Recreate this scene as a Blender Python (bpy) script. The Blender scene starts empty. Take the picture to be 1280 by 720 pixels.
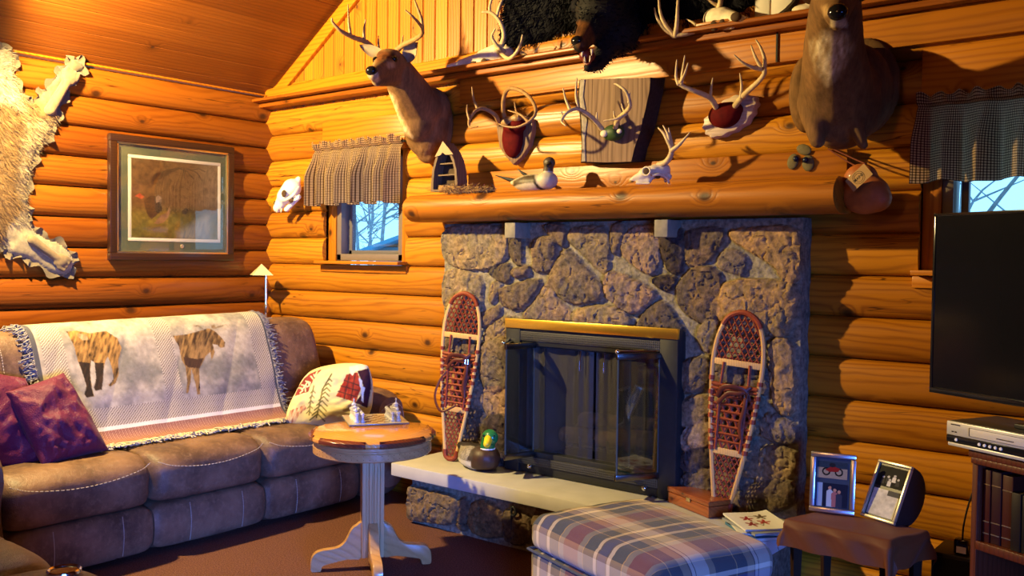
import bpy, bmesh, math, random
import numpy as np
from mathutils import Vector, Matrix, Euler
PI = math.pi
R_ = random.Random(7)
SC = bpy.context.scene
COL = SC.collection

# ------------------------------------------------------------------ camera
CAMROT = Matrix(((0.77710325, -0.02914137, 0.62869812),
                 (0.62925570, 0.01667866, -0.77701936),
                 (0.01215757, 0.99943614, 0.03129841)))
CAMPOS = Vector((0, 0, 1.5))
FPX = 1165.0
cam_d = bpy.data.cameras.new('camera'); cam = bpy.data.objects.new('camera', cam_d); COL.objects.link(cam)
cam.matrix_world = Matrix.Translation(CAMPOS) @ CAMROT.to_4x4()
cam_d.lens = FPX / 1280 * 36; cam_d.sensor_width = 36; cam_d.clip_start = .05
SC.camera = cam

# survey helpers: measured image directions meet a known real plane, giving a position in the room
def ray(px, py): return CAMROT @ Vector(((px - 640) / FPX, -(py - 360) / FPX, -1))
def on(ax, val, px, py):
    d = ray(px, py); return CAMPOS + d * ((val - CAMPOS[ax]) / d[ax])
def ony(px, py, y): return on(1, y, px, py)
def onx(px, py, x): return on(0, x, px, py)
def onz(px, py, z): return on(2, z, px, py)

# ------------------------------------------------------------------ colour
def S(h):
    h = h.lstrip('#'); c = [int(h[i:i + 2], 16) / 255 for i in (0, 2, 4)]
    return tuple(((x / 12.92) if x <= .04045 else ((x + .055) / 1.055) ** 2.4) for x in c)
def S4(h): return S(h) + (1,)

# ------------------------------------------------------------------ mesh builder
def catmull(pts, n=6, closed=False):
    P = [Vector(p) for p in pts]; out = []; m = len(P)
    if m < 3 and not closed: return P
    rng = range(m if closed else m - 1)
    for i in rng:
        if closed: a, b, c, d = P[(i - 1) % m], P[i], P[(i + 1) % m], P[(i + 2) % m]
        else:
            a = P[i - 1] if i > 0 else P[0] * 2 - P[1]
            b, c = P[i], P[i + 1]
            d = P[i + 2] if i + 2 < m else P[-1] * 2 - P[-2]
        for k in range(n):
            t = k / n
            out.append(.5 * ((2 * b) + (c - a) * t + (2 * a - 5 * b + 4 * c - d) * t * t + (3 * b - a - 3 * c + d) * t ** 3))
    if not closed: out.append(P[-1])
    return out
def interp(vals, n):
    m = len(vals); out = []
    for i in range(n):
        t = i / (n - 1) * (m - 1); k = min(int(t), m - 2); out.append(vals[k] + (vals[k + 1] - vals[k]) * (t - k))
    return out

class MB:
    def __init__(s): s.v = []; s.f = []; s.m = []; s.uv = []; s.col = None
    def add(s, vs, fs, mat=0, M=None, uvs=None):
        o = len(s.v)
        s.v += [tuple(M @ Vector(p)) for p in vs] if M is not None else [tuple(p) for p in vs]
        for i, f in enumerate(fs):
            s.f.append([k + o for k in f]); s.m.append(mat)
            s.uv.append([uvs[k] for k in f] if uvs is not None else None)
        return s
    def bm(s, b, mat=0, M=None):
        b.verts.ensure_lookup_table(); b.verts.index_update()
        s.add([v.co.copy() for v in b.verts], [[v.index for v in f.verts] for f in b.faces], mat, M); b.free(); return s
    def box(s, c, size, rot=None, bev=0, seg=2, mat=0, M=None):
        b = bmesh.new(); bmesh.ops.create_cube(b, size=1)
        bmesh.ops.scale(b, vec=size, verts=b.verts)
        if bev: bmesh.ops.bevel(b, geom=list(b.edges), offset=bev, segments=seg, profile=.5, affect='EDGES')
        X = Matrix.Translation(c)
        if rot is not None: X = X @ (rot.to_4x4() if not isinstance(rot, (tuple, list)) else Euler(rot).to_matrix().to_4x4())
        return s.bm(b, mat, (M @ X) if M is not None else X)
    def ell(s, c, r, rot=None, seg=16, mat=0, M=None):
        b = bmesh.new(); bmesh.ops.create_uvsphere(b, u_segments=seg, v_segments=max(6, seg // 2 + 2), radius=1)
        bmesh.ops.scale(b, vec=(r, r, r) if isinstance(r, (int, float)) else r, verts=b.verts)
        X = Matrix.Translation(c)
        if rot is not None: X = X @ (Euler(rot).to_matrix().to_4x4() if isinstance(rot, (tuple, list)) else rot.to_4x4())
        return s.bm(b, mat, (M @ X) if M is not None else X)
    def tube(s, pts, r, n=8, closed=False, mat=0, M=None, flat=None, caps=True):
        P = [Vector(p) for p in pts]; m = len(P)
        if isinstance(r, (int, float)): rr = [r] * m
        else: rr = list(r) if len(r) == m else interp(r, m)
        tan = []
        for i in range(m):
            a = P[(i - 1) % m] if (closed or i > 0) else P[i]; b = P[(i + 1) % m] if (closed or i < m - 1) else P[i]
            t = (b - a); tan.append(t.normalized() if t.length > 1e-9 else Vector((0, 0, 1)))
        up = Vector((0, 0, 1)) if abs(tan[0].z) < .9 else Vector((0, 1, 0))
        nrm = (up - tan[0] * up.dot(tan[0])).normalized()
        vs = []
        for i in range(m):
            nn = nrm - tan[i] * nrm.dot(tan[i])
            nrm = nn.normalized() if nn.length > 1e-6 else nrm
            bi = tan[i].cross(nrm)
            for k in range(n):
                a = 2 * PI * k / n
                vs.append(P[i] + (nrm * math.cos(a) * (flat or 1) + bi * math.sin(a)) * rr[i])
        fs = []
        for i in range(m if closed else m - 1):
            j = (i + 1) % m
            for k in range(n): fs.append([i * n + k, i * n + (k + 1) % n, j * n + (k + 1) % n, j * n + k])
        if not closed and caps:
            fs.append(list(range(n))[::-1]); fs.append([(m - 1) * n + k for k in range(n)])
        return s.add(vs, fs, mat, M)
    def cap(s, p0, p1, r0, r1, mat=0, n=12):      # tapered capsule
        p0 = Vector(p0); p1 = Vector(p1); d = (p1 - p0); L = d.length; d.normalize()
        pts = []; rad = []
        for k in range(5):
            a = PI / 2 * (1 - k / 4.0) * .98; pts.append(p0 - d * r0 * math.sin(a)); rad.append(r0 * math.cos(a))
        for k in range(5):
            a = PI / 2 * (k / 4.0) * .98; pts.append(p1 + d * r1 * math.sin(a)); rad.append(r1 * math.cos(a))
        return s.tube(pts, rad, n, mat=mat)
    def lathe(s, prof, n=24, M=None, mat=0, caps=True):
        vs = []; fs = []; m = len(prof)
        for r, z in prof:
            for k in range(n): a = 2 * PI * k / n; vs.append((r * math.cos(a), r * math.sin(a), z))
        for i in range(m - 1):
            for k in range(n): fs.append([i * n + k, i * n + (k + 1) % n, (i + 1) * n + (k + 1) % n, (i + 1) * n + k])
        if caps:
            if prof[0][0] > 1e-5: fs.append(list(range(n))[::-1])
            if prof[-1][0] > 1e-5: fs.append([(m - 1) * n + k for k in range(n)])
        return s.add(vs, fs, mat, M)
    def prism(s, poly, t, M=None, mat=0, bev=0, seg=2):  # polygon in local xy, thick along z from 0 to t
        b = bmesh.new(); vs = [b.verts.new((p[0], p[1], 0)) for p in poly]
        f = b.faces.new(vs); f.normal_update()
        if f.normal.z < 0: f.normal_flip()
        r = bmesh.ops.extrude_face_region(b, geom=[f])
        bmesh.ops.translate(b, vec=(0, 0, t), verts=[g for g in r['geom'] if isinstance(g, bmesh.types.BMVert)])
        bmesh.ops.recalc_face_normals(b, faces=b.faces)
        if bev:
            top = [e for e in b.edges if abs(e.verts[0].co.z - t) < 1e-6 and abs(e.verts[1].co.z - t) < 1e-6]
            bmesh.ops.bevel(b, geom=top, offset=bev, segments=seg, profile=.5, affect='EDGES')
        return s.bm(b, mat, M)
    def grid(s, nu, nv, fn, mat=0, uv=False, closeu=False, M=None):
        vs = []; uvs = []; fs = []
        for j in range(nv):
            for i in range(nu):
                u = i / (nu - (0 if closeu else 1)); v = j / (nv - 1); vs.append(fn(u, v)); uvs.append((u, v))
        for j in range(nv - 1):
            for i in range(nu if closeu else nu - 1):
                i2 = (i + 1) % nu; fs.append([j * nu + i, j * nu + i2, (j + 1) * nu + i2, (j + 1) * nu + i])
        return s.add(vs, fs, mat, M, uvs if uv else None)
    def build(s, name, mats, parent=None, world=True, smooth=35, loc=None, rz=0, cols=None, recalc=False):
        me = bpy.data.meshes.new(name)
        v = s.v
        X = None
        if parent is not None and world:
            X = WM[parent.name].inverted()
        elif loc is not None:
            X = (Matrix.Translation(loc) @ Matrix.Rotation(rz, 4, 'Z')).inverted() if world else None
        if X is not None: v = [tuple(X @ Vector(p)) for p in v]
        me.from_pydata(v, [], s.f)
        if not isinstance(mats, (list, tuple)): mats = [mats]
        for m in mats: me.materials.append(m)
        if len(mats) > 1: me.polygons.foreach_set('material_index', s.m)
        if any(u is not None for u in s.uv):
            L = me.uv_layers.new(name='UVMap'); flat = []
            for f, u in zip(s.f, s.uv):
                for k in range(len(f)): flat += list(u[k]) if u is not None else [0, 0]
            L.data.foreach_set('uv', flat)
        c = cols if cols is not None else s.col
        if c is not None:
            at = me.color_attributes.new('Col', 'FLOAT_COLOR', 'POINT')
            a = np.ones((len(v), 4), dtype=np.float32); a[:, :3] = np.asarray(c, dtype=np.float32)[:, :3]
            at.data.foreach_set('color', a.ravel())
        if recalc:
            b = bmesh.new(); b.from_mesh(me); bmesh.ops.recalc_face_normals(b, faces=b.faces); b.to_mesh(me); b.free()
        if smooth:
            me.polygons.foreach_set('use_smooth', [True] * len(me.polygons)); me.set_sharp_from_angle(angle=math.radians(smooth))
        me.update()
        o = bpy.data.objects.new(name, me); COL.objects.link(o)
        if parent is not None: o.parent = parent; WM[o.name] = WM[parent.name].copy()
        elif loc is not None:
            o.location = loc; o.rotation_euler = (0, 0, rz); WM[o.name] = Matrix.Translation(loc) @ Matrix.Rotation(rz, 4, 'Z')
        else: WM[o.name] = Matrix()
        return o
WM = {}
def tag(o, label=None, cat=None, group=None, kind=None):
    if label: o['label'] = label
    if cat: o['category'] = cat
    if group: o['group'] = group
    if kind: o['kind'] = kind
    return o
def thing(name, label, cat, loc, rz=0, group=None):
    o = bpy.data.objects.new(name, None); COL.objects.link(o); o.empty_display_size = .1
    o.location = loc; o.rotation_euler = (0, 0, rz); WM[o.name] = Matrix.Translation(loc) @ Matrix.Rotation(rz, 4, 'Z')
    return tag(o, label, cat, group)
def struct(o, label=None, cat=None): return tag(o, label, cat, kind='structure')
def dup(root, loc, rz=0, label=None):
    r = root.copy(); COL.objects.link(r); r.location = loc; r.rotation_euler = (0, 0, rz)
    if label: r['label'] = label
    for ch in list(root.children):
        c = ch.copy(); COL.objects.link(c); c.parent = r
        for g in list(ch.children):
            d = g.copy(); COL.objects.link(d); d.parent = c
    return r
def blob(mb, voxel, smooth=4):
    """fuse overlapping closed shapes into one continuous skin; returns (verts array, faces)"""
    me = bpy.data.meshes.new('tmp'); me.from_pydata(mb.v, [], mb.f); me.update()
    o = bpy.data.objects.new('tmp', me); COL.objects.link(o)
    md = o.modifiers.new('r', 'REMESH'); md.mode = 'VOXEL'; md.voxel_size = voxel
    sm = o.modifiers.new('s', 'SMOOTH'); sm.iterations = smooth; sm.factor = .5
    dg = bpy.context.evaluated_depsgraph_get(); dg.update()
    m2 = bpy.data.meshes.new_from_object(o.evaluated_get(dg))
    n = len(m2.vertices); v = np.empty(n * 3); m2.vertices.foreach_get('co', v)
    nr = np.empty(n * 3); m2.vertices.foreach_get('normal', nr)
    fs = [list(p.vertices) for p in m2.polygons]
    bpy.data.objects.remove(o); bpy.data.meshes.remove(me); bpy.data.meshes.remove(m2)
    return v.reshape(-1, 3), fs, nr.reshape(-1, 3)
def mb_from(v, f):
    m = MB(); m.v = [tuple(p) for p in v]; m.f = f; m.m = [0] * len(f); m.uv = [None] * len(f); return m

# numpy value noise
def _hash(ix, iy, seed):
    h = (ix.astype(np.int64) * 374761393 + iy.astype(np.int64) * 668265263 + seed * 974711) & 0x7fffffff
    h = ((h ^ (h >> 13)) * 1274126177) & 0x7fffffff
    return ((h ^ (h >> 16)) & 0xffff) / 65535.0
def vnoise(x, y, seed=0, octv=3):
    x = np.asarray(x, float); y = np.asarray(y, float); t = 0; a = 1; s = 0
    for o in range(octv):
        ix = np.floor(x); iy = np.floor(y); fx = x - ix; fy = y - iy; fx = fx * fx * (3 - 2 * fx); fy = fy * fy * (3 - 2 * fy)
        n = (_hash(ix, iy, seed + o) * (1 - fx) + _hash(ix + 1, iy, seed + o) * fx) * (1 - fy) + (_hash(ix, iy + 1, seed + o) * (1 - fx) + _hash(ix + 1, iy + 1, seed + o) * fx) * fy
        t = t + n * a; s += a; a *= .5; x = x * 2.03; y = y * 2.03
    return t / s
def polydist(X, Y, poly):
    """signed distance, positive inside"""
    P = np.asarray(poly, float); d = np.full(X.shape, 1e9); ins = np.zeros(X.shape, bool); n = len(P)
    for i in range(n):
        ax, ay = P[i]; bx, by = P[(i + 1) % n]; ex, ey = bx - ax, by - ay
        t = np.clip(((X - ax) * ex + (Y - ay) * ey) / max(ex * ex + ey * ey, 1e-12), 0, 1)
        d = np.minimum(d, np.hypot(X - ax - t * ex, Y - ay - t * ey))
        c = ((ay > Y) != (by > Y)); 
        if abs(ey) > 1e-12: ins ^= c & (X < (bx - ax) * (Y - ay) / ey + ax)
    return np.where(ins, d, -d)
def sstep(a, b, x):
    t = np.clip((x - a) / (b - a), 0, 1); return t * t * (3 - 2 * t)
def smoothpoly(pts, n=5): return [(p[0], p[1]) for p in catmull([(p[0], p[1], 0) for p in pts], n, True)]

def relief(poly, cell, hfn, place, colfn=None, holes=()):
    """a padded sheet: polygon filled with a fine grid, height from hfn(x, y, dist), mapped to space by place(x, y, h)"""
    P = np.asarray(poly, float); x0, y0 = P.min(0) - cell; x1, y1 = P.max(0) + cell
    nx = int((x1 - x0) / cell) + 2; ny = int((y1 - y0) / cell) + 2
    X, Y = np.meshgrid(x0 + np.arange(nx) * cell, y0 + np.arange(ny) * cell)
    D = polydist(X, Y, poly)
    ok = D > -cell * .55
    idx = -np.ones(X.shape, int); faces = []
    cellok = ok[:-1, :-1] & ok[1:, :-1] & ok[:-1, 1:] & ok[1:, 1:]
    used = np.zeros_like(ok); used[:-1, :-1] |= cellok; used[1:, :-1] |= cellok; used[:-1, 1:] |= cellok; used[1:, 1:] |= cellok
    idx[used] = np.arange(used.sum())
    jj, ii = np.nonzero(cellok)
    for j, i in zip(jj, ii): faces.append([idx[j, i], idx[j, i + 1], idx[j + 1, i + 1], idx[j + 1, i]])
    x = X[used]; y = Y[used]; d = np.maximum(D[used], 0)
    nb = np.zeros_like(ok); c = cellok.astype(int); cnt = np.zeros(ok.shape, int)
    cnt[:-1, :-1] += c; cnt[1:, :-1] += c; cnt[:-1, 1:] += c; cnt[1:, 1:] += c
    edge = (cnt[used] < 4); d = np.where(edge, 0, d)
    h = hfn(x, y, d)
    m = MB(); m.v = [tuple(place(a, b, c_)) for a, b, c_ in zip(x, y, h)]; m.f = faces; m.m = [0] * len(faces); m.uv = [None] * len(faces)
    if colfn is not None: m.col = colfn(x, y, d)
    return m, x, y, d
def blades(mb, pts, dirs, length, width, jit=.5, seed=1, bend=.3):
    """thin tapering hair locks from points along directions"""
    r = random.Random(seed)
    for p, d in zip(pts, dirs):
        p = Vector(p); d = Vector(d); L = length * (1 - jit * r.random())
        d = (d + Vector((r.gauss(0, .25), r.gauss(0, .25), r.gauss(0, .25)))).normalized()
        s = d.cross(Vector((r.gauss(0, 1), r.gauss(0, 1), r.gauss(0, 1)))).normalized() * width * .5
        q = p + d * L * .55; t = p + d * L + Vector((0, 0, -bend * L * r.random()))
        mb.add([p - s, p + s, q + s * .7, q - s * .7, t], [[0, 1, 2, 3], [3, 2, 4]])
# ------------------------------------------------------------------ materials
class NT:
    def __init__(s, name):
        s.mat = bpy.data.materials.new(name); s.mat.use_nodes = True; s.t = s.mat.node_tree; s.n = s.t.nodes
        s.b = s.n['Principled BSDF']; s.out = s.n['Material Output']
    def node(s, typ, ins=None, **kw):
        n = s.n.new(typ)
        for k, v in kw.items(): setattr(n, k, v)
        if ins:
            for k, v in ins.items(): s.set(n.inputs[k], v)
        return n
    def set(s, sock, v):
        if isinstance(v, bpy.types.NodeSocket): s.t.links.new(v, sock)
        elif isinstance(v, bpy.types.Node): s.t.links.new(v.outputs[0], sock)
        else:
            if isinstance(v, tuple) and len(v) == 3 and sock.type == 'RGBA': v = v + (1,)
            sock.default_value = v
    def m(s, op, a, b=0.0, c=None, clamp=False):
        n = s.n.new('ShaderNodeMath'); n.operation = op; n.use_clamp = clamp
        s.set(n.inputs[0], a); s.set(n.inputs[1], b)
        if c is not None: s.set(n.inputs[2], c)
        return n.outputs[0]
    def mix(s, f, a, b, mode='MIX'):
        n = s.n.new('ShaderNodeMix'); n.data_type = 'RGBA'; n.blend_type = mode
        s.set(n.inputs[0], f); s.set(n.inputs[6], a); s.set(n.inputs[7], b); return n.outputs[2]
    def ss(s, a, b, x):
        n = s.n.new('ShaderNodeMapRange'); n.interpolation_type = 'SMOOTHSTEP'
        s.set(n.inputs['Value'], x); s.set(n.inputs['From Min'], a); s.set(n.inputs['From Max'], b); return n.outputs[0]
    def obj(s): return s.node('ShaderNodeTexCoord').outputs['Object']
    def uv(s): return s.node('ShaderNodeTexCoord').outputs['UV']
    def noise(s, vec, scale, detail=3, rough=.5, dim='3D'):
        return s.node('ShaderNodeTexNoise', {'Vector': vec, 'Scale': scale, 'Detail': detail, 'Roughness': rough}, noise_dimensions=dim).outputs[0]
    def scale(s, vec, sc): return s.node('ShaderNodeVectorMath', {0: vec, 1: sc}, operation='MULTIPLY').outputs[0]
    def bump(s, h, strength, dist=.01):
        n = s.node('ShaderNodeBump', {'Height': h, 'Strength': strength, 'Distance': dist}); s.set(s.b.inputs['Normal'], n.outputs[0])
    def p(s, **kw):
        for k, v in kw.items(): s.set(s.b.inputs[k.replace('_', ' ')], v)
        return s
def ramp(nt, fac, stops, interp='LINEAR'):
    n = nt.node('ShaderNodeValToRGB', {'Fac': fac}); cr = n.color_ramp; cr.interpolation = interp
    while len(cr.elements) < len(stops): cr.elements.new(.5)
    for e, (p, c) in zip(cr.elements, stops): e.position = p; e.color = tuple(c)[:3] + (1,)
    return n.outputs[0]

def plain(name, col, rough=.5, metal=0, nz=.12, scale=30, bump=0, spec=.3, sheen=0, coat=0):
    nt = NT(name); o = nt.obj(); f = nt.noise(o, scale, 4)
    c = S(col) if isinstance(col, str) else col
    d = tuple(x * (1 - nz * 2) for x in c); l = tuple(min(1, x * (1 + nz)) for x in c)
    nt.p(Base_Color=nt.mix(f, d, l), Roughness=rough, Metallic=metal, Specular_IOR_Level=spec)
    if sheen: nt.p(Sheen_Weight=sheen)
    if coat: nt.p(Coat_Weight=coat, Coat_Roughness=.08)
    if bump: nt.bump(f, bump, .004)
    return nt.mat

def wood(name, c1, c2, ax=0, pa=2, pitch=None, z0=0, ring=30, rough=.35, knots=.6, ka=1.3, kb=None, var=.25, coat=0, bump=.25, fine=.25, warp=1.2, krad=(.010, .006), crack=0):
    nt = NT(name); sp = nt.node('ShaderNodeSeparateXYZ', {0: nt.obj()}).outputs
    oa = 3 - ax - pa; A, Pp, Q = sp[ax], sp[pa], sp[oa]
    c1 = S(c1) if isinstance(c1, str) else c1; c2 = S(c2) if isinstance(c2, str) else c2
    if pitch:
        k = nt.m('FLOOR', nt.m('DIVIDE', nt.m('SUBTRACT', Pp, z0), pitch))
        wn = nt.node('ShaderNodeTexWhiteNoise', {'W': k}, noise_dimensions='1D').outputs['Value']
        A = nt.m('ADD', A, nt.m('MULTIPLY', wn, 60.0)); Pr = nt.m('ADD', Pp, nt.m('MULTIPLY', wn, 3.0))
    else:
        wn = nt.node('ShaderNodeObjectInfo').outputs['Random']; A = nt.m('ADD', A, nt.m('MULTIPLY', wn, 9.0)); Pr = Pp
    v = nt.node('ShaderNodeCombineXYZ', {0: nt.m('MULTIPLY', A, .9), 1: nt.m('MULTIPLY', Pr, 5.0), 2: nt.m('MULTIPLY', Q, 5.0)}).outputs[0]
    n1 = nt.noise(v, 1.0, 3)
    g = nt.m('ADD', nt.m('MULTIPLY', nt.m('ADD', Pr, nt.m('MULTIPLY', Q, .8)), ring), nt.m('MULTIPLY', n1, warp * 3))
    if knots:
        kb = kb or (1 / pitch if pitch else 4)
        kv = nt.node('ShaderNodeCombineXYZ', {0: nt.m('MULTIPLY', A, ka), 1: nt.m('MULTIPLY', Pr, kb * .8), 2: 0.0}).outputs[0]
        vo = nt.node('ShaderNodeTexVoronoi', {'Vector': kv, 'Scale': 1.0}, voronoi_dimensions='2D')
        # distance in metres from the knot centre
        dv = nt.node('ShaderNodeVectorMath', {0: kv, 1: vo.outputs['Position']}, operation='SUBTRACT').outputs[0]
        ds = nt.node('ShaderNodeSeparateXYZ', {0: dv}).outputs
        dx = nt.m('DIVIDE', ds[0], ka); dz = nt.m('DIVIDE', ds[1], kb * .8)
        dist = nt.m('SQRT', nt.m('ADD', nt.m('MULTIPLY', nt.m('MULTIPLY', dx, dx), .45), nt.m('MULTIPLY', dz, dz)))
        rnd = nt.node('ShaderNodeSeparateColor', {0: vo.outputs['Color']}).outputs
        on_ = nt.m('GREATER_THAN', rnd[0], 1 - knots)
        rad = nt.m('MULTIPLY_ADD', rnd[1], krad[0], krad[1])
        kf = nt.m('MULTIPLY', nt.ss(1.0, 0.25, nt.m('DIVIDE', dist, nt.m('MULTIPLY', rad, 1.4))), on_)
        halo = nt.m('MULTIPLY', nt.ss(.06, 0.0, dist), on_)
        g = nt.m('ADD', g, nt.m('MULTIPLY', halo, 2.2))
    w = nt.m('MULTIPLY_ADD', nt.m('SINE', nt.m('MULTIPLY', g, 6.283)), .5, .5)
    w = nt.m('POWER', w, 2.5)
    fv = nt.node('ShaderNodeCombineXYZ', {0: nt.m('MULTIPLY', A, 3.0), 1: nt.m('MULTIPLY', Pr, 130.0), 2: nt.m('MULTIPLY', Q, 130.0)}).outputs[0]
    fn = nt.noise(fv, 1.0, 3, .6)
    big = nt.noise(v, .6, 2)
    f = nt.m('ADD', nt.m('MULTIPLY', w, .5), nt.m('ADD', nt.m('MULTIPLY', nt.m('SUBTRACT', fn, .5), fine * 2), nt.m('MULTIPLY', nt.m('SUBTRACT', big, .45), 1.2)), clamp=True)
    col = nt.mix(f, c1, c2)
    col = nt.mix(1.0, col, nt.node('ShaderNodeCombineColor', {0: nt.m('MULTIPLY_ADD', wn, var, 1 - var * .6), 1: nt.m('MULTIPLY_ADD', wn, var * 1.3, 1 - var * .8), 2: nt.m('MULTIPLY_ADD', wn, var * 1.4, 1 - var * .85)}).outputs[0], 'MULTIPLY')
    if crack:
        cv = nt.node('ShaderNodeCombineXYZ', {0: nt.m('MULTIPLY', A, 1.1), 1: nt.m('MULTIPLY', Pr, 26.0), 2: nt.m('MULTIPLY', Q, 26.0)}).outputs[0]
        cn = nt.noise(cv, 1.0, 2); cl = nt.m('MULTIPLY', nt.ss(.014, .004, nt.m('ABSOLUTE', nt.m('SUBTRACT', cn, .5))), nt.ss(.52, .62, nt.noise(v, 1.7, 2)))
        col = nt.mix(nt.m('MULTIPLY', cl, crack), col, tuple(x * .2 for x in c2))
    h = nt.m('ADD', nt.m('MULTIPLY', w, -.3), nt.m('ADD', nt.m('MULTIPLY', fn, .3), big))
    if knots:
        col = nt.mix(nt.m('MULTIPLY', nt.ss(.05, .005, dist), nt.m('MULTIPLY', on_, .45)), col, tuple(x * .45 for x in c2))
        col = nt.mix(nt.m('MULTIPLY', kf, .85), col, (.022, .007, .003))
    nt.p(Base_Color=col, Roughness=nt.m('MULTIPLY_ADD', fn, .15, rough - .05), Specular_IOR_Level=.35)
    if coat: nt.p(Coat_Weight=coat, Coat_Roughness=.12)
    if bump: nt.bump(h, bump, .006)
    return nt.mat

def vcol(name, rough=.8, nz=.25, scale=(40, 40, 40), bump=.3, spec=.3, sheen=0, dist=.004, metal=0, coat=0):
    nt = NT(name); a = nt.node('ShaderNodeVertexColor', layer_name='Col').outputs[0]
    f = nt.noise(nt.scale(nt.obj(), scale), 1.0, 4, .6)
    col = nt.mix(1.0, a, ramp(nt, f, [(.25, (1 - nz * 1.6,) * 3), (.75, (1 + nz,) * 3)]), 'MULTIPLY')
    nt.p(Base_Color=col, Roughness=rough, Specular_IOR_Level=spec, Sheen_Weight=sheen, Metallic=metal)
    if coat: nt.p(Coat_Weight=coat, Coat_Roughness=.1)
    if bump: nt.bump(f, bump, dist)
    return nt.mat

LOG1, LOG2 = (.48, .190, .010), (.19, .052, .003)
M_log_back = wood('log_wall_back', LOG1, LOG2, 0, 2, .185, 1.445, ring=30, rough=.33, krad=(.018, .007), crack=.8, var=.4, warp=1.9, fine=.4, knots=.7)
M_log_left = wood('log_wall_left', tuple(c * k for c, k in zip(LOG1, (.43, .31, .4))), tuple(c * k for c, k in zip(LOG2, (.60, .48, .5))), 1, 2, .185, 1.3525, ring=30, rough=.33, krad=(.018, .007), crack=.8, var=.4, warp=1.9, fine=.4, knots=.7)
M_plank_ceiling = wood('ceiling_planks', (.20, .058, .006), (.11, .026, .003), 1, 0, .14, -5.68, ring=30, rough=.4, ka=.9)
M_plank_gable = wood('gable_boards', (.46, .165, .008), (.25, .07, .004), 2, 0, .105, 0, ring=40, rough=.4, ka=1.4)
M_board_x = wood('pine_board_x', (.46, .16, .007), (.25, .066, .003), 0, 2, None, ring=34, rough=.36, ka=2, kb=6)
M_board_z = wood('pine_board_z', (.46, .16, .007), (.25, .066, .003), 2, 0, None, ring=34, rough=.36, ka=2, kb=6)
M_trim = wood('ledge_pine', (.30, .085, .006), (.17, .04, .003), 0, 2, None, ring=40, rough=.35, ka=1.6, kb=7)
M_mantel = wood('mantel_log', (.38, .125, .006), (.19, .05, .003), 0, 2, None, ring=24, rough=.42, ka=2.6, kb=9, krad=(.014, .012), crack=.8, warp=1.8, fine=.4, knots=.95)
M_oak = wood('oak_table', (.46, .26, .10), (.34, .175, .06), 2, 0, None, ring=40, rough=.3, knots=0, coat=.5, fine=.4)
M_oak_x = wood('oak_legs', (.46, .25, .09), (.33, .165, .055), 0, 2, None, ring=22, rough=.3, knots=0, coat=.5, fine=.4)
M_honey = wood('honey_tabletop', (.62, .27, .06), (.48, .17, .03), 0, 1, None, ring=40, rough=.22, knots=0, coat=.8)
M_mahog = wood('dark_inlay', (.16, .035, .014), (.08, .014, .007), 0, 1, None, ring=60, rough=.22, knots=0, coat=.8)
M_cherry = wood('cherry_case', (.095, .020, .006), (.045, .009, .003), 2, 0, None, ring=60, rough=.4, knots=0, coat=.05)
M_cedar = wood('cedar_box', (.30, .085, .02), (.16, .036, .01), 0, 2, None, ring=50, rough=.3, knots=.5, ka=4, kb=20, coat=.6)
M_grey_wood = wood('weathered_slab', (.21, .125, .07), (.085, .042, .02), 2, 0, None, ring=28, rough=.7, knots=.4, fine=.9, warp=2.5)
M_bark = plain('bark_edge', (.035, .02, .013), .9, nz=.4, scale=60, bump=.8)
M_ash = wood('snowshoe_ash', (.60, .37, .12), (.44, .24, .07), 2, 0, None, ring=80, rough=.4, knots=0)
M_lace = plain('red_lacing', (.27, .045, .012), .6, nz=.3, scale=80)
M_lamp_brass = plain('brushed_brass', (.72, .60, .34), .28, 1, nz=.1)
M_brass = plain('polished_brass', (.92, .60, .10), .30, 1, nz=.04)
M_chrome = plain('chrome', (.75, .75, .76), .12, 1, nz=.04)
M_black = plain('black_metal', (.018, .02, .022), .42, nz=.2)
M_black_gl = plain('black_gloss', (.008, .008, .009), .12, nz=.1)
M_blk_pl = plain('black_plastic', (.012, .012, .013), .4, nz=.1)
M_silver_pl = plain('silver_plastic', (.50, .49, .46), .35, .3, nz=.05)
M_bone = plain('bone', (.72, .62, .44), .6, nz=.22, scale=26, bump=.25)
M_bone_dark = plain('bone_hollow', (.07, .035, .015), .8, nz=.3)
M_antler = plain('antler_tan', (.36, .21, .085), .45, nz=.35, scale=35, bump=.5)
M_antler_pale = plain('antler_pale', (.62, .46, .24), .45, nz=.3, scale=35, bump=.4)
M_velvet = plain('red_velvet', (.10, .004, .004), .8, nz=.3, spec=.1)
M_white = plain('white_paint', (.75, .73, .68), .5, nz=.06)
M_blackeye = plain('glass_eye', (.006, .004, .003), .05, nz=.1)
M_purple = None
M_darkleg = plain('dark_leg', (.022, .009, .004), .6, nz=.2, spec=.1)
M_twine = plain('twine', (.14, .03, .012), .8)
def leather():
    nt = NT('brown_leather'); o = nt.obj()
    big = nt.noise(o, 5, 4, .6); mid = nt.noise(o, 35, 4, .65); fine = nt.noise(o, 220, 2)
    c = nt.mix(nt.ss(.3, .7, big), (.062, .033, .020), (.18, .098, .055)); c = nt.mix(nt.m('MULTIPLY', nt.ss(.45, .75, mid), .45), c, (.25, .15, .09))
    nt.p(Base_Color=c, Roughness=nt.m('MULTIPLY_ADD', mid, .25, .36), Specular_IOR_Level=.3)
    nt.bump(nt.m('ADD', nt.m('MULTIPLY', mid, .6), nt.m('MULTIPLY', fine, .35)), .6, .008); return nt.mat
M_leather = leather()
M_stitch = plain('pale_thread', (.40, .33, .26), .7)
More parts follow.
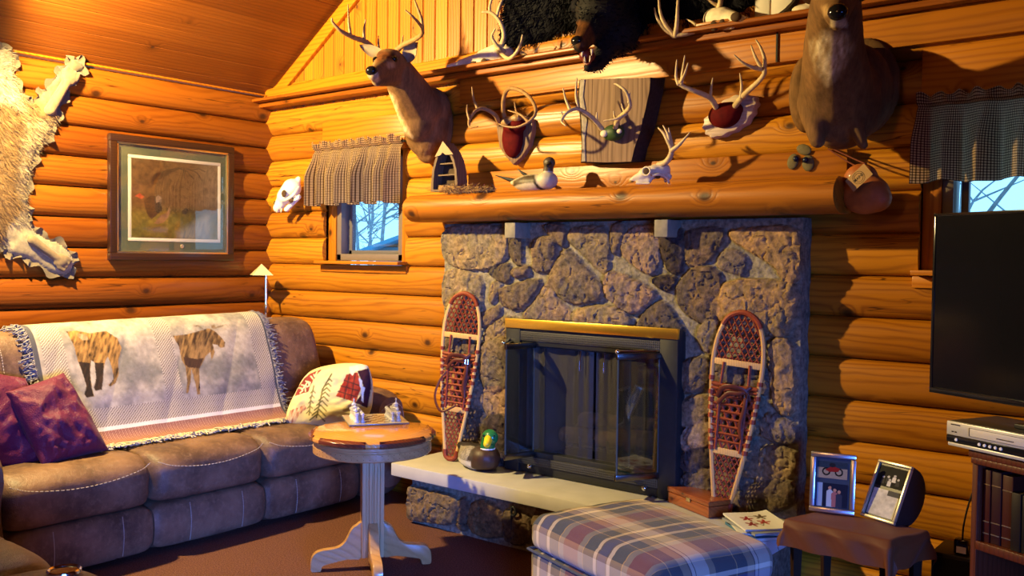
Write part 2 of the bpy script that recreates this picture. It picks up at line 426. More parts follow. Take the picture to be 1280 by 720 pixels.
def carpet():
    nt = NT('carpet_pile'); o = nt.obj(); f = nt.noise(o, 150, 2, .8); b = nt.noise(o, 2.0, 3)
    c = nt.mix(nt.ss(.3, .7, f), (.055, .022, .016), (.20, .088, .062)); c = nt.mix(nt.m('MULTIPLY', b, .35), c, (.095, .040, .03))
    nt.p(Base_Color=c, Roughness=1, Specular_IOR_Level=.1); nt.bump(f, 1.0, .008); return nt.mat
M_carpet = carpet()
def pane(name, tint=(1, 1, 1), refl=1.0, ior=1.5):
    nt = NT(name); nt.n.remove(nt.b); tr = nt.node('ShaderNodeBsdfTransparent', {'Color': tint + (1,)})
    gl = nt.node('ShaderNodeBsdfGlossy', {'Color': (1, 1, 1, 1), 'Roughness': .02})
    nz = nt.m('MULTIPLY', nt.noise(nt.obj(), 3, 2), .0)
    fr = nt.m('ADD', nt.m('MULTIPLY', nt.node('ShaderNodeFresnel', {'IOR': nt.m('MULTIPLY_ADD', nt.node('ShaderNodeNewGeometry').outputs['Backfacing'], 1 / ior - ior, ior)}).outputs[0], refl), nz, clamp=True)
    mx = nt.node('ShaderNodeMixShader', {0: fr, 1: tr.outputs[0], 2: gl.outputs[0]}); nt.set(nt.out.inputs['Surface'], mx.outputs[0]); return nt.mat
M_pane = pane('window_glass'); M_fireglass = pane('smoked_glass', (.72, .76, .80), 1.6)
def fabric(name, col, rough=.9, nz=.15, weave=300, bump=.2, sheen=.2, wr=0):
    nt = NT(name); o = nt.obj(); f = nt.noise(o, weave, 2); b = nt.noise(o, 6, 3)
    c = S(col) if isinstance(col, str) else col
    cc = nt.mix(f, tuple(x * (1 - nz * 2) for x in c), tuple(x * (1 + nz) for x in c)); cc = nt.mix(nt.m('MULTIPLY', b, .3), cc, tuple(x * .75 for x in c))
    nt.p(Base_Color=cc, Roughness=rough, Sheen_Weight=sheen, Specular_IOR_Level=.2)
    nt.bump(nt.m('ADD', nt.m('MULTIPLY', f, .3), nt.m('MULTIPLY', b, wr)), bump, .006 if not wr else .03); return nt.mat
M_purple = fabric('plum_satin', (.105, .009, .036), .42, nz=.08, weave=200, bump=.5, sheen=.05, wr=1.0)
M_brown_cloth = fabric('brown_satin_cloth', (.115, .032, .008), .55, nz=.1, bump=.15, sheen=.05, wr=.4)
# ------------------------------------------------------------------ room shell
YB, XL = 4.20, -5.68          # seam planes of the back and left log walls
PIT = .185; SAG = .052
def log_course(mb, a0, a1, z0, fn, n=9, h=PIT, cap=True, seed=0):
    """one hand-peeled log face: a bulging strip from a0 to a1 along the wall"""
    r = random.Random(seed); nu = max(2, int((a1 - a0) / .12) + 1); ph = r.random() * 6
    vs = []; fs = []; m = n + 1
    for i in range(nu):
        a = a0 + (a1 - a0) * i / (nu - 1)
        wob = .004 * math.sin(a * 2.1 + ph) + .003 * math.sin(a * 5.3 + ph * 2)
        for k in range(m):
            t = PI * k / n; c = math.cos(t); z = z0 + h * .5 - c * h * .5; b = (math.sin(t) ** .75) * (SAG + wob)
            vs.append(fn(a, z, b))
    for i in range(nu - 1):
        for k in range(n): fs.append([i * m + k, (i + 1) * m + k, (i + 1) * m + k + 1, i * m + k + 1])
    if cap:
        fs.append([k for k in range(m)]); fs.append([(nu - 1) * m + k for k in range(m)][::-1])
    mb.add(vs, fs)
def log_wall(fn, a0, a1, zstart, zend, holes, mb=None, seed=0):
    mb = mb or MB(); z = zstart; k = 0
    while z < zend - .01:
        zc = z + PIT / 2; cuts = sorted((h[0], h[1]) for h in holes if h[2] < zc < h[3]); s = a0
        for c0, c1 in cuts:
            if c0 > s: log_course(mb, s, c0, z, fn, seed=seed + k)
            s = max(s, c1)
        if s < a1: log_course(mb, s, a1, z, fn, seed=seed + k)
        z += PIT; k += 1
    return mb
W1 = (-5.03, -4.235, 1.43, 2.38)     # left window hole
W2 = (-1.15, -.05, 1.43, 2.37)       # right window hole
FB = (-3.24, -2.20, .30, 1.20)       # firebox hole
XR, YF = 2.7, -3.6
wb = log_wall(lambda a, z, b: (a, YB - b, z), XL - .02, XR, 1.445 - 8 * PIT, 2.60, [W1, W2, FB])
for (x0, x1, z0, z1) in (W1, W2):    # log-thick reveals of the window openings
    for sgn, xx in ((1, x0), (-1, x1)):
        wb.add([(xx, YB - .02, z0), (xx, YB + .2, z0), (xx, YB + .2, z1), (xx, YB - .02, z1)], [[0, 1, 2, 3] if sgn > 0 else [3, 2, 1, 0]])
    wb.add([(x0, YB - .02, z1), (x1, YB - .02, z1), (x1, YB + .2, z1), (x0, YB + .2, z1)], [[0, 1, 2, 3]])
    wb.add([(x0, YB - .02, z0), (x1, YB - .02, z0), (x1, YB + .2, z0), (x0, YB + .2, z0)], [[3, 2, 1, 0]])
wall_back = struct(wb.build('wall_back', M_log_back, smooth=60))
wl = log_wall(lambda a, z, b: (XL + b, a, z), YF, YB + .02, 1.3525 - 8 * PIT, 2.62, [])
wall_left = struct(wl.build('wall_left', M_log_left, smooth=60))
# right and front walls beside and behind the camera, solid logs without openings
WR = (-2.2, 1.6, .5, 2.4); WF = (-1.6, 2.2, .35, 2.5)
wr = log_wall(lambda a, z, b: (XR - b, a, z), YF, YB, 1.3525 - 8 * PIT, 2.62, [], seed=50)
struct(wr.build('wall_right', M_log_left, smooth=60))
wf = log_wall(lambda a, z, b: (a, YF + b, z), XL, XR, 1.445 - 8 * PIT, 2.62, [], seed=80)
struct(wf.build('wall_front', M_log_back, smooth=60))
fl = MB(); fl.add([(XL - .2, YF - .2, 0), (XR + .2, YF - .2, 0), (XR + .2, YB + .1, 0), (XL - .2, YB + .1, 0)], [[0, 1, 2, 3]])
struct(fl.build('floor', M_carpet))
# ceiling: tongue-and-groove planks on two slopes
RX = (XL + XR) / 2; SL = .67; ZE = 2.655
def zceil(x): return ZE + SL * (x - XL if x < RX else XR - x)
def plank_profile(a0, a1, w, d=.010, g=.006):
    out = []; a = a0
    while a < a1 - 1e-6:
        b = min(a + w, a1); out += [(a, d), (a + g, 0), (b - g, 0), (b, d)]; a = b
    return out
cl = MB()
for side in (0, 1):
    prof = plank_profile(XL - .2, RX, .14, .014, .004) if side == 0 else plank_profile(RX, XR + .2, .14, .014, .004)
    vs = []; n = len(prof)
    for y in (YF - .1, YB + .1):
        for (x, d) in prof: vs.append((x, y, ZE + SL * ((x - XL) if side == 0 else (XR - x)) + d))
    cl.add(vs, [[i, i + 1, n + i + 1, n + i] for i in range(n - 1)])
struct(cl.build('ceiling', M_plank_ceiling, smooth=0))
# gable wall of vertical boards above the ledge (back) and at the front
for nm, yy, sg in (('wall_gable', YB - .035, 1), ('wall_gable_front', YF + .035, -1)):
    g = MB(); prof = plank_profile(XL, XR, .105, .012, .007); vs = []
    for (x, d) in prof: vs += [(x, yy + d * sg, 2.5), (x, yy + d * sg, zceil(x) + .02)]
    g.add(vs, [[2 * i, 2 * i + 2, 2 * i + 3, 2 * i + 1] if sg > 0 else [2 * i + 1, 2 * i + 3, 2 * i + 2, 2 * i] for i in range(len(prof) - 1)])
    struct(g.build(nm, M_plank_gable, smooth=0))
# rake trim board along the slope, fascia band and ledge
t = MB(); L = math.hypot(RX - XL, (RX - XL) * SL); an = math.atan(SL)
Mr = Matrix.Translation((XL + .02, YB - .05, ZE - .03)) @ Matrix.Rotation(-an, 4, 'Y')
t.box((L / 2 + .1, 0, -.035), (L, .035, .085), bev=.004, M=Mr)
struct(t.build('trim_1', M_board_x))
t = MB(); t.box((-1.0, YB - .058, 2.495), (5.5, .045, .155), bev=.004)
for xx in (-1.78,): t.box((xx, YB - .083, 2.495), (.008, .01, .15), mat=1)
struct(t.build('trim_2', [M_board_x, M_black]))
# ledge: shelf board with a stepped moulding under it
t = MB()
t.box(((XL + XR) / 2, YB - .10, 2.600), (XR - XL - .04, .20, .022), bev=.006)
t.box(((XL + XR) / 2, YB - .075, 2.572), (XR - XL - .04, .13, .034), bev=.008)
struct(t.build('trim_3', M_trim))
t = MB(); t.box(((XL + XR) / 2, YB - .065, 2.655), (XR - XL - .06, .022, .085), bev=.004)
struct(t.build('trim_4', M_board_x))
# flat planed face above the mantel
t = MB(); a = ony(590, 240, YB - .10)
t.box(((-3.66 - 1.44) / 2, YB - .03, 1.927), (2.22, .14, .145), bev=.004)
struct(t.build('trim_5', M_board_x))
# stop trim beside wall_left at ceiling: thin pale cord line
t = MB(); t.tube([(XL + .055, YF, 2.655), (XL + .055, 1.5, 2.66), (XL + .055, YB - .1, 2.65)], .008, 6)
struct(t.build('trim_6', M_board_x))

# ------------------------------------------------------------------ windows
M_vinyl = plain('taupe_vinyl', (.16, .125, .10), .45, nz=.05)
M_sash = plain('grey_sash', (.11, .10, .10), .4, nz=.05)
def window(name, hole, cas, frame, glass, sillz, header):
    x0, x1, z0, z1 = hole; w = MB()
    w.box(((x0 + x1) / 2, YB - .01, (header + z1 + .03) / 2), (x1 - x0, .10, z1 + .03 - header), bev=.004)
    o = struct(w.build(name, M_board_x))
    c = MB()
    for xx in (x0 + cas / 2, x1 - cas / 2): c.box((xx, YB + .02, (z0 + header) / 2), (cas, .04, header - z0), bev=.003)
    struct(c.build(name.replace('window', 'window_casing'), M_board_z, parent=o))
    s = MB(); s.box(((x0 + x1) / 2, YB - .05, sillz + .032), (x1 - x0 + .02, .14, .022), bev=.004); s.box(((x0 + x1) / 2, YB - .03, sillz - .008), (x1 - x0 + .04, .05, .05), bev=.004)
    struct(s.build('window_sill', M_board_x, parent=o))
    fx0, fx1, fz0, fz1 = frame; f = MB(); fw = .045
    for xx in (fx0 + fw / 2, fx1 - fw / 2): f.box((xx, YB + .06, (fz0 + fz1) / 2), (fw, .10, fz1 - fz0), bev=.004)
    for zz in (fz0 + fw / 2, fz1 - fw / 2): f.box(((fx0 + fx1) / 2, YB + .06, zz), (fx1 - fx0, .10, fw), bev=.004)
    struct(f.build('window_frame', M_vinyl, parent=o))
    g = MB(); gx0, gx1, gz0, gz1 = glass; sw = .03
    for xx in (gx0 - sw / 2, gx1 + sw / 2): g.box((xx, YB + .09, (gz0 + gz1) / 2), (sw, .035, gz1 - gz0 + 2 * sw), bev=.003)
    for zz in (gz0 - sw / 2, gz1 + sw / 2): g.box(((gx0 + gx1) / 2, YB + .09, zz), (gx1 - gx0 + 2 * sw, .035, sw), bev=.003)
    struct(g.build('window_sash', M_sash, parent=o))
    p = MB(); p.box(((gx0 + gx1) / 2, YB + .09, (gz0 + gz1) / 2), (gx1 - gx0, .005, gz1 - gz0))
    struct(p.build('window_glass', M_pane, parent=o, smooth=0))
    return o
window('window_1', W1, .075, (-4.955, -4.31, 1.475, 2.19), (-4.87, -4.37, 1.545, 2.12), 1.43, 2.19)
window('window_2', W2, .075, (-1.075, -.125, 1.475, 2.19), (-.985, -.20, 1.545, 2.12), 1.43, 2.19)
# unseen right window frame on a solid wall; an area lamp gives its daylight
for nm, (a0, a1, z0, z1), axis, pos in (('window_3', WR, 0, XR),):
    f = MB(); n = 4
    for k in range(n + 1):
        a = a0 + (a1 - a0) * k / n; c = (pos, a, (z0 + z1) / 2) if axis == 0 else (a, pos, (z0 + z1) / 2)
        f.box(c, (.08, .08, z1 - z0), bev=.004)
    for zz in (z0, z1):
        c = (pos, (a0 + a1) / 2, zz) if axis == 0 else ((a0 + a1) / 2, pos, zz)
        f.box(c, (.1, a1 - a0, .08) if axis == 0 else (a1 - a0, .1, .08), bev=.004)
    struct(f.build(nm, M_board_z))
# ------------------------------------------------------------------ outside
M_snow = plain('snow', (.80, .86, .92), .9, nz=.05)
g = MB(); g.grid(30, 20, lambda u, v: (-30 + 60 * u, 4.7 + 40 * v, -.5 + 2.2 * v + .25 * math.sin(u * 30) * math.sin(v * 9)))
struct(g.build('ground', M_snow, recalc=True))
M_trunk = plain('winter_bark', (.30, .38, .40), .95, nz=.4, scale=20)
M_roofblue = plain('blue_metal_roof', (.06, .28, .42), .5, nz=.08)
def bare_tree(x, y, z, h, seed, label):
    r = random.Random(seed); tr = thing('bare_tree', label, 'tree', (x, y, z), 0, 'bare winter trees outside')
    t = MB(); tops = [(x + r.gauss(0, .1), y, z + h * k / 4) for k in range(5)]; tops[0] = (x, y, z - .1)
    t.tube(catmull(tops, 3), [.045, .035, .025, .012], 7); t.build('trunk', M_trunk, parent=tr)
    b = MB()
    for k in range(13):
        zz = z + h * (.12 + .8 * r.random()); a = r.random() * 2 * PI; l = .35 + .6 * r.random()
        p1 = Vector((x, y, zz)); p2 = p1 + Vector((math.cos(a) * l, math.sin(a) * l, .35 * l + r.random() * .5)); p3 = p2 + Vector((math.cos(a + .5) * l * .6, math.sin(a + .5) * l * .6, .5 * l))
        b.tube(catmull([p1, p2, p3], 3), [.022, .013, .005], 5)
        for q in range(4):
            s = p1.lerp(p2, (.5, 1.0)[q % 2] if False else 1.0) if q < 2 else p1.lerp(p2, .15 + .1 * r.random()); a2 = a + r.gauss(0, 1.0); b.tube([s, s + Vector((math.cos(a2) * .5, math.sin(a2) * .5, r.random() * .6 - .1))], [.012, .004], 4)
    b.build('branches', M_trunk, parent=tr)
tl = ['bare winter tree seen through the small window above the sofa', 'bare winter tree seen through the window behind the television']
rr = random.Random(5)
for k, (x, y) in enumerate(((-13.1, 12.3), (-15.2, 13.4), (-16.0, 15.6), (-18.9, 17.3), (-21.4, 17.8), (-22.5, 20.4))): bare_tree(x, y, .1 + .05 * k, 5.5, 20 + k, tl[0])
for k, (x, y) in enumerate(((-1.75, 7.2), (-2.6, 10.4), (-1.75, 13.5), (-4.2, 16.0))): bare_tree(x, y, .1, 5.5, 40 + k, tl[1])
sh = thing('garden_shed', 'low shed with a blue metal roof outside the small window', 'shed', (-9.4, 10.2, 0))
m = MB(); m.box((-9.4, 10.2, .8), (1.9, 1.3, 1.7)); m.build('wall', plain('shed_wall', (.10, .16, .2), .8), parent=sh)
m = MB(); m.prism([(-1.2, -.8), (1.2, -.8), (1.2, .8), (-1.2, .8)], .06, M=Matrix.Translation((-9.4, 10.2, 1.84)) @ Matrix.Rotation(math.radians(-14), 4, 'Y'), bev=.005); m.build('roof', M_roofblue, parent=sh)

# ------------------------------------------------------------------ light
w = bpy.data.worlds.new('sky'); SC.world = w; w.use_nodes = True; wt = w.node_tree
bg = wt.nodes['Background']
tc = wt.nodes.new('ShaderNodeTexCoord'); sx = wt.nodes.new('ShaderNodeSeparateXYZ'); wt.links.new(tc.outputs['Generated'], sx.inputs[0])
cr = wt.nodes.new('ShaderNodeValToRGB'); wt.links.new(sx.outputs[2], cr.inputs[0])
cr.color_ramp.elements[0].position = .0; cr.color_ramp.elements[0].color = (.28, .66, 1.0, 1)
cr.color_ramp.elements[1].position = .5; cr.color_ramp.elements[1].color = (.20, .52, 1.0, 1)
wt.links.new(cr.outputs[0], bg.inputs[0]); bg.inputs[1].default_value = 2.2
def light(name, typ, loc, energy, col, target=None, **kw):
    d = bpy.data.lights.new(name, typ); d.energy = energy; d.color = col
    for k, v in kw.items(): setattr(d, k, v)
    o = bpy.data.objects.new(name, d); COL.objects.link(o); o.location = loc
    if target is not None: o.rotation_euler = (Vector(target) - Vector(loc)).to_track_quat('-Z', 'Y').to_euler()
    return o
WARM = (1.0, .72, .28)
light('ceiling_lamp', 'SPOT', (-4.8, 1.8, 2.92), 1080, WARM, target=(-4.2, 4.2, 1.1), spot_size=math.radians(138), spot_blend=.32, shadow_soft_size=.05)
BLUE = (.07, .22, 1.0)
light('daylight_right', 'AREA', (XR - .15, -.3, .9), 330, BLUE, target=(-3.2, 2.5, -.85), shape='RECTANGLE', size=3.0, size_y=1.0, spread=math.radians(74))
light('warm_fill', 'POINT', (-1.4, -.6, 2.5), 55, (1.0, .45, .14), shadow_soft_size=.25)  # added warm fill out of view, lightens the dim stones and loveseat
vs = SC.view_settings; vs.view_transform = 'Standard'; vs.look = 'None'; vs.exposure = 0; vs.gamma = 1; vs.use_curve_mapping = False
SC.cycles.max_bounces = 8; SC.cycles.diffuse_bounces = 3; SC.cycles.sample_clamp_indirect = 4
# ------------------------------------------------------------------ stone fireplace
YS = 4.06; SX0, SX1, SZ0, SZ1 = -3.80, -1.615, .30, 1.70
fp = thing('stone_fireplace', 'stone fireplace with rough grey and brown fieldstones and a pale hearth slab', 'fireplace', (-2.7, 4.1, 0))
M_stone = vcol('fieldstone', .9, .42, (42, 42, 42), 1.0, .1, dist=.010)
def cp(lst, ox, oy, sc): return [(ox + x / sc, oy + y / sc) for x, y in lst]
ST = []
A = lambda *p: ST.append(cp(p, 540, 265, 2.723))
A((45,60),(245,55),(240,170),(130,195),(45,160)); A((262,62),(305,70),(305,175),(330,185),(275,165)); A((350,95),(420,85),(425,130),(405,195),(350,200),(345,150))
A((475,60),(540,50),(600,70),(595,200),(575,205),(500,130),(465,95)); A((380,48),(455,50),(450,110),(440,115)); A((615,50),(655,50),(625,135),(612,120))
A((660,75),(720,45),(770,60),(768,180),(740,210),(650,150)); A((782,65),(850,65),(850,200),(805,200),(785,140)); A((865,70),(990,60),(960,150),(920,175),(860,170))
A((1015,80),(1050,60),(1245,65),(1245,225),(1200,230),(1150,170),(1060,120)); A((1000,130),(1060,150),(1065,180),(1050,215),(970,180))
A((45,205),(160,220),(165,310),(150,340),(45,330)); A((205,190),(260,180),(265,230),(240,235),(200,215)); A((275,195),(325,190),(320,215),(280,220)); A((205,240),(235,250),(205,305),(195,295))
A((240,260),(365,230),(340,290),(300,330),(245,320),(230,290)); A((420,180),(460,130),(520,190),(580,260),(560,300),(490,310),(440,290),(400,235)); A((590,240),(610,205),(700,240),(760,285),(700,340),(650,330),(600,290))
A((750,230),(800,215),(835,230),(820,262),(780,262)); A((850,230),(900,190),(975,210),(985,370),(930,380),(860,340),(835,280)); A((1000,245),(1235,250),(1215,400),(1180,420),(1000,400))
A((355,300),(395,240),(430,300),(480,350),(480,372),(310,365)); A((490,335),(590,320),(660,345),(665,392),(490,378)); A((700,390),(760,310),(800,320),(850,390),(845,405)); A((160,350),(225,320),(230,350),(180,390),(150,375)); A((180,410),(240,360),(262,370),(262,450),(190,450))
A((50,345),(145,350),(140,420),(45,420))
P_ = lambda *p: ST.append(list(p))
P_((604,432),(634,428),(635,482),(606,484)); P_((604,488),(635,487),(635,520),(610,521)); P_((605,526),(635,524),(636,585),(606,583))
P_((558,424),(598,432),(600,470),(560,462)); P_((558,468),(574,470),(574,500),(558,498)); P_((578,476),(602,480),(602,510),(578,506)); P_((558,504),(582,508),(580,540),(558,538)); P_((585,514),(604,516),(603,546),(585,544)); P_((558,544),(602,550),(602,580),(558,574))
B_ = lambda *p: ST.append(cp(p, 840, 280, 1.894))
B_((65,250),(100,225),(115,260),(100,310),(70,290)); B_((24,330),(85,320),(90,370),(30,400)); B_((26,420),(90,410),(95,460),(25,480)); B_((26,490),(90,470),(92,520),(26,535)); B_((26,545),(90,530),(95,570),(30,585)); B_((26,595),(95,580),(110,640),(60,670),(26,640))
B_((235,280),(285,290),(288,440),(250,440),(235,380)); B_((225,450),(290,480),(288,520),(215,500)); B_((210,530),(288,540),(285,600),(200,610)); B_((190,620),(285,610),(280,670),(180,680)); B_((110,322),(215,330),(220,400),(105,400)); B_((105,412),(208,412),(200,500),(105,505)); B_((104,515),(198,512),(192,600),(106,570)); B_((112,585),(185,610),(172,690),(115,680))
stones = [[(ony(x, y, YS - .02).x, ony(x, y, YS - .02).z) for x, y in pl] for pl in ST]
SCOL = ['#8a7a5c', '#5b5248', '#6e5f50', '#7d6f58', '#6a5c4c', '#726553', '#8a7461', '#40383a', '#6a5a48', '#94794e', '#7a6c5c']
def stone_field(X, Z, stones, cols, amp=.045):
    H = np.zeros(X.shape); C = np.empty(X.shape + (3,)); mort = np.array(S('#857d68')); nz = vnoise(X * 14, Z * 14, 3); C[:] = mort * (.75 + .5 * nz[..., None])
    H += .006 * vnoise(X * 40, Z * 40, 9)
    for k, pl in enumerate(stones):
        x0 = min(p[0] for p in pl) - .03; x1 = max(p[0] for p in pl) + .03; z0 = min(p[1] for p in pl) - .03; z1 = max(p[1] for p in pl) + .03
        m = (X > x0) & (X < x1) & (Z > z0) & (Z < z1)
        if not m.any(): continue
        x = X[m]; z = Z[m]; d = polydist(x, z, smoothpoly(pl, 3)) + .012 + (vnoise(x * 30, z * 30, k + 20) - .5) * .014
        rim = sstep(-.001, .013, d); up = rim * (.72 + .28 * sstep(0, .06, d)); tl = R_.uniform(.7, 1.25)
        facet = .6 * vnoise(x * 7 + k * 3, z * 7, k, 4) + .4 * np.abs(vnoise(x * 13 + k, z * 13, k + 31, 3) - .5) * 3 + .12 * vnoise(x * 60, z * 60, k + 40, 2); crack = np.abs(vnoise(x * 11, z * 11, k + 90) - .5)
        h = up * amp * tl * (.65 + .6 * facet) - (crack < .02) * rim * .008
        H[m] = np.maximum(H[m], h)
        base = np.array(S(cols[k % len(cols)])); base = base * .75 + base.mean() * .25; base = base * 1.02; b2 = base * np.array([1.25, 1.05, .8]); t = vnoise(x * 9, z * 9, k + 50, 4)[:, None]; t = np.clip((t - .3) * 2.2, 0, 1)
        col = base * .75 * (1 - t) + b2 * t; col *= (.8 + .45 * vnoise(x * 45, z * 45, k + 70)[:, None])
        r = sstep(.0, .010, d)[:, None]
        C[m] = C[m] * (1 - r) + col * r
    return H, C
def stone_panel(name, x0, x1, z0, z1, y, cell, stones, cols, hole=None, depth=.1, amp=.045):
    nx = int((x1 - x0) / cell) + 1; nz = int((z1 - z0) / cell) + 1
    X, Z = np.meshgrid(np.linspace(x0, x1, nx), np.linspace(z0, z1, nz)); H, C = stone_field(X, Z, stones, cols, amp)
    m = MB(); V = np.stack([X, y - H, Z], -1); V[:, 0, 0] -= 0; m.v = [tuple(p) for p in V.reshape(-1, 3)]; cols_ = list(C.reshape(-1, 3))
    cx = (X[:-1, :-1] + X[1:, 1:]) / 2; cz = (Z[:-1, :-1] + Z[1:, 1:]) / 2; keep = np.ones(cx.shape, bool)
    if hole: keep &= ~((cx > hole[0]) & (cx < hole[1]) & (cz > hole[2]) & (cz < hole[3]))
    for j, i in zip(*np.nonzero(keep)): a = j * nx + i; m.f.append([a, a + 1, a + nx + 1, a + nx])
    # side returns back to the wall
    for (ii, flip) in ((0, 0), (nx - 1, 1)):
        o = len(m.v)
        for j in range(nz): m.v.append((X[j, ii], y + depth, Z[j, ii])); cols_.append(np.array(S('#8f8672')) * .8)
        for j in range(nz - 1):
            a, b = j * nx + ii, (j + 1) * nx + ii; q = [o + j, a, b, o + j + 1]; m.f.append(q if not flip else q[::-1])
    o = len(m.v)
    for i in range(nx): m.v.append((X[-1, i], y + depth, z1)); cols_.append(np.array(S('#8f8672')) * .8)
    for i in range(nx - 1): a = (nz - 1) * nx + i; m.f.append([a, a + 1, o + i + 1, o + i])
    m.m = [0] * len(m.f); m.uv = [None] * len(m.f); m.col = np.array(cols_)
    return m.build(name, M_stone, parent=fp, smooth=50)
stone_panel('stone_surround', SX0, SX1, SZ0, SZ1, YS, .0065, stones, SCOL, (-3.235, -2.205, .30, 1.15), amp=.05)
# two stone corbels under the mantel log
M_corbel = plain('corbel_stone', '#8d8672', .85, nz=.25, bump=.5)
for (px, py) in ((645, 290), (833, 290)):
    c = ony(px, py, 3.98); m = MB(); m.box((c.x, 4.0, 1.655), (.075, .15, .085), bev=.006); m.build('corbel', M_corbel, parent=fp)
# hearth: base of stones with the slab over it
hs = [cp(p, 460, 540, 5.333) for p in ([(262,372),(430,390),(605,450),(590,595),(430,610),(276,570)], [(615,460),(690,460),(690,600),(660,650),(610,620)], [(710,475),(850,480),(910,560),(915,690),(710,670)], [(940,520),(1090,570),(1085,720),(945,720)])]
YH = 3.745
hst = [[(ony(x, y, YH).x, max(.03, min(.245, ony(x, y, YH).z))) for x, y in pl] for pl in hs]
xx = max(p[0] for p in hst[-1]) + .03
for wdt in (.22, .3, .18, .28, .3): hst.append([(xx, .05), (xx + wdt - .03, .03), (xx + wdt - .03, .23), (xx + .02, .24)]); xx += wdt
stone_panel('hearth_base', -3.74, -1.66, 0, .262, YH, .006, hst, ['#6b5a40', '#5e5040', '#7d6134', '#5a4c3c', '#6e5a40'], None, .45)
m = MB(); m.box((-2.715, 3.885, .296), (2.25, .43, .072), bev=.006)
M_slab = plain('limestone_slab', '#b0aeac', .6, nz=.10, scale=9, bump=.15); m.build('hearth_slab', M_slab, parent=fp)
mm = MB()
c = ony(643, 642, 3.715)
# wrought-iron hook on the hearth base
hk = MB(); pts = [(c.x, 3.70, c.z + .035), (c.x + .012, 3.69, c.z + .042), (c.x + .025, 3.69, c.z + .03), (c.x + .028, 3.69, c.z + .01), (c.x + .014, 3.69, c.z - .003), (c.x, 3.69, c.z + .006), (c.x - .004, 3.695, c.z + .04), (c.x - .006, 3.70, c.z - .06), (c.x - .006, 3.70, c.z - .13)]
hk.tube(catmull(pts, 5), .006, 8); hk.box((c.x - .006, 3.712, c.z - .08), (.02, .012, .07), bev=.002)
tag(hk.build('iron_hook', M_black, loc=(c.x, 3.70, c.z - .13)), 'small black wrought iron hook on the hearth base stones', 'hook')

# mantel log
mt = MB(); n = 64; x0, x1 = -3.93, -1.40
def mant(u, v):
    x = x0 + (x1 - x0) * u; a = 2 * PI * v; r = 1 + .03 * math.sin(x * 3.1) + .02 * math.sin(x * 7 + 1) + .012 * math.sin(3 * a + x * 2)
    zz = 1.79 + .088 * r * math.sin(a); zz = max(1.71, min(1.862, zz)); return (x, 3.965 + .135 * r * math.cos(a), zz)
mt.grid(n, 33, mant)
for u in (0, 1):
    o = [mant(u, k / 32) for k in range(32)]; mt.add(o, [list(range(32)) if u == 0 else list(range(32))[::-1]])
tag(mt.build('mantel_log', M_mantel, loc=(-2.66, 3.965, 1.70), smooth=50), 'long peeled pine log mantel across the top of the stone fireplace', 'mantel')

# ------------------------------------------------------------------ fireplace insert
fx0, fx1, fz0, fz1 = -3.26, -2.19, .335, 1.165; YI = 3.995
ins = thing('fireplace_insert', 'black metal fireplace insert with brass top strip and folding glass doors', 'fireplace insert', (-2.725, 4.0, .333))
M_vent = NT('perforated_black')
_o = M_vent.obj(); _vv = M_vent.scale(_o, (85, 0, 85)); _v = M_vent.node('ShaderNodeTexVoronoi', {'Vector': _vv, 'Scale': 1.0, 'Randomness': 0.0}).outputs['Distance']
M_vent.p(Base_Color=M_vent.mix(M_vent.ss(.35, .3, _v), (.035, .037, .038), (.003, .003, .003)), Roughness=.5); M_vent.bump(M_vent.ss(.3, .4, _v), .6, .003); M_vent = M_vent.mat
fr = MB(); ox0, ox1, oz0, oz1 = -3.155, -2.30, .455, 1.03
fr.box((fx0 + .05, YI + .03, (fz0 + fz1) / 2), (.10, .09, fz1 - fz0), bev=.004); fr.box((fx1 - .05, YI + .03, (fz0 + fz1) / 2), (.10, .09, fz1 - fz0), bev=.004)
fr.box(((fx0 + fx1) / 2, YI + .035, (oz1 + fz1) / 2), (fx1 - fx0 - .18, .075, fz1 - oz1), bev=.004); fr.box(((fx0 + fx1) / 2, YI + .035, (fz0 + oz0) / 2), (fx1 - fx0 - .18, .075, oz0 - fz0), bev=.004)
fr.build('frame', M_black, parent=ins)
b = MB(); b.box(((fx0 + fx1) / 2, YI - .012, fz1 - .018), (fx1 - fx0 + .004, .022, .052), bev=.003); b.build('brass_trim', M_brass, parent=ins)
for nm, zz, hh in (('vent_grille', 1.082, .05), ('vent_grille', .405, .045)):
    v = MB(); v.box(((ox0 + ox1) / 2, YI - .006, zz), (ox1 - ox0 + .02, .012, hh), bev=.002); v.build(nm, M_vent, parent=ins)
M_soot = plain('sooty_firebrick', (.02, .017, .015), .95, nz=.4, scale=12)
ib = MB(); X0, X1, Z0, Z1, Y0, Y1 = ox0 - .03, ox1 + .03, oz0 - .05, oz1 + .06, YI + .07, YI + .52
ib.add([(X0, Y0, Z0), (X1, Y0, Z0), (X1 - .1, Y1, Z0), (X0 + .1, Y1, Z0), (X0, Y0, Z1), (X1, Y0, Z1), (X1 - .1, Y1, Z1), (X0 + .1, Y1, Z1)], [[0, 1, 2, 3], [3, 2, 6, 7], [0, 3, 7, 4], [2, 1, 5, 6], [4, 7, 6, 5]])
ib.build('firebox', M_soot, parent=ins, smooth=0)
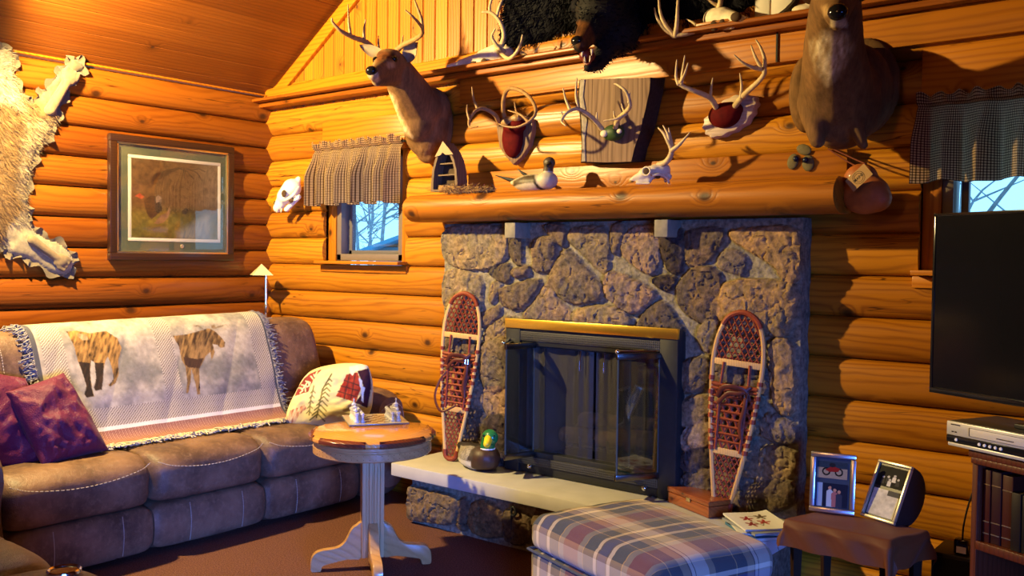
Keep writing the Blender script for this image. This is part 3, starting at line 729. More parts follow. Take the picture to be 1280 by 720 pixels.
# log grate with charred logs inside, fixed in the firebox
gr = MB()
for k in range(6): x = ox0 + .2 + k * .09; gr.tube([(x, YI + .14, .54), (x, YI + .15, .48), (x, YI + .36, .48)], .008, 6)
gr.tube([(ox0 + .15, YI + .2, .475), (ox1 - .15, YI + .2, .475)], .008, 6); gr.build('grate', M_black, parent=ins)
M_char = plain('charred_wood', (.06, .035, .025), .95, nz=.5, scale=25, bump=.6)
for (a, c_, r) in (((-3.0, 4.2, .53), (-2.45, 4.22, .54), .045), ((-2.95, 4.3, .55), (-2.5, 4.27, .56), .05), ((-2.9, 4.24, .62), (-2.5, 4.29, .63), .042)):
    l = MB(); l.cap(a, c_, r, r * .9); l.build('burnt_log', M_char, parent=ins)
# wire-mesh curtains behind the doors
def meshmat():
    nt = NT('wire_mesh'); sp = nt.node('ShaderNodeSeparateXYZ', {0: nt.obj()}).outputs
    a = nt.m('SINE', nt.m('MULTIPLY', nt.m('ADD', sp[0], sp[2]), 900.0)); b = nt.m('SINE', nt.m('MULTIPLY', nt.m('SUBTRACT', sp[0], sp[2]), 900.0))
    f = nt.m('GREATER_THAN', nt.m('MAXIMUM', a, b), .72)
    nt.p(Base_Color=(.085, .083, .083), Metallic=.4, Roughness=.55); tr = nt.node('ShaderNodeBsdfTransparent')
    nt.set(nt.out.inputs['Surface'], nt.node('ShaderNodeMixShader', {0: f, 1: tr.outputs[0], 2: nt.b.outputs[0]}).outputs[0]); return nt.mat
M_mesh = meshmat()
xm = (ox0 + ox1) / 2 + .02
for (a, b_) in ((ox0, xm - .01), (xm + .01, ox1)):
    m = MB(); m.grid(90, 14, lambda u, v: (a + (b_ - a) * u, YI + .045 + .006 * math.sin(u * 31 + 2 * math.sin(u * 7)) * (.5 + .5 * v) + .006 * math.sin(u * 13), oz0 + (oz1 - oz0) * v)); m.build('mesh_curtain', M_mesh, parent=ins)
m = MB(); m.tube([(ox0, YI + .045, oz1 - .005), (ox1, YI + .045, oz1 - .005)], .006, 8); m.build('curtain_rail', M_black, parent=ins)
for x in (xm - .075, xm + .075):
    m = MB(); m.tube([(x, YI + .025, oz1 - .01), (x, YI + .02, oz1 - .06)], .003, 6); m.tube([(x, YI + .02, oz1 - .06), (x, YI + .02, oz1 - .11)], [.003, .006], 8); m.build('pull_tassel', M_chrome, parent=ins)
# bi-fold glass doors folded open: two pairs
M_edge = plain('glass_edge', (.06, .085, .10), .2, nz=.05)
M_rail = plain('dark_nickel', (.16, .15, .13), .25, 1, nz=.05)
def door(p0, p1, knob):
    p0 = Vector((p0[0], p0[1], 0)); p1 = Vector((p1[0], p1[1], 0)); d = (p1 - p0); L = d.length; an_ = math.atan2(d.y, d.x); M = Matrix.Translation((p0.x, p0.y, 0)) @ Matrix.Rotation(an_, 4, 'Z')
    z0, z1 = .452, 1.032; g = MB(); g.box((L / 2, 0, (z0 + z1) / 2), (L, .005, z1 - z0), M=M); dr = g.build('glass_door', M_fireglass, parent=ins, smooth=0)
    e = MB()
    for x in (.002, L - .002): e = MB(); e.box((x, 0, (z0 + z1) / 2), (.004, .006, z1 - z0), M=M); e.build('edge_strip', M_edge, parent=dr)
    for zz in (z0 - .004, z1 + .004): r = MB(); r.box((L / 2, 0, zz), (L + .01, .018, .03), bev=.002, M=M); r.build('rail', M_rail, parent=dr)
    if knob:
        k = MB(); k.tube([M @ Vector((-.01, -.012, z1 + .025)), M @ Vector((L * .95, -.014, z1 + .025))], .008, 8, mat=0); k.ell(M @ Vector((L * .98, -.016, z1 + .025)), .013, seg=10); k.build('handle', M_chrome, parent=dr)
LD = ((-3.225, YI - .015), (-3.105, YI - .20), (-3.06, YI - .012)); RD = ((-2.29, YI - .012), (-2.41, YI - .20), (-2.455, YI - .012))
door(LD[0], LD[1], 1); door(LD[2], LD[1], 0); door(RD[0], RD[1], 1); door(RD[2], RD[1], 0)
for x in (-3.08, -2.36):
    m = MB(); m.ell((x, YI - .02, .375), .014, seg=12); m.tube([(x, YI - .02, .375), (x, YI + .0, .375)], .006, 8); m.build('damper_knob', M_chrome, parent=ins)

# ------------------------------------------------------------------ snowshoes
def clipline(p, d, poly):
    ts = []; n = len(poly)
    for i in range(n):
        ax, ay = poly[i]; bx, by = poly[(i + 1) % n]; ex, ey = bx - ax, by - ay; den = d[0] * ey - d[1] * ex
        if abs(den) < 1e-12: continue
        t = ((ax - p[0]) * ey - (ay - p[1]) * ex) / den; s = ((ax - p[0]) * d[1] - (ay - p[1]) * d[0]) / den
        if 0 <= s < 1: ts.append(t)
    ts.sort(); return [(ts[i], ts[i + 1]) for i in range(0, len(ts) - 1, 2)]
def half_clip(poly, y0, y1):
    def cut(pl, y, keep):
        out = []
        for i in range(len(pl)):
            a, b = pl[i], pl[(i + 1) % len(pl)]; ia = keep * (a[1] - y) >= 0; ib = keep * (b[1] - y) >= 0
            if ia: out.append(a)
            if ia != ib: t = (y - a[1]) / (b[1] - a[1]); out.append((a[0] + (b[0] - a[0]) * t, y))
        return out
    return cut(cut(poly, y0, 1), y1, -1)
def snowshoe(label, M, flip=1, L=.93, W=.118):
    loc = M.translation; t = thing('snowshoe', label, 'snowshoe', loc, 0, None)
    # outline in local (x across, y up the shoe), heel at 0
    hw = [(0, .030), (.04, .040), (.12, .054), (.25, .075), (.40, .096), (.55, .110), (.68, .118), (.78, .113), (.86, .095), (.92, .062)]
    half = [(w_ * W / .118, y * L / .93) for y, w_ in hw]
    pts = [(0, -.012)] + half + [(0, .945 * L / .93)] + [(-a, b) for a, b in half[::-1]]
    out = catmull([(p[0], p[1], 0) for p in pts], 4, True); poly = [(p.x, p.y) for p in out]
    k = L / .93
    f = MB(); f.tube(out, .0115, 8, closed=True, M=M, flat=.8); f.build('frame', M_ash, parent=t)
    # red rawhide wraps over the toe, the heel and along the sides
    w_ = MB(); n = len(out)
    segs = [p for p in out if p.y > .86 * k]; 
    top = sorted([p for p in out if p.y > .875 * k], key=lambda p: p.x); w_.tube(top, .0128, 8, M=M); w_.build('toe_wrap', M_lace, parent=t); w_ = MB()
    bot = sorted([p for p in out if p.y < .055 * k], key=lambda p: p.x); w_.tube(bot, .0145, 8, M=M); w_.build('heel_wrap', M_lace, parent=t)
    for yy in (.30, .34, .38, .43, .47, .51, .56, .605):
        for sx in (-1, 1):
            c_ = min((p for p in out if p.x * sx > 0), key=lambda p: abs(p.y - yy * k)); w_ = MB(); w_.tube([c_ - Vector((0, .010, 0)), c_ + Vector((0, .010, 0))], .0145, 8, M=M); w_.build('wrap', M_lace, parent=t)
    for yy in (.70 * k, .275 * k):
        xs = max(p.x for p in out if abs(p.y - yy) < .04); c_ = MB(); c_.box((0, yy, 0), (2 * xs, .030, .012), bev=.003, M=M); c_.build('crossbar', M_ash, parent=t)
    def lace(y0, y1, sp, r, nm, angs=(0, 60, 120)):
        pl = half_clip(poly, y0 * k, y1 * k); lb = MB(); 
        for ai, a in enumerate(angs):
            a = math.radians(a); d = (math.cos(a), math.sin(a)); nn = (-d[1], d[0])
            for q in range(-60, 60):
                p = (nn[0] * (q + .5 * (ai == 0)) * sp, .45 + nn[1] * (q + .5 * (ai == 0)) * sp)
                for (t0, t1) in clipline(p, d, pl):
                    if t1 - t0 > .006:
                        z = .003 * (ai - 1); lb.tube([(p[0] + d[0] * t0, p[1] + d[1] * t0, z), (p[0] + d[0] * t1, p[1] + d[1] * t1, z)], r, 5, M=M)
        lb.build(nm, M_lace, parent=t)
    lace(.715, .93, .026, .0032, 'toe_lacing'); lace(.0, .262, .022, .0030, 'heel_lacing'); lace(.29, .575, .034, .0066, 'centre_lacing', (63, 117, 0))
    # long side cords and the toe cord
    for sx in (-1, 1):
        s_ = MB(); s_.tube([(sx * .062, .70 * k, .006), (sx * .066, .60 * k, .008), (sx * .058, .28 * k, .006)], .007, 6, M=M); s_.build('side_cord', M_lace, parent=t)
    s_ = MB(); s_.tube([(-.108, .592 * k, .004), (0, .585 * k, .007), (.108, .592 * k, .004)], .0105, 8, M=M); s_.build('toe_cord', M_lace, parent=t); s_ = MB(); s_.tube([(-.108, .572 * k, .004), (0, .565 * k, .007), (.108, .572 * k, .004)], .008, 8, M=M)
    s_.build('toe_cord', M_lace, parent=t)
    b_ = MB()   # leather toe binding, straps and buckle
    b_.tube(catmull([(-.075, .53 * k, .012), (-.05, .575 * k, .03), (0, .592 * k, .042), (.055, .578 * k, .03), (.075, .535 * k, .012)], 5), .012, 8, M=M, flat=.35)
    b_.tube(catmull([(-.07, .50 * k, .012), (-.02, .555 * k, .028), (.04, .565 * k, .032), (.078, .60 * k, .015)], 5), .010, 8, M=M, flat=.35)
    b_.tube(catmull([(.06, .585 * k, .018), (.062, .50 * k, .022), (.05, .42 * k, .018), (.058, .35 * k, .012)], 5), .010, 8, M=M, flat=.35)
    if flip < 0: b_.tube(catmull([(-.07, .49 * k, .012), (-.105, .42 * k, .03), (-.112, .33 * k, .045), (-.06, .26 * k, .05), (.02, .30 * k, .035)], 6), .007, 8, M=M, flat=.4)
    b_.build('binding_strap', plain('binding_leather', (.10, .022, .014), .45, nz=.2), parent=t)
    u = MB(); u.tube([(.058, .545 * k, .03), (.075, .545 * k, .03), (.075, .57 * k, .03), (.058, .57 * k, .03)], .0025, 6, closed=True, M=M); u.build('buckle', M_chrome, parent=t)
    return t
def shoe_matrix(foot, tipx, tipz, tipy, yaw=0):
    f = Vector(foot); y = (Vector((tipx, tipy, tipz)) - f).normalized(); z = Vector((math.sin(yaw), -math.cos(yaw), 0)); x = y.cross(z).normalized(); z = x.cross(y)
    return Matrix((x, y, z)).transposed().to_4x4() @ Matrix.Identity(4) if False else Matrix.Translation(f) @ Matrix((x, y, z)).transposed().to_4x4()
snowshoe('red laced wooden snowshoe leaning where the log wall meets the fireplace, behind the duck decoy', shoe_matrix((-3.62, 3.93, .356), -3.585, 1.30, 4.0, .22), -1)
snowshoe('red laced wooden snowshoe leaning on the stones between the firebox and the photo frames', shoe_matrix((-1.925, 3.935, .356), -1.865, 1.25, 3.995, .10), 1, L=.90)
# ------------------------------------------------------------------ sofa
def proj(p):
    c = CAMROT.transposed() @ (Vector(p) - CAMPOS); return 640 + FPX * c.x / -c.z, 360 - FPX * c.y / -c.z
def projn(V):
    c = (np.asarray(V) - np.array(CAMPOS)) @ np.array(CAMROT); return 640 + FPX * c[:, 0] / -c[:, 2], 360 - FPX * c[:, 1] / -c[:, 2]
def padded(mb, y0, y1, prof, nu=34, p=9, axis='y', wrn=.006, seed=0, dents=(), minS=.0):
    """upholstered block: closed profile (a,z) swept from y0 to y1 with puffed, rounded ends"""
    pr = [(q[0], q[1]) for q in catmull([(a, z, 0) for a, z in prof], 6, True)]; m = len(pr)
    ca = sum(q[0] for q in pr) / m; cz = sum(q[1] for q in pr) / m; vs = []; fs = []
    us = [.5 - .5 * math.cos(PI * i / (nu - 1)) for i in range(nu)]; us = [.35 * u + .65 * i / (nu - 1) for i, u in enumerate(us)]
    for u in us:
        e = abs(2 * u - 1); s = (1 - min(1, e) ** p) ** (1 / p) if e < 1 else 0
        s = max(s, .80 if e >= .999 else s)
        for d, w in dents: s -= .03 * math.exp(-((u - d) / w) ** 2)
        y = y0 + (y1 - y0) * u
        for (a, z) in pr:
            q = 1 + wrn * 6 * (float(vnoise(np.array([y * 5 + seed * 9]), np.array([(a * 3 + z * 7)]), seed)[0]) - .5)
            A = ca + (a - ca) * s * q; Z = cz + (z - cz) * s * q
            vs.append((A, y, Z) if axis == 'y' else (y, A, Z))
    for i in range(len(us) - 1):
        for k in range(m):
            k2 = (k + 1) % m; fs.append([i * m + k, i * m + k2, (i + 1) * m + k2, (i + 1) * m + k])
    fs.append(list(range(m))[::-1]); fs.append([(len(us) - 1) * m + k for k in range(m)])
    mb.add(vs, fs); return mb
def stitch_line(mb, pts, r=.0022):
    P = catmull(pts, 8)
    for i in range(0, len(P) - 1): mb.tube([P[i], P[i].lerp(P[i + 1], .62)], r, 4)
sofa = thing('recliner_sofa', 'long brown leather three-seat reclining sofa along the log wall', 'sofa', (-4.85, 2.78, 0))
mods = [(1.74, 2.44), (2.44, 3.10), (3.10, 3.78)]
SEATP = [(-4.98, .30), (-4.98, .46), (-4.80, .495), (-4.60, .505), (-4.42, .515), (-4.30, .508), (-4.218, .455), (-4.205, .37), (-4.235, .275), (-4.40, .265), (-4.75, .27)]
FOOTP = [(-4.40, .035), (-4.40, .25), (-4.27, .265), (-4.225, .23), (-4.212, .15), (-4.225, .06), (-4.26, .035)]
BACKP = [(-4.90, .60), (-4.815, .64), (-4.80, .74), (-4.85, .90), (-4.895, 1.02), (-4.97, 1.085), (-5.10, 1.09), (-5.20, 1.02), (-5.16, .8), (-5.06, .60)]
LUMBP = [(-5.05, .42), (-4.80, .43), (-4.735, .48), (-4.735, .56), (-4.79, .64), (-4.95, .67), (-5.05, .62)]
b = MB(); b.box((-4.86, 2.78, .16), (1.0, 2.30, .26), bev=.03); b.box((-5.18, 2.78, .55), (.20, 2.2, .95), bev=.06, seg=4); b.build('base', M_leather, parent=sofa)
for k, (a, c) in enumerate(mods):
    m = padded(MB(), a + .004, c - .004, SEATP, seed=k + 1); sc = m.build('seat_cushion', M_leather, parent=sofa, smooth=60)
    st = MB(); L = c - a
    stitch_line(st, [(-4.222, a + .02, .478), (-4.207, a + L * .15, .448), (-4.201, a + L * .4, .425), (-4.201, a + L * .65, .428), (-4.207, a + L * .88, .455), (-4.225, c - .02, .480)]); st.build('stitching', M_stitch, parent=sc)
    m = padded(MB(), a + .004, c - .004, FOOTP, seed=k + 11, dents=((.28, .012), (.75, .012)), nu=60); fo = m.build('footrest_panel', M_leather, parent=sofa, smooth=60)
    for u in (.295, .765): st = MB(); stitch_line(st, [(-4.222, a + L * u, .242), (-4.2105, a + L * u, .19), (-4.2075, a + L * u, .14), (-4.2135, a + L * u, .085), (-4.222, a + L * u, .05)]); st.build('stitching', M_stitch, parent=fo)
    c2 = c + (.20 if k == 2 else 0); a2 = a - (.20 if k == 0 else 0)
    m = padded(MB(), a2 + .003, c2 - .003, BACKP, seed=k + 21, p=11, dents=((.5, .010),), nu=50); bk = m.build('back_cushion', M_leather, parent=sofa, smooth=60)
    st = MB(); yy = (a2 + c2) / 2 + .008; stitch_line(st, [(-4.812, yy, .68), (-4.80, yy, .76), (-4.845, yy, .90), (-4.89, yy, 1.01), (-4.96, yy, 1.075), (-5.05, yy, 1.092)]); st.build('stitching', M_stitch, parent=bk)
    m = padded(MB(), a + .003, c - .003, LUMBP, seed=k + 31); m.build('lumbar_cushion', M_leather, parent=sofa, smooth=60)
def armprof(y0, y1): 
    c = (y0 + y1) / 2; w = (y1 - y0) / 2
    return [(c - w, .05), (c - w, .40), (c - w * 1.12, .56), (c - w * .85, .66), (c, .695), (c + w * .85, .66), (c + w * 1.12, .56), (c + w, .40), (c + w, .05)]
for (y0, y1) in ((1.42, 1.715), (3.83, 4.06)):
    m = padded(MB(), -5.15, -4.13, armprof(y0, y1), axis='x', p=7, seed=int(y0 * 10)); ar = m.build('armrest', M_leather, parent=sofa, smooth=60)
    st = MB(); c = (y0 + y1) / 2; stitch_line(st, [(-4.14, c - .12, .50), (-4.12, c - .08, .58), (-4.118, c, .61), (-4.12, c + .08, .58), (-4.14, c + .12, .50)]); st.build('stitching', M_stitch, parent=ar)

# ------------------------------------------------------------------ wildlife throw blanket
BY0, BY1 = 2.13, 3.56
bprof = catmull([(-5.21, 0, .95), (-5.17, 0, 1.075), (-5.08, 0, 1.115), (-4.97, 0, 1.112), (-4.90, 0, 1.05), (-4.845, 0, .915), (-4.79, 0, .76), (-4.765, 0, .66), (-4.735, 0, .575), (-4.70, 0, .530), (-4.65, 0, .516), (-4.57, 0, .519)], 10)
# equal arc-length resample
_s = [0.0]
for i in range(1, len(bprof)): _s.append(_s[-1] + (bprof[i] - bprof[i - 1]).length)
def bp(v):
    t = v * _s[-1]; k = max(0, min(len(_s) - 2, int(np.searchsorted(_s, t)) - 1)); f = (t - _s[k]) / max(1e-9, _s[k + 1] - _s[k]); return bprof[k].lerp(bprof[k + 1], f)
NU, NV = 400, 260
bl = thing('throw_blanket', 'woven throw blanket with a bear and a moose, draped over the sofa back', 'blanket', (-4.66, 2.85, .53))
_pv = [bp(j / (NV - 1)) for j in range(NV)]
def bpos(u, v):
    p = bp(v) if not isinstance(v, int) else _pv[v]; vv = v if not isinstance(v, int) else v / (NV - 1)
    sag = .02 * math.sin(u * 9 + 1) * vv + .012 * math.sin(u * 21) * vv; skew = .03 * vv
    fold = .004 * math.sin(u * 13 + vv * 4) * (.3 + vv) + .002 * math.sin(u * 37 + vv * 14)
    zz = p.z - (.035 * math.sin(PI * u) * max(0, vv - .55) * 0) 
    return (p.x + abs(fold) + .004, BY0 + (BY1 - BY0) * u + skew, zz + abs(fold) * .5 + .004 + .02 * u * (vv < .6) * math.sin(PI * vv / .6))
V = np.array([bpos(i / (NU - 1), j) for j in range(NV) for i in range(NU)])
X, Y = projn(V); U = np.tile(np.linspace(0, 1, NU), NV); W = np.repeat(np.linspace(0, 1, NV), NU)
mpos = np.stack([U * 1.43, W * _s[-1]], -1)
cream = np.array(S('#b9ad98')); blue_g = np.array(S('#7c776c')); white = np.array(S('#b0a48e'))
n1 = vnoise(mpos[:, 0] * 9, mpos[:, 1] * 9, 4, 4)[:, None]; n2 = vnoise(mpos[:, 0] * 55, mpos[:, 1] * 55, 6, 2)[:, None]
Cb = white * (1 - sstep(.3, .75, n1)) + blue_g * sstep(.3, .75, n1); Cb = Cb * (.72 + .5 * n2)
diag = ((mpos[:, 0] * 1.0 + mpos[:, 1] * 1.0) * 62) % 1.0; dcol = np.where(diag[:, None] < .5, np.array(S('#c8bda6')), np.array(S('#6a5a50')))
band = np.zeros(len(V), bool)
yv = V[:, 1]
for a, c in ((.035, .115), (.475, .545), (.915, .985)): band |= (U > a) & (U < c)
vb = np.array([0.0]); 
def vpx(py_list): return py_list
zarc = W
band |= (zarc > .735) & (zarc < .825)
Cb[band] = dcol[band] * .95
m_ = (zarc >= .825) & (zarc < .845); Cb[m_] = np.array(S('#cfc8bc'))
m_ = zarc >= .845; d2 = ((mpos[:, 0] + mpos[:, 1]) * 75) % 1.0; Cb[m_] = np.where(d2[m_][:, None] < .55, np.array(S('#6b3f3a')), np.array(S('#9a7468')))
m_ = (U < .02) | (U > .992); Cb[m_] = np.array(S('#46464c'))
def pp(lst, ox, oy, sc): return [(ox + x / sc, oy + y / sc) for x, y in lst]
def paint(Cx, X, Y, poly, c1, c2, sc=8, soft=.8, mask=None, seed=1, amp=1.0):
    d = polydist(X, Y, poly) + (vnoise(X * .6, Y * .6, seed) - .5) * 1.2; r = np.clip(d / soft + .5, 0, 1)[:, None]
    if mask is not None: r = r * mask[:, None]
    t = np.clip((vnoise(X * .42 + Y * .1, Y * .11, seed + 3, 4) - .25) * 2, 0, 1)[:, None]
    c = np.array(S(c1)) * (1 - t) + np.array(S(c2)) * t
    return Cx * (1 - r) + c * r
front = W > .22
k_ = lambda l: pp(l, 0, 380, 3.556)
Cb = paint(Cb, X, Y, k_([(295, 122), (340, 118), (400, 130), (470, 120), (520, 150), (540, 195), (525, 255), (528, 310), (515, 350), (490, 368), (482, 360), (505, 335), (500, 290), (480, 235), (470, 250), (460, 290), (458, 340), (452, 380), (425, 386), (418, 372), (428, 330), (420, 260), (405, 250), (400, 300), (408, 370), (418, 410), (385, 416), (375, 400), (385, 365), (365, 300), (345, 250), (330, 190), (310, 150)]), '#2c190a', '#b98a46', mask=front)
Cb = paint(Cb, X, Y, k_([(348, 255), (400, 262), (402, 330), (408, 372), (418, 410), (385, 416), (375, 400), (385, 365), (365, 300)]), '#191210', '#38241a', mask=front, seed=4)
Cb = paint(Cb, X, Y, k_([(420, 260), (462, 262), (458, 340), (452, 380), (425, 386), (418, 372), (428, 330)]), '#1e1512', '#3c281c', mask=front, seed=6)
Cb = paint(Cb, X, Y, k_([(340, 130), (385, 135), (392, 158), (370, 162), (350, 150)]), '#b59c74', '#8a6a44', mask=front, seed=7)
Cb = paint(Cb, X, Y, k_([(768, 142), (830, 135), (890, 118), (930, 108), (960, 125), (985, 150), (1000, 170), (998, 192), (980, 196), (965, 182), (945, 178), (955, 215), (940, 250), (935, 215), (915, 230), (900, 265), (885, 285), (888, 340), (890, 400), (878, 405), (868, 350), (850, 285), (848, 340), (838, 395), (828, 398), (832, 340), (825, 280), (808, 250), (795, 190)]), '#3a2412', '#a27c46', mask=front, seed=9)
Cb = paint(Cb, X, Y, k_([(815, 235), (880, 245), (905, 240), (888, 285), (840, 282), (822, 270)]), '#33201a', '#4a2e1e', mask=front, seed=11)
for l in ([(905, 112), (880, 100), (850, 98), (882, 94)], [(945, 112), (970, 98), (1005, 92), (975, 104)], [(940, 108), (938, 96), (955, 92), (958, 106)]): Cb = paint(Cb, X, Y, k_(l), '#5a4632', '#7a6448', soft=1.2, mask=front, seed=13)
M_blanket = vcol('woven_blanket', .95, .12, (240, 240, 240), .35, .1, .2)
bm_ = MB(); bm_.v = [tuple(p) for p in V]
for j in range(NV - 1):
    for i in range(NU - 1): a = j * NU + i; bm_.f.append([a, a + 1, a + NU + 1, a + NU])
bm_.m = [0] * len(bm_.f); bm_.uv = [None] * len(bm_.f); bm_.col = Cb
bm_.build('woven_panel', M_blanket, parent=bl, smooth=180)
def fringe(name, starts, dirs, L, mat, r=.0026, seed=3, curl=.012):
    f = MB(); rn = random.Random(seed)
    for s, d in zip(starts, dirs):
        s = Vector(s); d = Vector(d).normalized(); l = L * rn.uniform(.75, 1.15); pts = [s]
        for k in range(1, 5): pts.append(s + d * l * k / 4 + Vector((rn.gauss(0, curl) * k / 3 * .5 + .004, rn.gauss(0, curl) * k / 3, rn.gauss(0, curl) * .5)))
        f.tube(catmull(pts, 2), r, 4, caps=False)
    return f.build(name, mat, parent=bl, smooth=60)
M_fr = plain('fringe_wool', '#8b8684', .95, nz=.4, scale=60); M_fr2 = plain('fringe_cream', '#c2b598', .95, nz=.3, scale=60)
js = [.14 + .84 * k / 170 for k in range(171)]
fringe('fringe', [bpos(0, v) for v in js], [(.15, -1, -.45)] * 171, .055, M_fr, .0032); fringe('fringe', [bpos(1.0, v) for v in js], [(.15, 1, -.5)] * 171, .05, M_fr, .0032, 5)
fringe('fringe', [bpos(k / 330, 1.0) for k in range(331)], [(1, .1, .06)] * 331, .085, M_fr2, .0036, 8, .010)

# ------------------------------------------------------------------ pillows
def pillow4(c4, T, n=60, wr=.012, seed=0, sag=0.0, pin=.10, rnd=.06):
    """cushion on four corners (bl, br, tr, tl), puffed both ways, edges drawn in"""
    c = [Vector(p) for p in c4]; nrm = ((c[1] - c[0]).cross(c[3] - c[0]) + (c[2] - c[1]).cross(c[3] - c[1])).normalized()
    m = MB(); us = [.5 - .5 * math.cos(PI * i / (n - 1)) * (1) for i in range(n)]; us = [.5 * u + .5 * i / (n - 1) for i, u in enumerate(us)]
    for side in (1, -1):
        vs = []
        for v in us:
            for u in us:
                a, b_ = 2 * u - 1, 2 * v - 1
                A = a * (1 - pin * (1 - b_ * b_) * abs(a) ** 3); B = b_ * (1 - pin * (1 - a * a) * abs(b_) ** 3); rc = 1 - rnd * a * a * b_ * b_; A *= rc; B *= rc; s, t = (A + 1) / 2, (B + 1) / 2
                p = (c[0] * (1 - s) + c[1] * s) * (1 - t) + (c[3] * (1 - s) + c[2] * s) * t
                h = T * ((1 - abs(a) ** 2.6) * (1 - abs(b_) ** 2.6)) ** .55
                cr = float(vnoise(np.array([u * 5 + seed]), np.array([v * 5 + seed * 3]), seed)[0] - .5); r1 = math.sin((u * 1.3 + v) * 9 + seed + cr * 6) * (abs(a) ** 2 + abs(b_) ** 2) * .5
                h += (cr * wr * 2 + r1 * wr * .5) * (1 - max(abs(a), abs(b_)) ** 6)
                vs.append(p + nrm * h * side)
        fs = []
        for j in range(n - 1):
            for i in range(n - 1):
                q = [j * n + i, j * n + i + 1, (j + 1) * n + i + 1, (j + 1) * n + i]; fs.append(q if side > 0 else q[::-1])
        m.add(vs, fs)
    return m
pc = lambda px, py, x: onx(px, py, x)
p1 = pillow4([pc(52, 588, -4.42), pc(140, 565, -4.44), pc(80, 462, -4.66), pc(2, 488, -4.64)], .095, seed=3, wr=.03)
tag(p1.build('throw_pillow', M_purple, loc=tuple(pc(62, 583, -4.48)), smooth=80), 'plum purple satin pillow with its whole front showing, leaning over the blanket edge', 'pillow', 'purple sofa pillows')
p2 = pillow4([pc(-80, 592, -4.52), pc(60, 592, -4.56), pc(34, 470, -4.78), pc(-45, 452, -4.74)], .08, seed=8, wr=.03)
tag(p2.build('throw_pillow', M_purple, loc=tuple(pc(10, 590, -4.53)), smooth=80), 'plum purple satin pillow half hidden behind the other one at the sofa arm', 'pillow', 'purple sofa pillows')
# lodge pillow: cream with a green fir, maroon lettered strip and red plaid patch
p3 = pillow4([ony(346, 540, 3.42), ony(466, 530, 3.70), ony(466, 450, 3.73), ony(388, 458, 3.66)], .115, n=150, seed=12, wr=.02, pin=.02, rnd=.16)
V3 = np.array(p3.v); X, Y = projn(V3); C3 = np.ones((len(V3), 3)) * np.array(S('#cdc08f')); z3 = lambda l: pp(l, 340, 440, 7.11)
fr_ = np.ones(len(V3)); 
C3 = paint(C3, X, Y, z3([(150, 520), (200, 330), (260, 230), (330, 180), (340, 300), (330, 360), (180, 420)]), '#cfc6a8', '#c4b88e', seed=2)
C3 = paint(C3, X, Y, z3([(200, 395), (235, 310), (290, 230), (350, 185), (450, 150), (400, 200), (345, 290), (325, 352), (260, 372)]), '#6e2018', '#82301f', seed=3)
def stroke(C, X, Y, pts, w, col):
    for (ax, ay), (bx, by) in zip(pts[:-1], pts[1:]):
        ex, ey = bx - ax, by - ay; t = np.clip(((X - ax) * ex + (Y - ay) * ey) / (ex * ex + ey * ey), 0, 1); d = np.hypot(X - ax - t * ex, Y - ay - t * ey)
        r = np.clip((w - d) / .5 + .5, 0, 1)[:, None]; C = C * (1 - r) + np.array(S(col)) * r
    return C
for l in ([(232, 318), (258, 320), (272, 345), (250, 362)], [(262, 292), (292, 300), (298, 350)], [(292, 300), (272, 330)], [(300, 258), (325, 275), (330, 300), (310, 310), (300, 290), (318, 262)], [(318, 262), (340, 270), (335, 290)], [(345, 215), (365, 240)], [(372, 200), (380, 220), (400, 175)]):
    C3 = stroke(C3, X, Y, z3(l), .75, '#cfc4a6')
C3 = stroke(C3, X, Y, z3([(530, 195), (450, 330), (395, 580)]), .9, '#59532f')
for t in range(9):
    a = .12 + .1 * t; px_, py_ = (530 - 135 * a, 195 + 385 * a); w_ = 12 + 62 * a
    C3 = stroke(C3, X, Y, z3([(px_ - w_, py_ + w_ * .8), (px_, py_), (px_ + w_ * .9, py_ + w_ * .95)]), .85, '#66603a')
C3 = stroke(C3, X, Y, z3([(372, 300), (345, 420), (330, 560)]), .8, '#6a6440')
for t in range(5): q = (365 - 9 * t, 340 + 45 * t); C3 = stroke(C3, X, Y, z3([(q[0] - 22, q[1] + 25), q, (q[0] + 20, q[1] + 25)]), .7, '#6a6440')
C3 = paint(C3, X, Y, z3([(660, 200), (760, 180), (800, 300), (745, 448), (568, 392), (625, 280)]), '#7c1713', '#9c3a26', seed=5)
for l in ([(640, 250), (780, 300)], [(610, 300), (770, 345)], [(590, 350), (755, 400)], [(690, 195), (640, 415)], [(740, 190), (700, 430)]): C3 = stroke(C3, X, Y, z3(l), .7, '#4a2420')
C3 = paint(C3, X, Y, z3([(760, 170), (860, 145), (885, 290), (850, 500), (740, 450), (790, 380), (810, 300)]), '#2c0f22', '#40162c', seed=6)
C3 = paint(C3, X, Y, z3([(770, 230), (800, 250), (800, 300), (830, 320), (815, 360), (812, 450), (795, 430), (795, 340), (780, 290)]), '#c9d3dd', '#b5b9c8', seed=7)
C3 = paint(C3, X, Y, z3([(690, 130), (830, 95), (860, 140), (740, 170), (715, 215), (690, 175)]), '#d9d2bc', '#cfc7ac', seed=8)
C3 = paint(C3, X, Y, z3([(100, 640), (160, 520), (290, 470), (310, 500), (240, 560), (200, 640)]), '#8c2f16', '#c4b39a', seed=9, sc=4)
p3.col = C3
M_lodge = vcol('printed_cotton', .9, .06, (200, 200, 200), .2, .2, .1)
tag(p3.build('lodge_pillow', M_lodge, loc=tuple(pc(410, 540, -4.46)), smooth=80), 'cream pillow printed with a fir tree, a plaid patch and a maroon lettered strip', 'pillow')

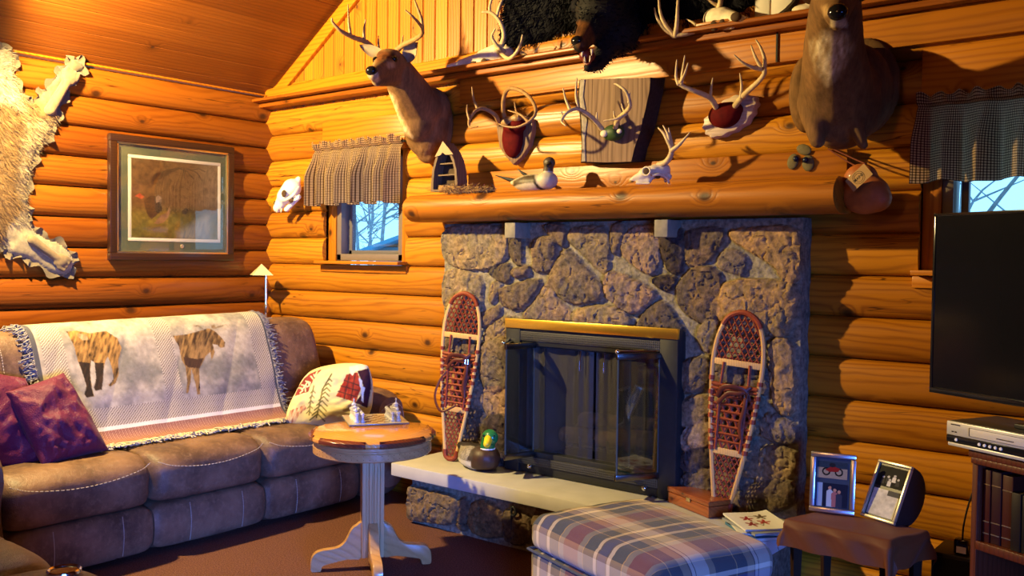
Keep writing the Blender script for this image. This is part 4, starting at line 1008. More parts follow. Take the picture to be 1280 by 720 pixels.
# ------------------------------------------------------------------ second recliner in the near corner
ls = thing('recliner_loveseat', 'brown leather loveseat in the near corner with a cup holder console', 'sofa', (-3.0, .80, 0))
SP2 = [(.35, .30), (.35, .46), (.60, .52), (.85, .59), (1.08, .625), (1.24, .615), (1.31, .53), (1.315, .40), (1.26, .28), (1.1, .27), (.6, .27)]
for k, (a, c) in enumerate(((-3.62, -2.70),)):
    m = padded(MB(), a, c, SP2, axis='x', seed=41, nu=46, p=8, dents=((.35, .02), (.62, .02))); m.build('seat_cushion', M_leather, parent=ls, smooth=60)
m = padded(MB(), -2.69, -2.33, [(.30, .05), (.30, .56), (.55, .62), (.9, .625), (1.2, .62), (1.315, .57), (1.33, .44), (1.32, .05)], axis='x', seed=43, p=6); m.build('console', M_leather, parent=ls, smooth=60)
m = MB(); m.box((-3.1, .80, .16), (1.4, .9, .24), bev=.02); m.box((-3.1, .32, .55), (1.4, .2, .85), bev=.08, seg=4); m.build('base', M_leather, parent=ls)
cpz = .62; cc = onz(80, 716, cpz)
m = MB(); m.lathe([(.034, -.05), (.036, .002), (.041, .006), (.045, .003), (.046, -.004)], 32, M=Matrix.Translation((cc.x, cc.y, cpz + .006))); m.build('cup_holder', M_chrome, parent=ls)
m = MB(); m.lathe([(0.0, 0), (.037, 0), (.037, .004), (0, .004)], 32, M=Matrix.Translation((cc.x, cc.y, cpz + .003))); m.build('cup_well', M_black_gl, parent=ls)
# ------------------------------------------------------------------ trophies
def P3(lst):   # [(px,py,y)] -> points
    return [ony(a, b, c) for a, b, c in lst]
def antler(name, mat, parent, beams, r0=.013, r1=.003):
    m = MB()
    for pts, ra, rb in beams:
        c = catmull(P3(pts), 6); n = len(c); rr = [ra * (1 - (i / (n - 1)) ** 1.4) + rb * (i / (n - 1)) ** 1.4 for i in range(n)]
        rr = [q * (1 + .07 * math.sin(i * 2.3)) for i, q in enumerate(rr)]
        m.tube(c, rr, 9)
        m.ell(c[-1], rb * 1.0, seg=6); m.ell(c[0], ra * 1.0, seg=8)
    return m.build(name, mat, parent=parent, smooth=60)
M_hide = vcol('short_deer_hair', .8, .22, (60, 60, 14), .35, .12, 0)
def leaf(base, tip, up, w, cup=.35, n=9, th=.006):
    """cupped ear: inner face material 1, outer face material 0"""
    b, t = Vector(base), Vector(tip); ax = t - b; L = ax.length; ax.normalize(); up = Vector(up); up = (up - ax * up.dot(ax)).normalized(); sd = ax.cross(up)
    m = MB()
    for k, off in ((0, -th), (1, 0)):
        vs = []
        for j in range(14):
            q = j / 13; ww = w * (math.sin(PI * min(1, q * .93 + .07)) ** .7) * (1 - .25 * q)
            for i in range(n):
                s = 2 * i / (n - 1) - 1; vs.append(b + ax * L * q + sd * ww * s + up * (cup * w * (s * s) + off))
        fs = [[j * n + i, j * n + i + 1, (j + 1) * n + i + 1, (j + 1) * n + i] for j in range(13) for i in range(n - 1)]
        m.add(vs, fs if k else [f[::-1] for f in fs], mat=k)
    return m
M_earo = plain('ear_brown', '#6b4a2c', .8, nz=.2); M_eari = plain('ear_pale', '#96836a', .85, nz=.2)
def deer_color(V, N, throat, seed):
    X, Y = projn(V); base = np.array(S('#7f5c38')); dark = np.array(S('#4f3a24')); n = vnoise(X * .09, Y * .05, seed, 4)[:, None]; C = base * n + dark * (1 - n)
    for pl, c1, c2, soft in throat: C = paint(C, X, Y, pl, c1, c2, soft=soft, seed=seed + 2)
    return C * 1.1

# --- left buck
W = Vector((-3.97, 4.15, 2.30)); q = lambda x, y, z: W + Vector((x, y, z))
dl = thing('deer_shoulder_mount', 'antlered buck shoulder mount above the small curtained window, facing the room', 'deer mount', tuple(W + Vector((0, 0, -.22))))
m = MB(); m.ell(q(.02, -.075, .09), (.150, .10, .135)); m.ell(q(0, -.015, .0), (.155, .045, .215)); m.ell(q(.005, -.09, .0), (.150, .13, .20)); m.ell(q(.0, -.06, -.165), (.085, .07, .065)); m.ell(q(.03, -.17, .03), (.118, .125, .15))
m.cap(q(.03, -.17, .08), q(.085, -.40, .25), .142, .096); m.cap(q(.09, -.45, .285), q(.145, -.57, .250), .086, .066); m.cap(q(.145, -.57, .245), q(.205, -.70, .185), .060, .040)
m.ell(q(.105, -.49, .325), (.074, .080, .045)); m.cap(q(.11, -.47, .22), q(.185, -.66, .155), .055, .030)
v, f, nr = blob(m, .0085, 5); b = mb_from(v, f)
b.col = deer_color(v, nr, [([(470, 108), (482, 113), (492, 120), (500, 142), (515, 172), (506, 166), (488, 140), (475, 124)], '#dcc59c', '#a8875a', 6), ([(455, 84), (470, 92), (476, 100), (466, 108), (456, 102)], '#a98c66', '#7b6040', 3), ([(484, 77), (493, 77), (494, 84), (486, 86), (482, 82)], '#9a7d58', '#7a5c3c', 3), ([(458, 74), (466, 74), (468, 82), (460, 84)], '#b39a78', '#8a6c4a', 2), ([(468, 64), (490, 64), (500, 72), (482, 74), (472, 78)], '#6b3d1c', '#4a2a14', 3), ([(458, 86), (466, 84), (474, 92), (472, 102), (464, 100)], '#c0aa88', '#8a6c4a', 2), ([(520, 195), (525, 180), (540, 178), (560, 198), (545, 210)], '#8c6a42', '#6b4a2a', 4)], 3)
b.build('body', M_hide, parent=dl, smooth=180)
m = MB(); m.ell(q(.213, -.725, .197), (.034, .026, .027), rot=(0, 0, .42), seg=14); m.build('nose', M_black_gl, parent=dl)
for dx, py in ((.188, -.535), (.086, -.578)):
    m = MB(); m.ell(q(dx, py, .295), .019, seg=14); m.build('eye', M_blackeye, parent=dl)
hb = q(.10, -.43, .32)
for tip, base, up, wd in (((450, 57, 3.62), q(.035, -.455, .335), (.45, -.88, .1), .038), ((522, 53, 3.74), q(.150, -.405, .315), (.45, -.88, .1), .050)):
    e = leaf(base, ony(*tip), up, wd); e.build('ear', [M_earo, M_eari], parent=dl, smooth=60)
antler('antler', M_antler, dl, [([(472, 66, 3.71), (458, 53, 3.64), (440, 46, 3.54), (425, 38, 3.46), (416, 28, 3.42), (415, 23, 3.41)], .017, .005), ([(438, 44, 3.53), (436, 28, 3.52), (435, 6, 3.52)], .010, .003), ([(455, 51, 3.62), (455, 38, 3.61), (457, 24, 3.60)], .010, .003), ([(474, 64, 3.71), (473, 54, 3.68), (473, 45, 3.66)], .008, .0025)])
antler('antler', M_antler, dl, [([(492, 67, 3.72), (503, 57, 3.70), (517, 50, 3.66), (527, 43, 3.60), (527, 34, 3.52), (517, 22, 3.43), (507, 13, 3.40)], .017, .004), ([(528, 42, 3.60), (527, 25, 3.60), (520, 5, 3.60), (514, -12, 3.61)], .011, .003), ([(502, 57, 3.70), (503, 50, 3.68), (504, 44, 3.66)], .008, .0025)])

# --- right deer
dr_ = thing('deer_shoulder_mount', 'deer chest mount with tucked forelegs above the mantel end, beside the big window', 'deer mount', (-1.38, 4.1, 1.95))
m = MB(); m.ell((-1.39, 4.11, 2.26), (.17, .04, .22)); m.ell(ony(1066, 116, 4.02), (.165, .13, .21)); m.ell(ony(1052, 128, 3.92), (.165, .15, .20))
m.cap(ony(1046, 120, 3.84), ony(1042, 60, 3.68), .155, .118); m.cap(ony(1042, 55, 3.68), ony(1044, 8, 3.56), .116, .098); m.cap(ony(1045, -8, 3.54), ony(1046, 5, 3.42), .088, .062); m.cap(ony(1046, 5, 3.42), ony(1047, 18, 3.32), .060, .043); m.cap(ony(1046, 16, 3.46), ony(1047, 29, 3.34), .05, .03)
m.cap(ony(1014, 130, 3.80), ony(1022, 176, 3.74), .062, .034); m.cap(ony(1066, 150, 3.84), ony(1079, 182, 3.82), .045, .022); m.ell(ony(1008, 118, 3.94), (.07, .1, .17)); m.ell(ony(1044, 145, 3.85), (.10, .09, .13))
v, f, nr = blob(m, .010, 12); b = mb_from(v, f)
b.col = deer_color(v, nr, [([(1016, 54), (1030, 42), (1058, 44), (1064, 58), (1058, 72), (1046, 92), (1036, 104), (1024, 90), (1018, 70)], '#d0bd98', '#94764c', 14), ([(1038, 24), (1058, 24), (1060, 34), (1038, 34)], '#c2b294', '#a08c6c', 2), ([(1038, 5), (1060, 5), (1062, 16), (1036, 16)], '#6b4a2a', '#4c3018', 3), ([(1026, 8), (1034, 6), (1036, 18), (1030, 22)], '#9c8058', '#8a6a44', 3)], 8)
b.build('body', M_hide, parent=dr_, smooth=180)
m = MB(); m.ell(ony(1047, 15, 3.285), (.036, .026, .030), seg=14); m.build('nose', M_black_gl, parent=dr_)
for px_, yy in ((1026, 3.50), (1066, 3.48)):
    m = MB(); m.ell(ony(px_, -6, yy), .018, seg=12); m.build('eye', M_blackeye, parent=dr_)
for tip, base in (((1000, -22, 3.56), (1024, 2, 3.60)), ((1100, -26, 3.56), (1070, -2, 3.60))):
    e = leaf(ony(*base), ony(*tip), (0, -1, .2), .045); e.build('ear', [M_earo, M_eari], parent=dr_, smooth=60)

# --- bear hide with head
M_bearfur = plain('black_bear_fur', (.004, .004, .008), .75, nz=.3, scale=50, spec=.12)
M_bearcol = vcol('bear_face_fur', .7, .3, (50, 50, 25), .4, .15, 0)
bear = thing('bear_skin_rug', 'black bear skin rug with snarling head hung on the gable boards', 'bear skin', (-2.65, 4.1, 2.66))
hpx = [(640, -40), (632, -8), (630, 20), (628, 45), (633, 58), (646, 63), (660, 57), (690, 43), (716, 35), (740, 52), (775, 52), (803, 46), (813, 31), (831, 20), (845, 26), (868, 27), (890, 24), (915, 22), (932, 16), (940, 5), (936, -20), (900, -60), (880, -150), (860, -190), (720, -170), (690, -80)]
hp = [(ony(x, y, 4.13).x, ony(x, y, 4.13).z) for x, y in hpx]
hm, hx, hy, hd = relief(smoothpoly(hp, 4), .014, lambda x, y, d: .006 + .05 * np.sqrt(np.clip(d / .12, 0, 1)) + .012 * vnoise(x * 12, y * 12, 2), lambda x, y, h: (x, 4.145 - h, y))
hide_o = hm.build('hide', M_bearfur, parent=bear, smooth=180)
fm = MB(); rn = np.random.RandomState(4); pick = rn.choice(len(hx), 9000); ptsv = [hm.v[i] for i in pick]
cxm, cym = np.mean(hx), 3.0; dirs = []
for i in pick: a = Vector((hx[i] - cxm, 0, hy[i] - cym - .3)); a = a.normalized() if a.length > .05 else Vector((0, 0, -1)); dirs.append(a * .9 + Vector((0, -.55, -.2)))
blades(fm, ptsv, dirs, .05, .006, seed=2); edge = [i for i in range(len(hx)) if hd[i] < .002]
blades(fm, [hm.v[i] for i in edge] * 3, [((hx[i] - cxm) * .6, -.25, (hy[i] - cym) * .8 - .25) for i in edge] * 5, .05, .006, seed=5)
tag(fm.build('fur', M_bearfur, parent=bear, smooth=0), kind='stuff')
M_felt = fabric('navy_felt', (.012, .02, .085), .9); fe = smoothpoly([(p[0] * 1.0, p[1]) for p in hp], 3); cxx = sum(p[0] for p in fe) / len(fe); czz = sum(p[1] for p in fe) / len(fe)
m = MB(); m.prism([(cxx + (x - cxx) * 1.0, czz + (z - czz) * 1.0) for x, z in fe], .005, M=Matrix.Translation((0, 4.15, 0)) @ Matrix.Rotation(PI / 2, 4, 'X')); m.build('felt_backing', M_felt, parent=bear)
m = MB(); m.ell(ony(757, 14, 4.0), (.17, .14, .15)); m.ell(ony(752, 14, 3.90), (.135, .13, .135)); m.cap(ony(744, 30, 3.84), ony(731, 47, 3.74), .085, .052); m.cap(ony(731, 47, 3.74), ony(726, 56, 3.69), .050, .040)
m.cap(ony(762, 52, 3.92), ony(748, 78, 3.83), .07, .040); m.cap(ony(748, 78, 3.83), ony(736, 84, 3.74), .040, .026); m.ell(ony(770, 40, 3.97), (.13, .11, .12)); m.ell(ony(738, 14, 3.86), (.07, .07, .06))
v, f, nr = blob(m, .010, 3); b = mb_from(v, f); X, Y = projn(v); C = np.ones((len(v), 3)) * np.array((.010, .009, .009))
C = paint(C, X, Y, [(716, 32), (724, 26), (736, 28), (742, 44), (744, 60), (732, 66), (721, 60), (715, 48)], '#6e4420', '#40240f', soft=4, seed=4); C = paint(C, X, Y, [(722, 56), (732, 60), (742, 58), (744, 76), (734, 82), (728, 72)], '#3a100c', '#1c0a08', soft=2, seed=6); b.col = C
bh = b.build('head', M_bearcol, parent=bear, smooth=180)
fm = MB(); pk = [i for i in rn.choice(len(v), 2600) if C[i, 0] < .012]; blades(fm, [v[i] for i in pk], [tuple(nr[i] * .7 + np.array((.25, .35, .1))) for i in pk], .022, .005, seed=9); tag(fm.build('fur', M_bearfur, parent=bh, smooth=0), kind='stuff')
m = MB(); m.ell(ony(721, 51, 3.665), (.032, .022, .024), seg=14); m.build('nose', M_black_gl, parent=bh)
for px_, py, yy in ((738, 37, 3.765), (722, 34, 3.80)): m = MB(); m.ell(ony(px_, py, yy), .011, seg=10); m.build('eye', M_blackeye, parent=bh)
for px_, py, yy in ((724, 6, 3.93), (766, 2, 3.90)): m = MB(); m.ell(ony(px_, py, yy), (.05, .025, .05)); m.build('ear', M_bearfur, parent=bh)
M_mouth = plain('mouth_pink', '#6e2a22', .4, nz=.2); m = MB(); m.ell(ony(734, 70, 3.735), (.032, .05, .036)); m.build('mouth', M_mouth, parent=bh)
for px_, py, up in ((728, 64, 1), (740, 62, 1), (731, 78, -1), (738, 77, -1)):
    m = MB(); p = ony(px_, py, 3.69); m.tube([p, p + Vector((0, -.004, -.028 * up))], [.007, .0015], 8); m.build('tooth', M_bone, parent=bh)
m = MB(); m.tube(catmull(P3([(728, 70, 3.70), (731, 79, 3.685), (737, 79, 3.685), (741, 66, 3.70)]), 5), .005, 8); m.build('lip', M_mouth, parent=bh)

# --- european skulls on the ledge
def skull(label, group, parts, sockets, base, antlers, extra=()):
    t = thing('deer_skull', label, 'skull', tuple(base), 0, group); m = MB()
    for p in parts:
        if len(p) == 4: m.cap(p[0], p[1], p[2], p[3])
        else: m.ell(p[0], p[1])
    v, f, nr = blob(m, .006, 3); mb_from(v, f).build('cranium', M_bone, parent=t, smooth=180)
    for p, r, nm in sockets: s = MB(); s.ell(p, r, seg=12); s.build(nm, M_bone_dark, parent=t)
    for bm in antlers: antler('antler', M_antler_pale, t, bm)
    return t
y = 4.05
s1 = skull('bleached deer skull with curved antlers lying on the ledge left of the bear', None,
  [(ony(622, 67, 4.09), ony(604, 72, 4.06), .058, .045), (ony(604, 73, 4.06), ony(575, 79, 4.03), .042, .020), (ony(575, 80, 4.03), ony(560, 83, 4.02), .018, .012), (ony(620, 76, 4.08), ony(596, 80, 4.03), .03, .018), (ony(628, 70, 4.10), ony(634, 66, 4.11), .05, .04)],
  [(ony(605, 77, 4.02), (.022, .012, .018), 'eye_socket'), (ony(592, 79, 4.015), (.02, .01, .012), 'cheek_hollow')], (-3.5, 4.06, 2.612),
  [[([(626, 58, 4.10), (630, 44, 4.08), (625, 27, 4.05), (614, 16, 4.02), (603, 15, 4.0)], .015, .006), ([(612, 15, 4.02), (613, 4, 4.02), (620, -14, 4.02)], .010, .004), ([(621, 20, 4.04), (626, 4, 4.04), (636, -16, 4.04)], .010, .004)],
   [([(630, 64, 4.06), (622, 58, 4.02), (615, 46, 3.99), (619, 36, 3.97)], .013, .004), ([(622, 60, 4.03), (630, 70, 4.0), (637, 73, 3.98), (645, 66, 3.96), (651, 54, 3.95), (653, 44, 3.95)], .013, .004), ([(652, 66, 4.07), (662, 71, 4.05), (668, 66, 4.05), (675, 55, 4.05)], .010, .003)]])
s2 = skull('bleached deer skull facing right on the ledge, right of the bear', None,
  [(ony(893, 24, 4.10), ony(905, 22, 4.07), .055, .05), (ony(905, 22, 4.07), ony(920, 23, 4.03), .046, .030), (ony(918, 22, 4.03), ony(928, 24, 4.01), .026, .018), (ony(893, 33, 4.08), ony(915, 32, 4.04), .024, .018)],
  [(ony(893, 32, 4.02), (.026, .016, .026), 'eye_socket'), (ony(920, 21, 3.99), (.028, .014, .022), 'nose_hollow'), (ony(903, 27, 4.015), (.016, .010, .012), 'cheek_hollow')], (-2.05, 4.05, 2.612),
  [[([(886, 27, 4.08), (874, 36, 4.05), (858, 42, 4.02), (845, 44, 4.0)], .015, .011), ([(842, 45, 4.0), (830, 36, 3.98), (821, 22, 3.97), (818, 10, 3.97)], .010, .003), ([(842, 45, 4.0), (831, 30, 3.98), (825, 14, 3.97), (823, -8, 3.97)], .012, .004), ([(844, 45, 4.0), (846, 30, 3.98), (847, 10, 3.97), (848, -12, 3.97)], .012, .004), ([(873, 34, 4.05), (866, 28, 4.05), (858, 24, 4.05)], .008, .003)],
   [([(897, 14, 4.09), (900, 6, 4.08), (902, -10, 4.06)], .015, .012), ([(898, 8, 4.09), (890, 3, 4.07), (883, -2, 4.06)], .010, .005)]])
m = MB(); a = ony(872, 41, 4.03); b_ = ony(934, 34, 4.03); m.box(((a.x + b_.x) / 2, 4.06, 2.6205), (b_.x - a.x, .10, .012), bev=.002)
tag(m.build('skull_board', M_board_x, loc=((a.x + b_.x) / 2, 4.06, 2.612)), 'thin pale board lying under the skull right of the bear', 'board')

# --- antler plaques
def wallpoly(pxs, y): return [(ony(a, b, y).x, ony(a, b, y).z) for a, b in pxs]
def plaque(mb, poly, y0, y1, mat=0, bev=.006): mb.prism(poly, y1 - y0, M=Matrix.Translation((0, y1, 0)) @ Matrix.Rotation(PI / 2, 4, 'X'), mat=mat, bev=bev)
M_plq = wood('plaque_wood', (.22, .13, .07), (.12, .06, .03), 2, 0, None, ring=50, rough=.4, knots=0, coat=.2)
t = thing('antler_plaque', 'shield plaque with red velvet and looping antlers left of the grey slab mount', 'antler mount', (-3.34, 4.13, 2.03))
m = MB(); plaque(m, wallpoly([(620, 150), (621, 165), (624, 184), (632, 196), (641, 206), (652, 196), (661, 182), (665, 163), (665, 150), (655, 144), (632, 145)], 4.11), 4.11, 4.148); m.build('shield', M_plq, parent=t)
m = MB(); m.ell((lambda p: p)(ony(641, 172, 4.10)), (.072, .045, .115)); m.ell(ony(643, 158, 4.08), (.075, .05, .05)); v, f, nr = blob(m, .007, 3); mb_from(v, f).build('velvet_pad', M_velvet, parent=t, smooth=180)
m = MB(); m.ell(ony(634, 152, 4.05), (.045, .03, .03)); m.ell(ony(645, 148, 4.06), (.035, .025, .025)); v, f, nr = blob(m, .006, 3); mb_from(v, f).build('skull_cap', M_antler, parent=t, smooth=180)
antler('antler', M_antler, t, [([(625, 155, 4.05), (618, 143, 3.98), (605, 136, 3.93), (595, 138, 3.88), (588, 147, 3.84), (586, 154, 3.82), (588, 159, 3.81), (597, 158, 3.79)], .013, .004), ([(597, 136, 3.90), (592, 124, 3.90), (590, 109, 3.90)], .009, .003), ([(587, 150, 3.83), (584, 140, 3.83), (584, 131, 3.84)], .008, .003)])
antler('antler', M_antler, t, [([(632, 150, 4.05), (629, 138, 4.02), (630, 122, 3.98), (636, 111, 3.94), (650, 113, 3.88), (662, 122, 3.83), (669, 134, 3.79), (668, 145, 3.76), (658, 154, 3.74), (645, 159, 3.73), (632, 158, 3.73), (624, 155, 3.73)], .013, .004), ([(660, 152, 3.75), (650, 143, 3.77), (635, 138, 3.79)], .008, .003), ([(648, 145, 3.9), (645, 138, 3.92), (643, 128, 3.93)], .007, .0025)])
# grey slab with bark edges
t = thing('antler_plaque', 'wide weathered grey bark-edged slab holding small antlers and a green skull cap', 'antler mount', (-2.64, 4.12, 2.0))
front = wallpoly([(727, 99), (735, 99), (775, 98), (813, 97), (812, 112), (806, 140), (800, 165), (793, 185), (789, 202), (760, 203), (727, 202), (728, 180), (727, 150), (724, 120)], 4.03); back = [(x + (.02 if x > -2.62 else -.012), z) for x, z in wallpoly([(723, 99), (735, 99), (775, 98), (824, 97), (822, 112), (816, 140), (810, 165), (802, 185), (798, 203), (760, 204), (725, 203), (726, 180), (724, 150), (721, 120)], 4.12)]
m = MB(); n = len(front); m.add([(x, 4.03, z) for x, z in front] + [(x, 4.145, z) for x, z in back], [list(range(n))] , 0); m.add([(x, 4.03, z) for x, z in front] + [(x, 4.145, z) for x, z in back], [[i, i + n, (i + 1) % n + n, (i + 1) % n] for i in range(n)], 1)
m.build('slab', [M_grey_wood, M_bark], parent=t, smooth=30, recalc=True)
m = MB(); plaque(m, wallpoly([(725.5, 99.5), (731, 99.5), (729, 120), (734, 150), (731, 175), (732, 202), (727, 202), (728, 180), (727, 150), (724, 120)], 4.026), 4.024, 4.032, bev=.002); m.build('pale_bark_strip', plain('pale_bark', '#a89c86', .9, nz=.35, scale=50, bump=.5), parent=t)
M_greencap = plain('green_felt_cap', (.035, .075, .018), .5, nz=.3)
m = MB(); m.ell(ony(767, 166, 4.0), (.062, .04, .042)); m.build('skull_cap', M_greencap, parent=t)
m = MB(); m.ell(ony(755, 167, 3.965), (.022, .012, .018)); m.ell(ony(774, 164, 3.965), (.015, .008, .012)); m.build('bone_patch', M_bone, parent=t)
antler('antler', M_antler_pale, t, [([(752, 161, 3.98), (745, 152, 3.94), (735, 143, 3.89), (722, 136, 3.84), (711, 139, 3.80), (704, 146, 3.78), (702, 152, 3.77), (707, 157, 3.76)], .013, .004), ([(723, 136, 3.85), (720, 118, 3.86), (721, 98, 3.87)], .009, .003), ([(712, 136, 3.81), (707, 124, 3.82), (704, 111, 3.83)], .008, .003), ([(704, 145, 3.78), (702, 142, 3.78), (702, 139, 3.78)], .006, .003), ([(749, 158, 3.96), (746, 148, 3.95), (746, 141, 3.95)], .007, .003)])
antler('antler', M_antler_pale, t, [([(769, 161, 3.98), (772, 150, 3.94), (780, 142, 3.88), (787, 134, 3.84), (787, 126, 3.82), (782, 114, 3.80), (772, 106, 3.80), (768, 105, 3.80)], .013, .004), ([(783, 142, 3.87), (772, 148, 3.84), (755, 151, 3.82)], .009, .003), ([(786, 128, 3.82), (787, 122, 3.82), (787, 116, 3.82)], .007, .0025), ([(781, 141, 3.88), (778, 134, 3.88), (777, 130, 3.88)], .006, .0025), ([(771, 152, 3.94), (768, 145, 3.93), (767, 139, 3.93)], .007, .0025)])
# scalloped plaque
t = thing('antler_plaque', 'scalloped oval plaque with red velvet and tall pale antlers beside the deer chest', 'antler mount', (-2.0, 4.13, 2.11))
m = MB(); c = (ony(912, 145, 4.11).x, ony(912, 145, 4.11).z); sc_ = []
for k in range(96): a = 2 * PI * k / 96; rr = 1 + .035 * math.cos(a * 14) + .03 * math.sin(a * 5); sc_.append((c[0] + .135 * rr * math.cos(a), c[1] + .085 * rr * math.sin(a) + .045 * math.cos(a)))
M_cream = wood('pale_plaque_wood', (.52, .40, .29), (.38, .26, .17), 0, 2, None, ring=60, rough=.4, knots=0)
plaque(m, sc_, 4.095, 4.148, bev=.010); m.build('scalloped_base', M_cream, parent=t)
m = MB(); m.ell(ony(906, 144, 4.09), (.085, .05, .062)); m.ell(ony(911, 138, 4.09), (.075, .04, .04)); v, f, nr = blob(m, .007, 3); mb_from(v, f).build('velvet_pad', M_velvet, parent=t, smooth=180)
antler('antler', M_antler_pale, t, [([(895, 134, 4.05), (889, 124, 4.01), (879, 118, 3.97), (866, 113, 3.93), (852, 107, 3.90), (849, 102, 3.89)], .014, .008), ([(848, 105, 3.89), (845, 95, 3.89), (846, 75, 3.89)], .009, .003), ([(852, 104, 3.89), (853, 92, 3.88), (856, 70, 3.88)], .009, .003), ([(850, 104, 3.89), (856, 92, 3.86), (860, 79, 3.85)], .008, .003), ([(888, 122, 4.0), (889, 110, 3.99), (891, 98, 3.99)], .008, .003)])
antler('antler', M_antler_pale, t, [([(919, 132, 4.05), (927, 122, 4.01), (936, 113, 3.97), (947, 103, 3.93), (955, 93, 3.90), (956, 86, 3.89)], .014, .009), ([(955, 90, 3.90), (956, 75, 3.89), (951, 60, 3.89), (945, 50, 3.89)], .010, .003), ([(952, 85, 3.90), (946, 75, 3.89), (942, 66, 3.89), (939, 57, 3.89)], .009, .003), ([(953, 87, 3.90), (940, 84, 3.86), (928, 78, 3.83), (918, 69, 3.81)], .010, .003), ([(926, 122, 4.0), (927, 108, 3.99), (925, 92, 3.99)], .009, .003)])

# --- carnivore skull in the corner
t = thing('animal_skull', 'white fanged skull hung in the log corner beside the small curtained window', 'skull', (-5.33, 4.12, 1.83))
m = MB(); m.cap(ony(365, 235, 4.06), ony(356, 246, 4.04), .066, .056); m.cap(ony(355, 247, 4.04), ony(347, 260, 4.02), .046, .032); m.cap(ony(371, 228, 4.08), ony(373, 224, 4.09), .025, .02); m.cap(ony(374, 246, 4.07), ony(358, 262, 4.03), .016, .018)
v, f, nr = blob(m, .006, 3); M_skw = plain('white_bone', (.80, .75, .64), .55, nz=.08, scale=20, bump=.2); mb_from(v, f).build('cranium', M_skw, parent=t, smooth=180)
m = MB(); m.tube(catmull(P3([(373, 234, 4.05), (367, 243, 4.0), (359, 249, 3.99), (352, 251, 4.0)]), 5), .011, 8); m.build('cheek_arch', M_skw, parent=t)
for p, r in (((355, 242, 3.985), (.022, .012, .026)), ((364, 250, 4.0), (.022, .012, .020))): m = MB(); m.ell(ony(*p), r, seg=12); m.build('eye_socket', M_bone_dark, parent=t)
m = MB(); m.ell(ony(343.5, 254, 4.0), (.010, .008, .016), seg=10); m.build('nose_hollow', M_bone_dark, parent=t)
for px_ in (347, 352): m = MB(); p = ony(px_, 261, 4.0); m.tube([p, p + Vector((.004, -.01, -.026))], [.008, .002], 8); m.build('tooth', M_bone, parent=t)
# --- small skull with one antler on the mantel
t = skull('small deer skull with a short forked antler standing on the mantel log', None,
  [(ony(829, 213, 3.96), ony(820, 214, 3.94), .036, .036), (ony(818, 215, 3.93), ony(806, 217, 3.91), .036, .031), (ony(804, 219, 3.905), ony(793, 223, 3.89), .025, .015), (ony(792, 224, 3.89), ony(788, 225, 3.885), .012, .008), (ony(836, 221, 3.97), ony(832, 226, 3.97), .016, .010), (ony(812, 226, 3.91), ony(797, 228, 3.89), .012, .009)],
  [(ony(808, 214, 3.877), (.019, .008, .018), 'eye_socket'), (ony(822, 221, 3.905), (.016, .010, .010), 'cheek_hollow')], (-2.3, 3.93, 1.862),
  [[([(824, 206, 3.94), (832, 203, 3.93), (838, 195, 3.92), (839, 186, 3.91), (834, 175, 3.90), (829, 166, 3.90), (823, 160, 3.90)], .016, .004), ([(840, 188, 3.91), (850, 180, 3.90), (862, 166, 3.89)], .012, .003), ([(838, 182, 3.91), (835, 168, 3.90), (829, 157, 3.90)], .010, .003), ([(841, 186, 3.91), (838, 172, 3.92), (836, 160, 3.92)], .009, .003)]])
m = MB(); c_ = ony(808, 214, 3.873); m.tube([c_ + Vector((.021 * math.cos(a * PI / 8), 0, .020 * math.sin(a * PI / 8))) for a in range(16)], .0045, 6, closed=True); m.build('orbit_rim', M_bone, parent=t)
m = MB(); m.tube(catmull(P3([(815, 219, 3.885), (824, 218, 3.90), (833, 222, 3.94), (836, 229, 3.96)]), 5), .007, 8); m.build('cheek_arch', M_bone, parent=t)
m = MB(); m.tube(P3([(795, 229, 3.885), (812, 229, 3.90)]), .006, 6); m.build('tooth_row', M_bone, parent=t)
m = MB(); m.box(ony(789, 226, 3.89), (.02, .02, .016), bev=.004); m.build('front_teeth', plain('yellow_teeth', '#b08a3a', .5), parent=t)

# ------------------------------------------------------------------ tan pelt on the left wall
pelt = thing('animal_pelt', 'tan long-haired pelt with crinkled felt-edged paws hung on the left log wall', 'pelt', (-5.6, 2.3, 1.4))
ppx = [(-60, 64), (-20, 62), (10, 61), (18, 74), (18, 95), (26, 112), (40, 128), (50, 118), (57, 112), (66, 102), (75, 90), (84, 80), (93, 73), (102, 76), (106, 85), (97, 93), (89, 104), (82, 120), (74, 136), (72, 152), (60, 172), (46, 192), (38, 215), (34, 240), (34, 262), (42, 285), (60, 298), (76, 304), (90, 318), (93, 332), (84, 344), (66, 341), (48, 330), (30, 322), (12, 316), (4, 305), (-10, 320), (-60, 340)]
pw = [(onx(x, y, -5.60).y, onx(x, y, -5.60).z) for x, y in ppx]
def pcol(x, y, d):
    V = np.stack([np.full(x.shape, -5.6), x, y], -1); X, Y = projn(V); C = np.ones((len(x), 3)) * np.array(S('#8a6a40')); n = vnoise(X * .06, Y * .06, 3, 4)[:, None]; C = C * (.75 + .5 * n)
    C = paint(C, X, Y, [(-60, 40), (20, 48), (22, 100), (30, 140), (10, 130), (-60, 120)], '#c9bda2', '#b7a684', soft=12, seed=4); C = paint(C, X, Y, [(30, 150), (70, 150), (40, 200), (30, 260), (20, 240), (24, 190)], '#c2b08c', '#a48a60', soft=10, seed=5)
    C = paint(C, X, Y, [(48, 122), (80, 70), (112, 74), (100, 110), (78, 148), (60, 140)], '#8a7a60', '#6e5f4a', soft=6, seed=6); C = C * .62
    C = paint(C, X, Y, [(30, 262), (60, 290), (100, 310), (95, 350), (40, 335), (0, 315), (10, 280)], '#7d735f', '#938469', soft=6, seed=7); return C
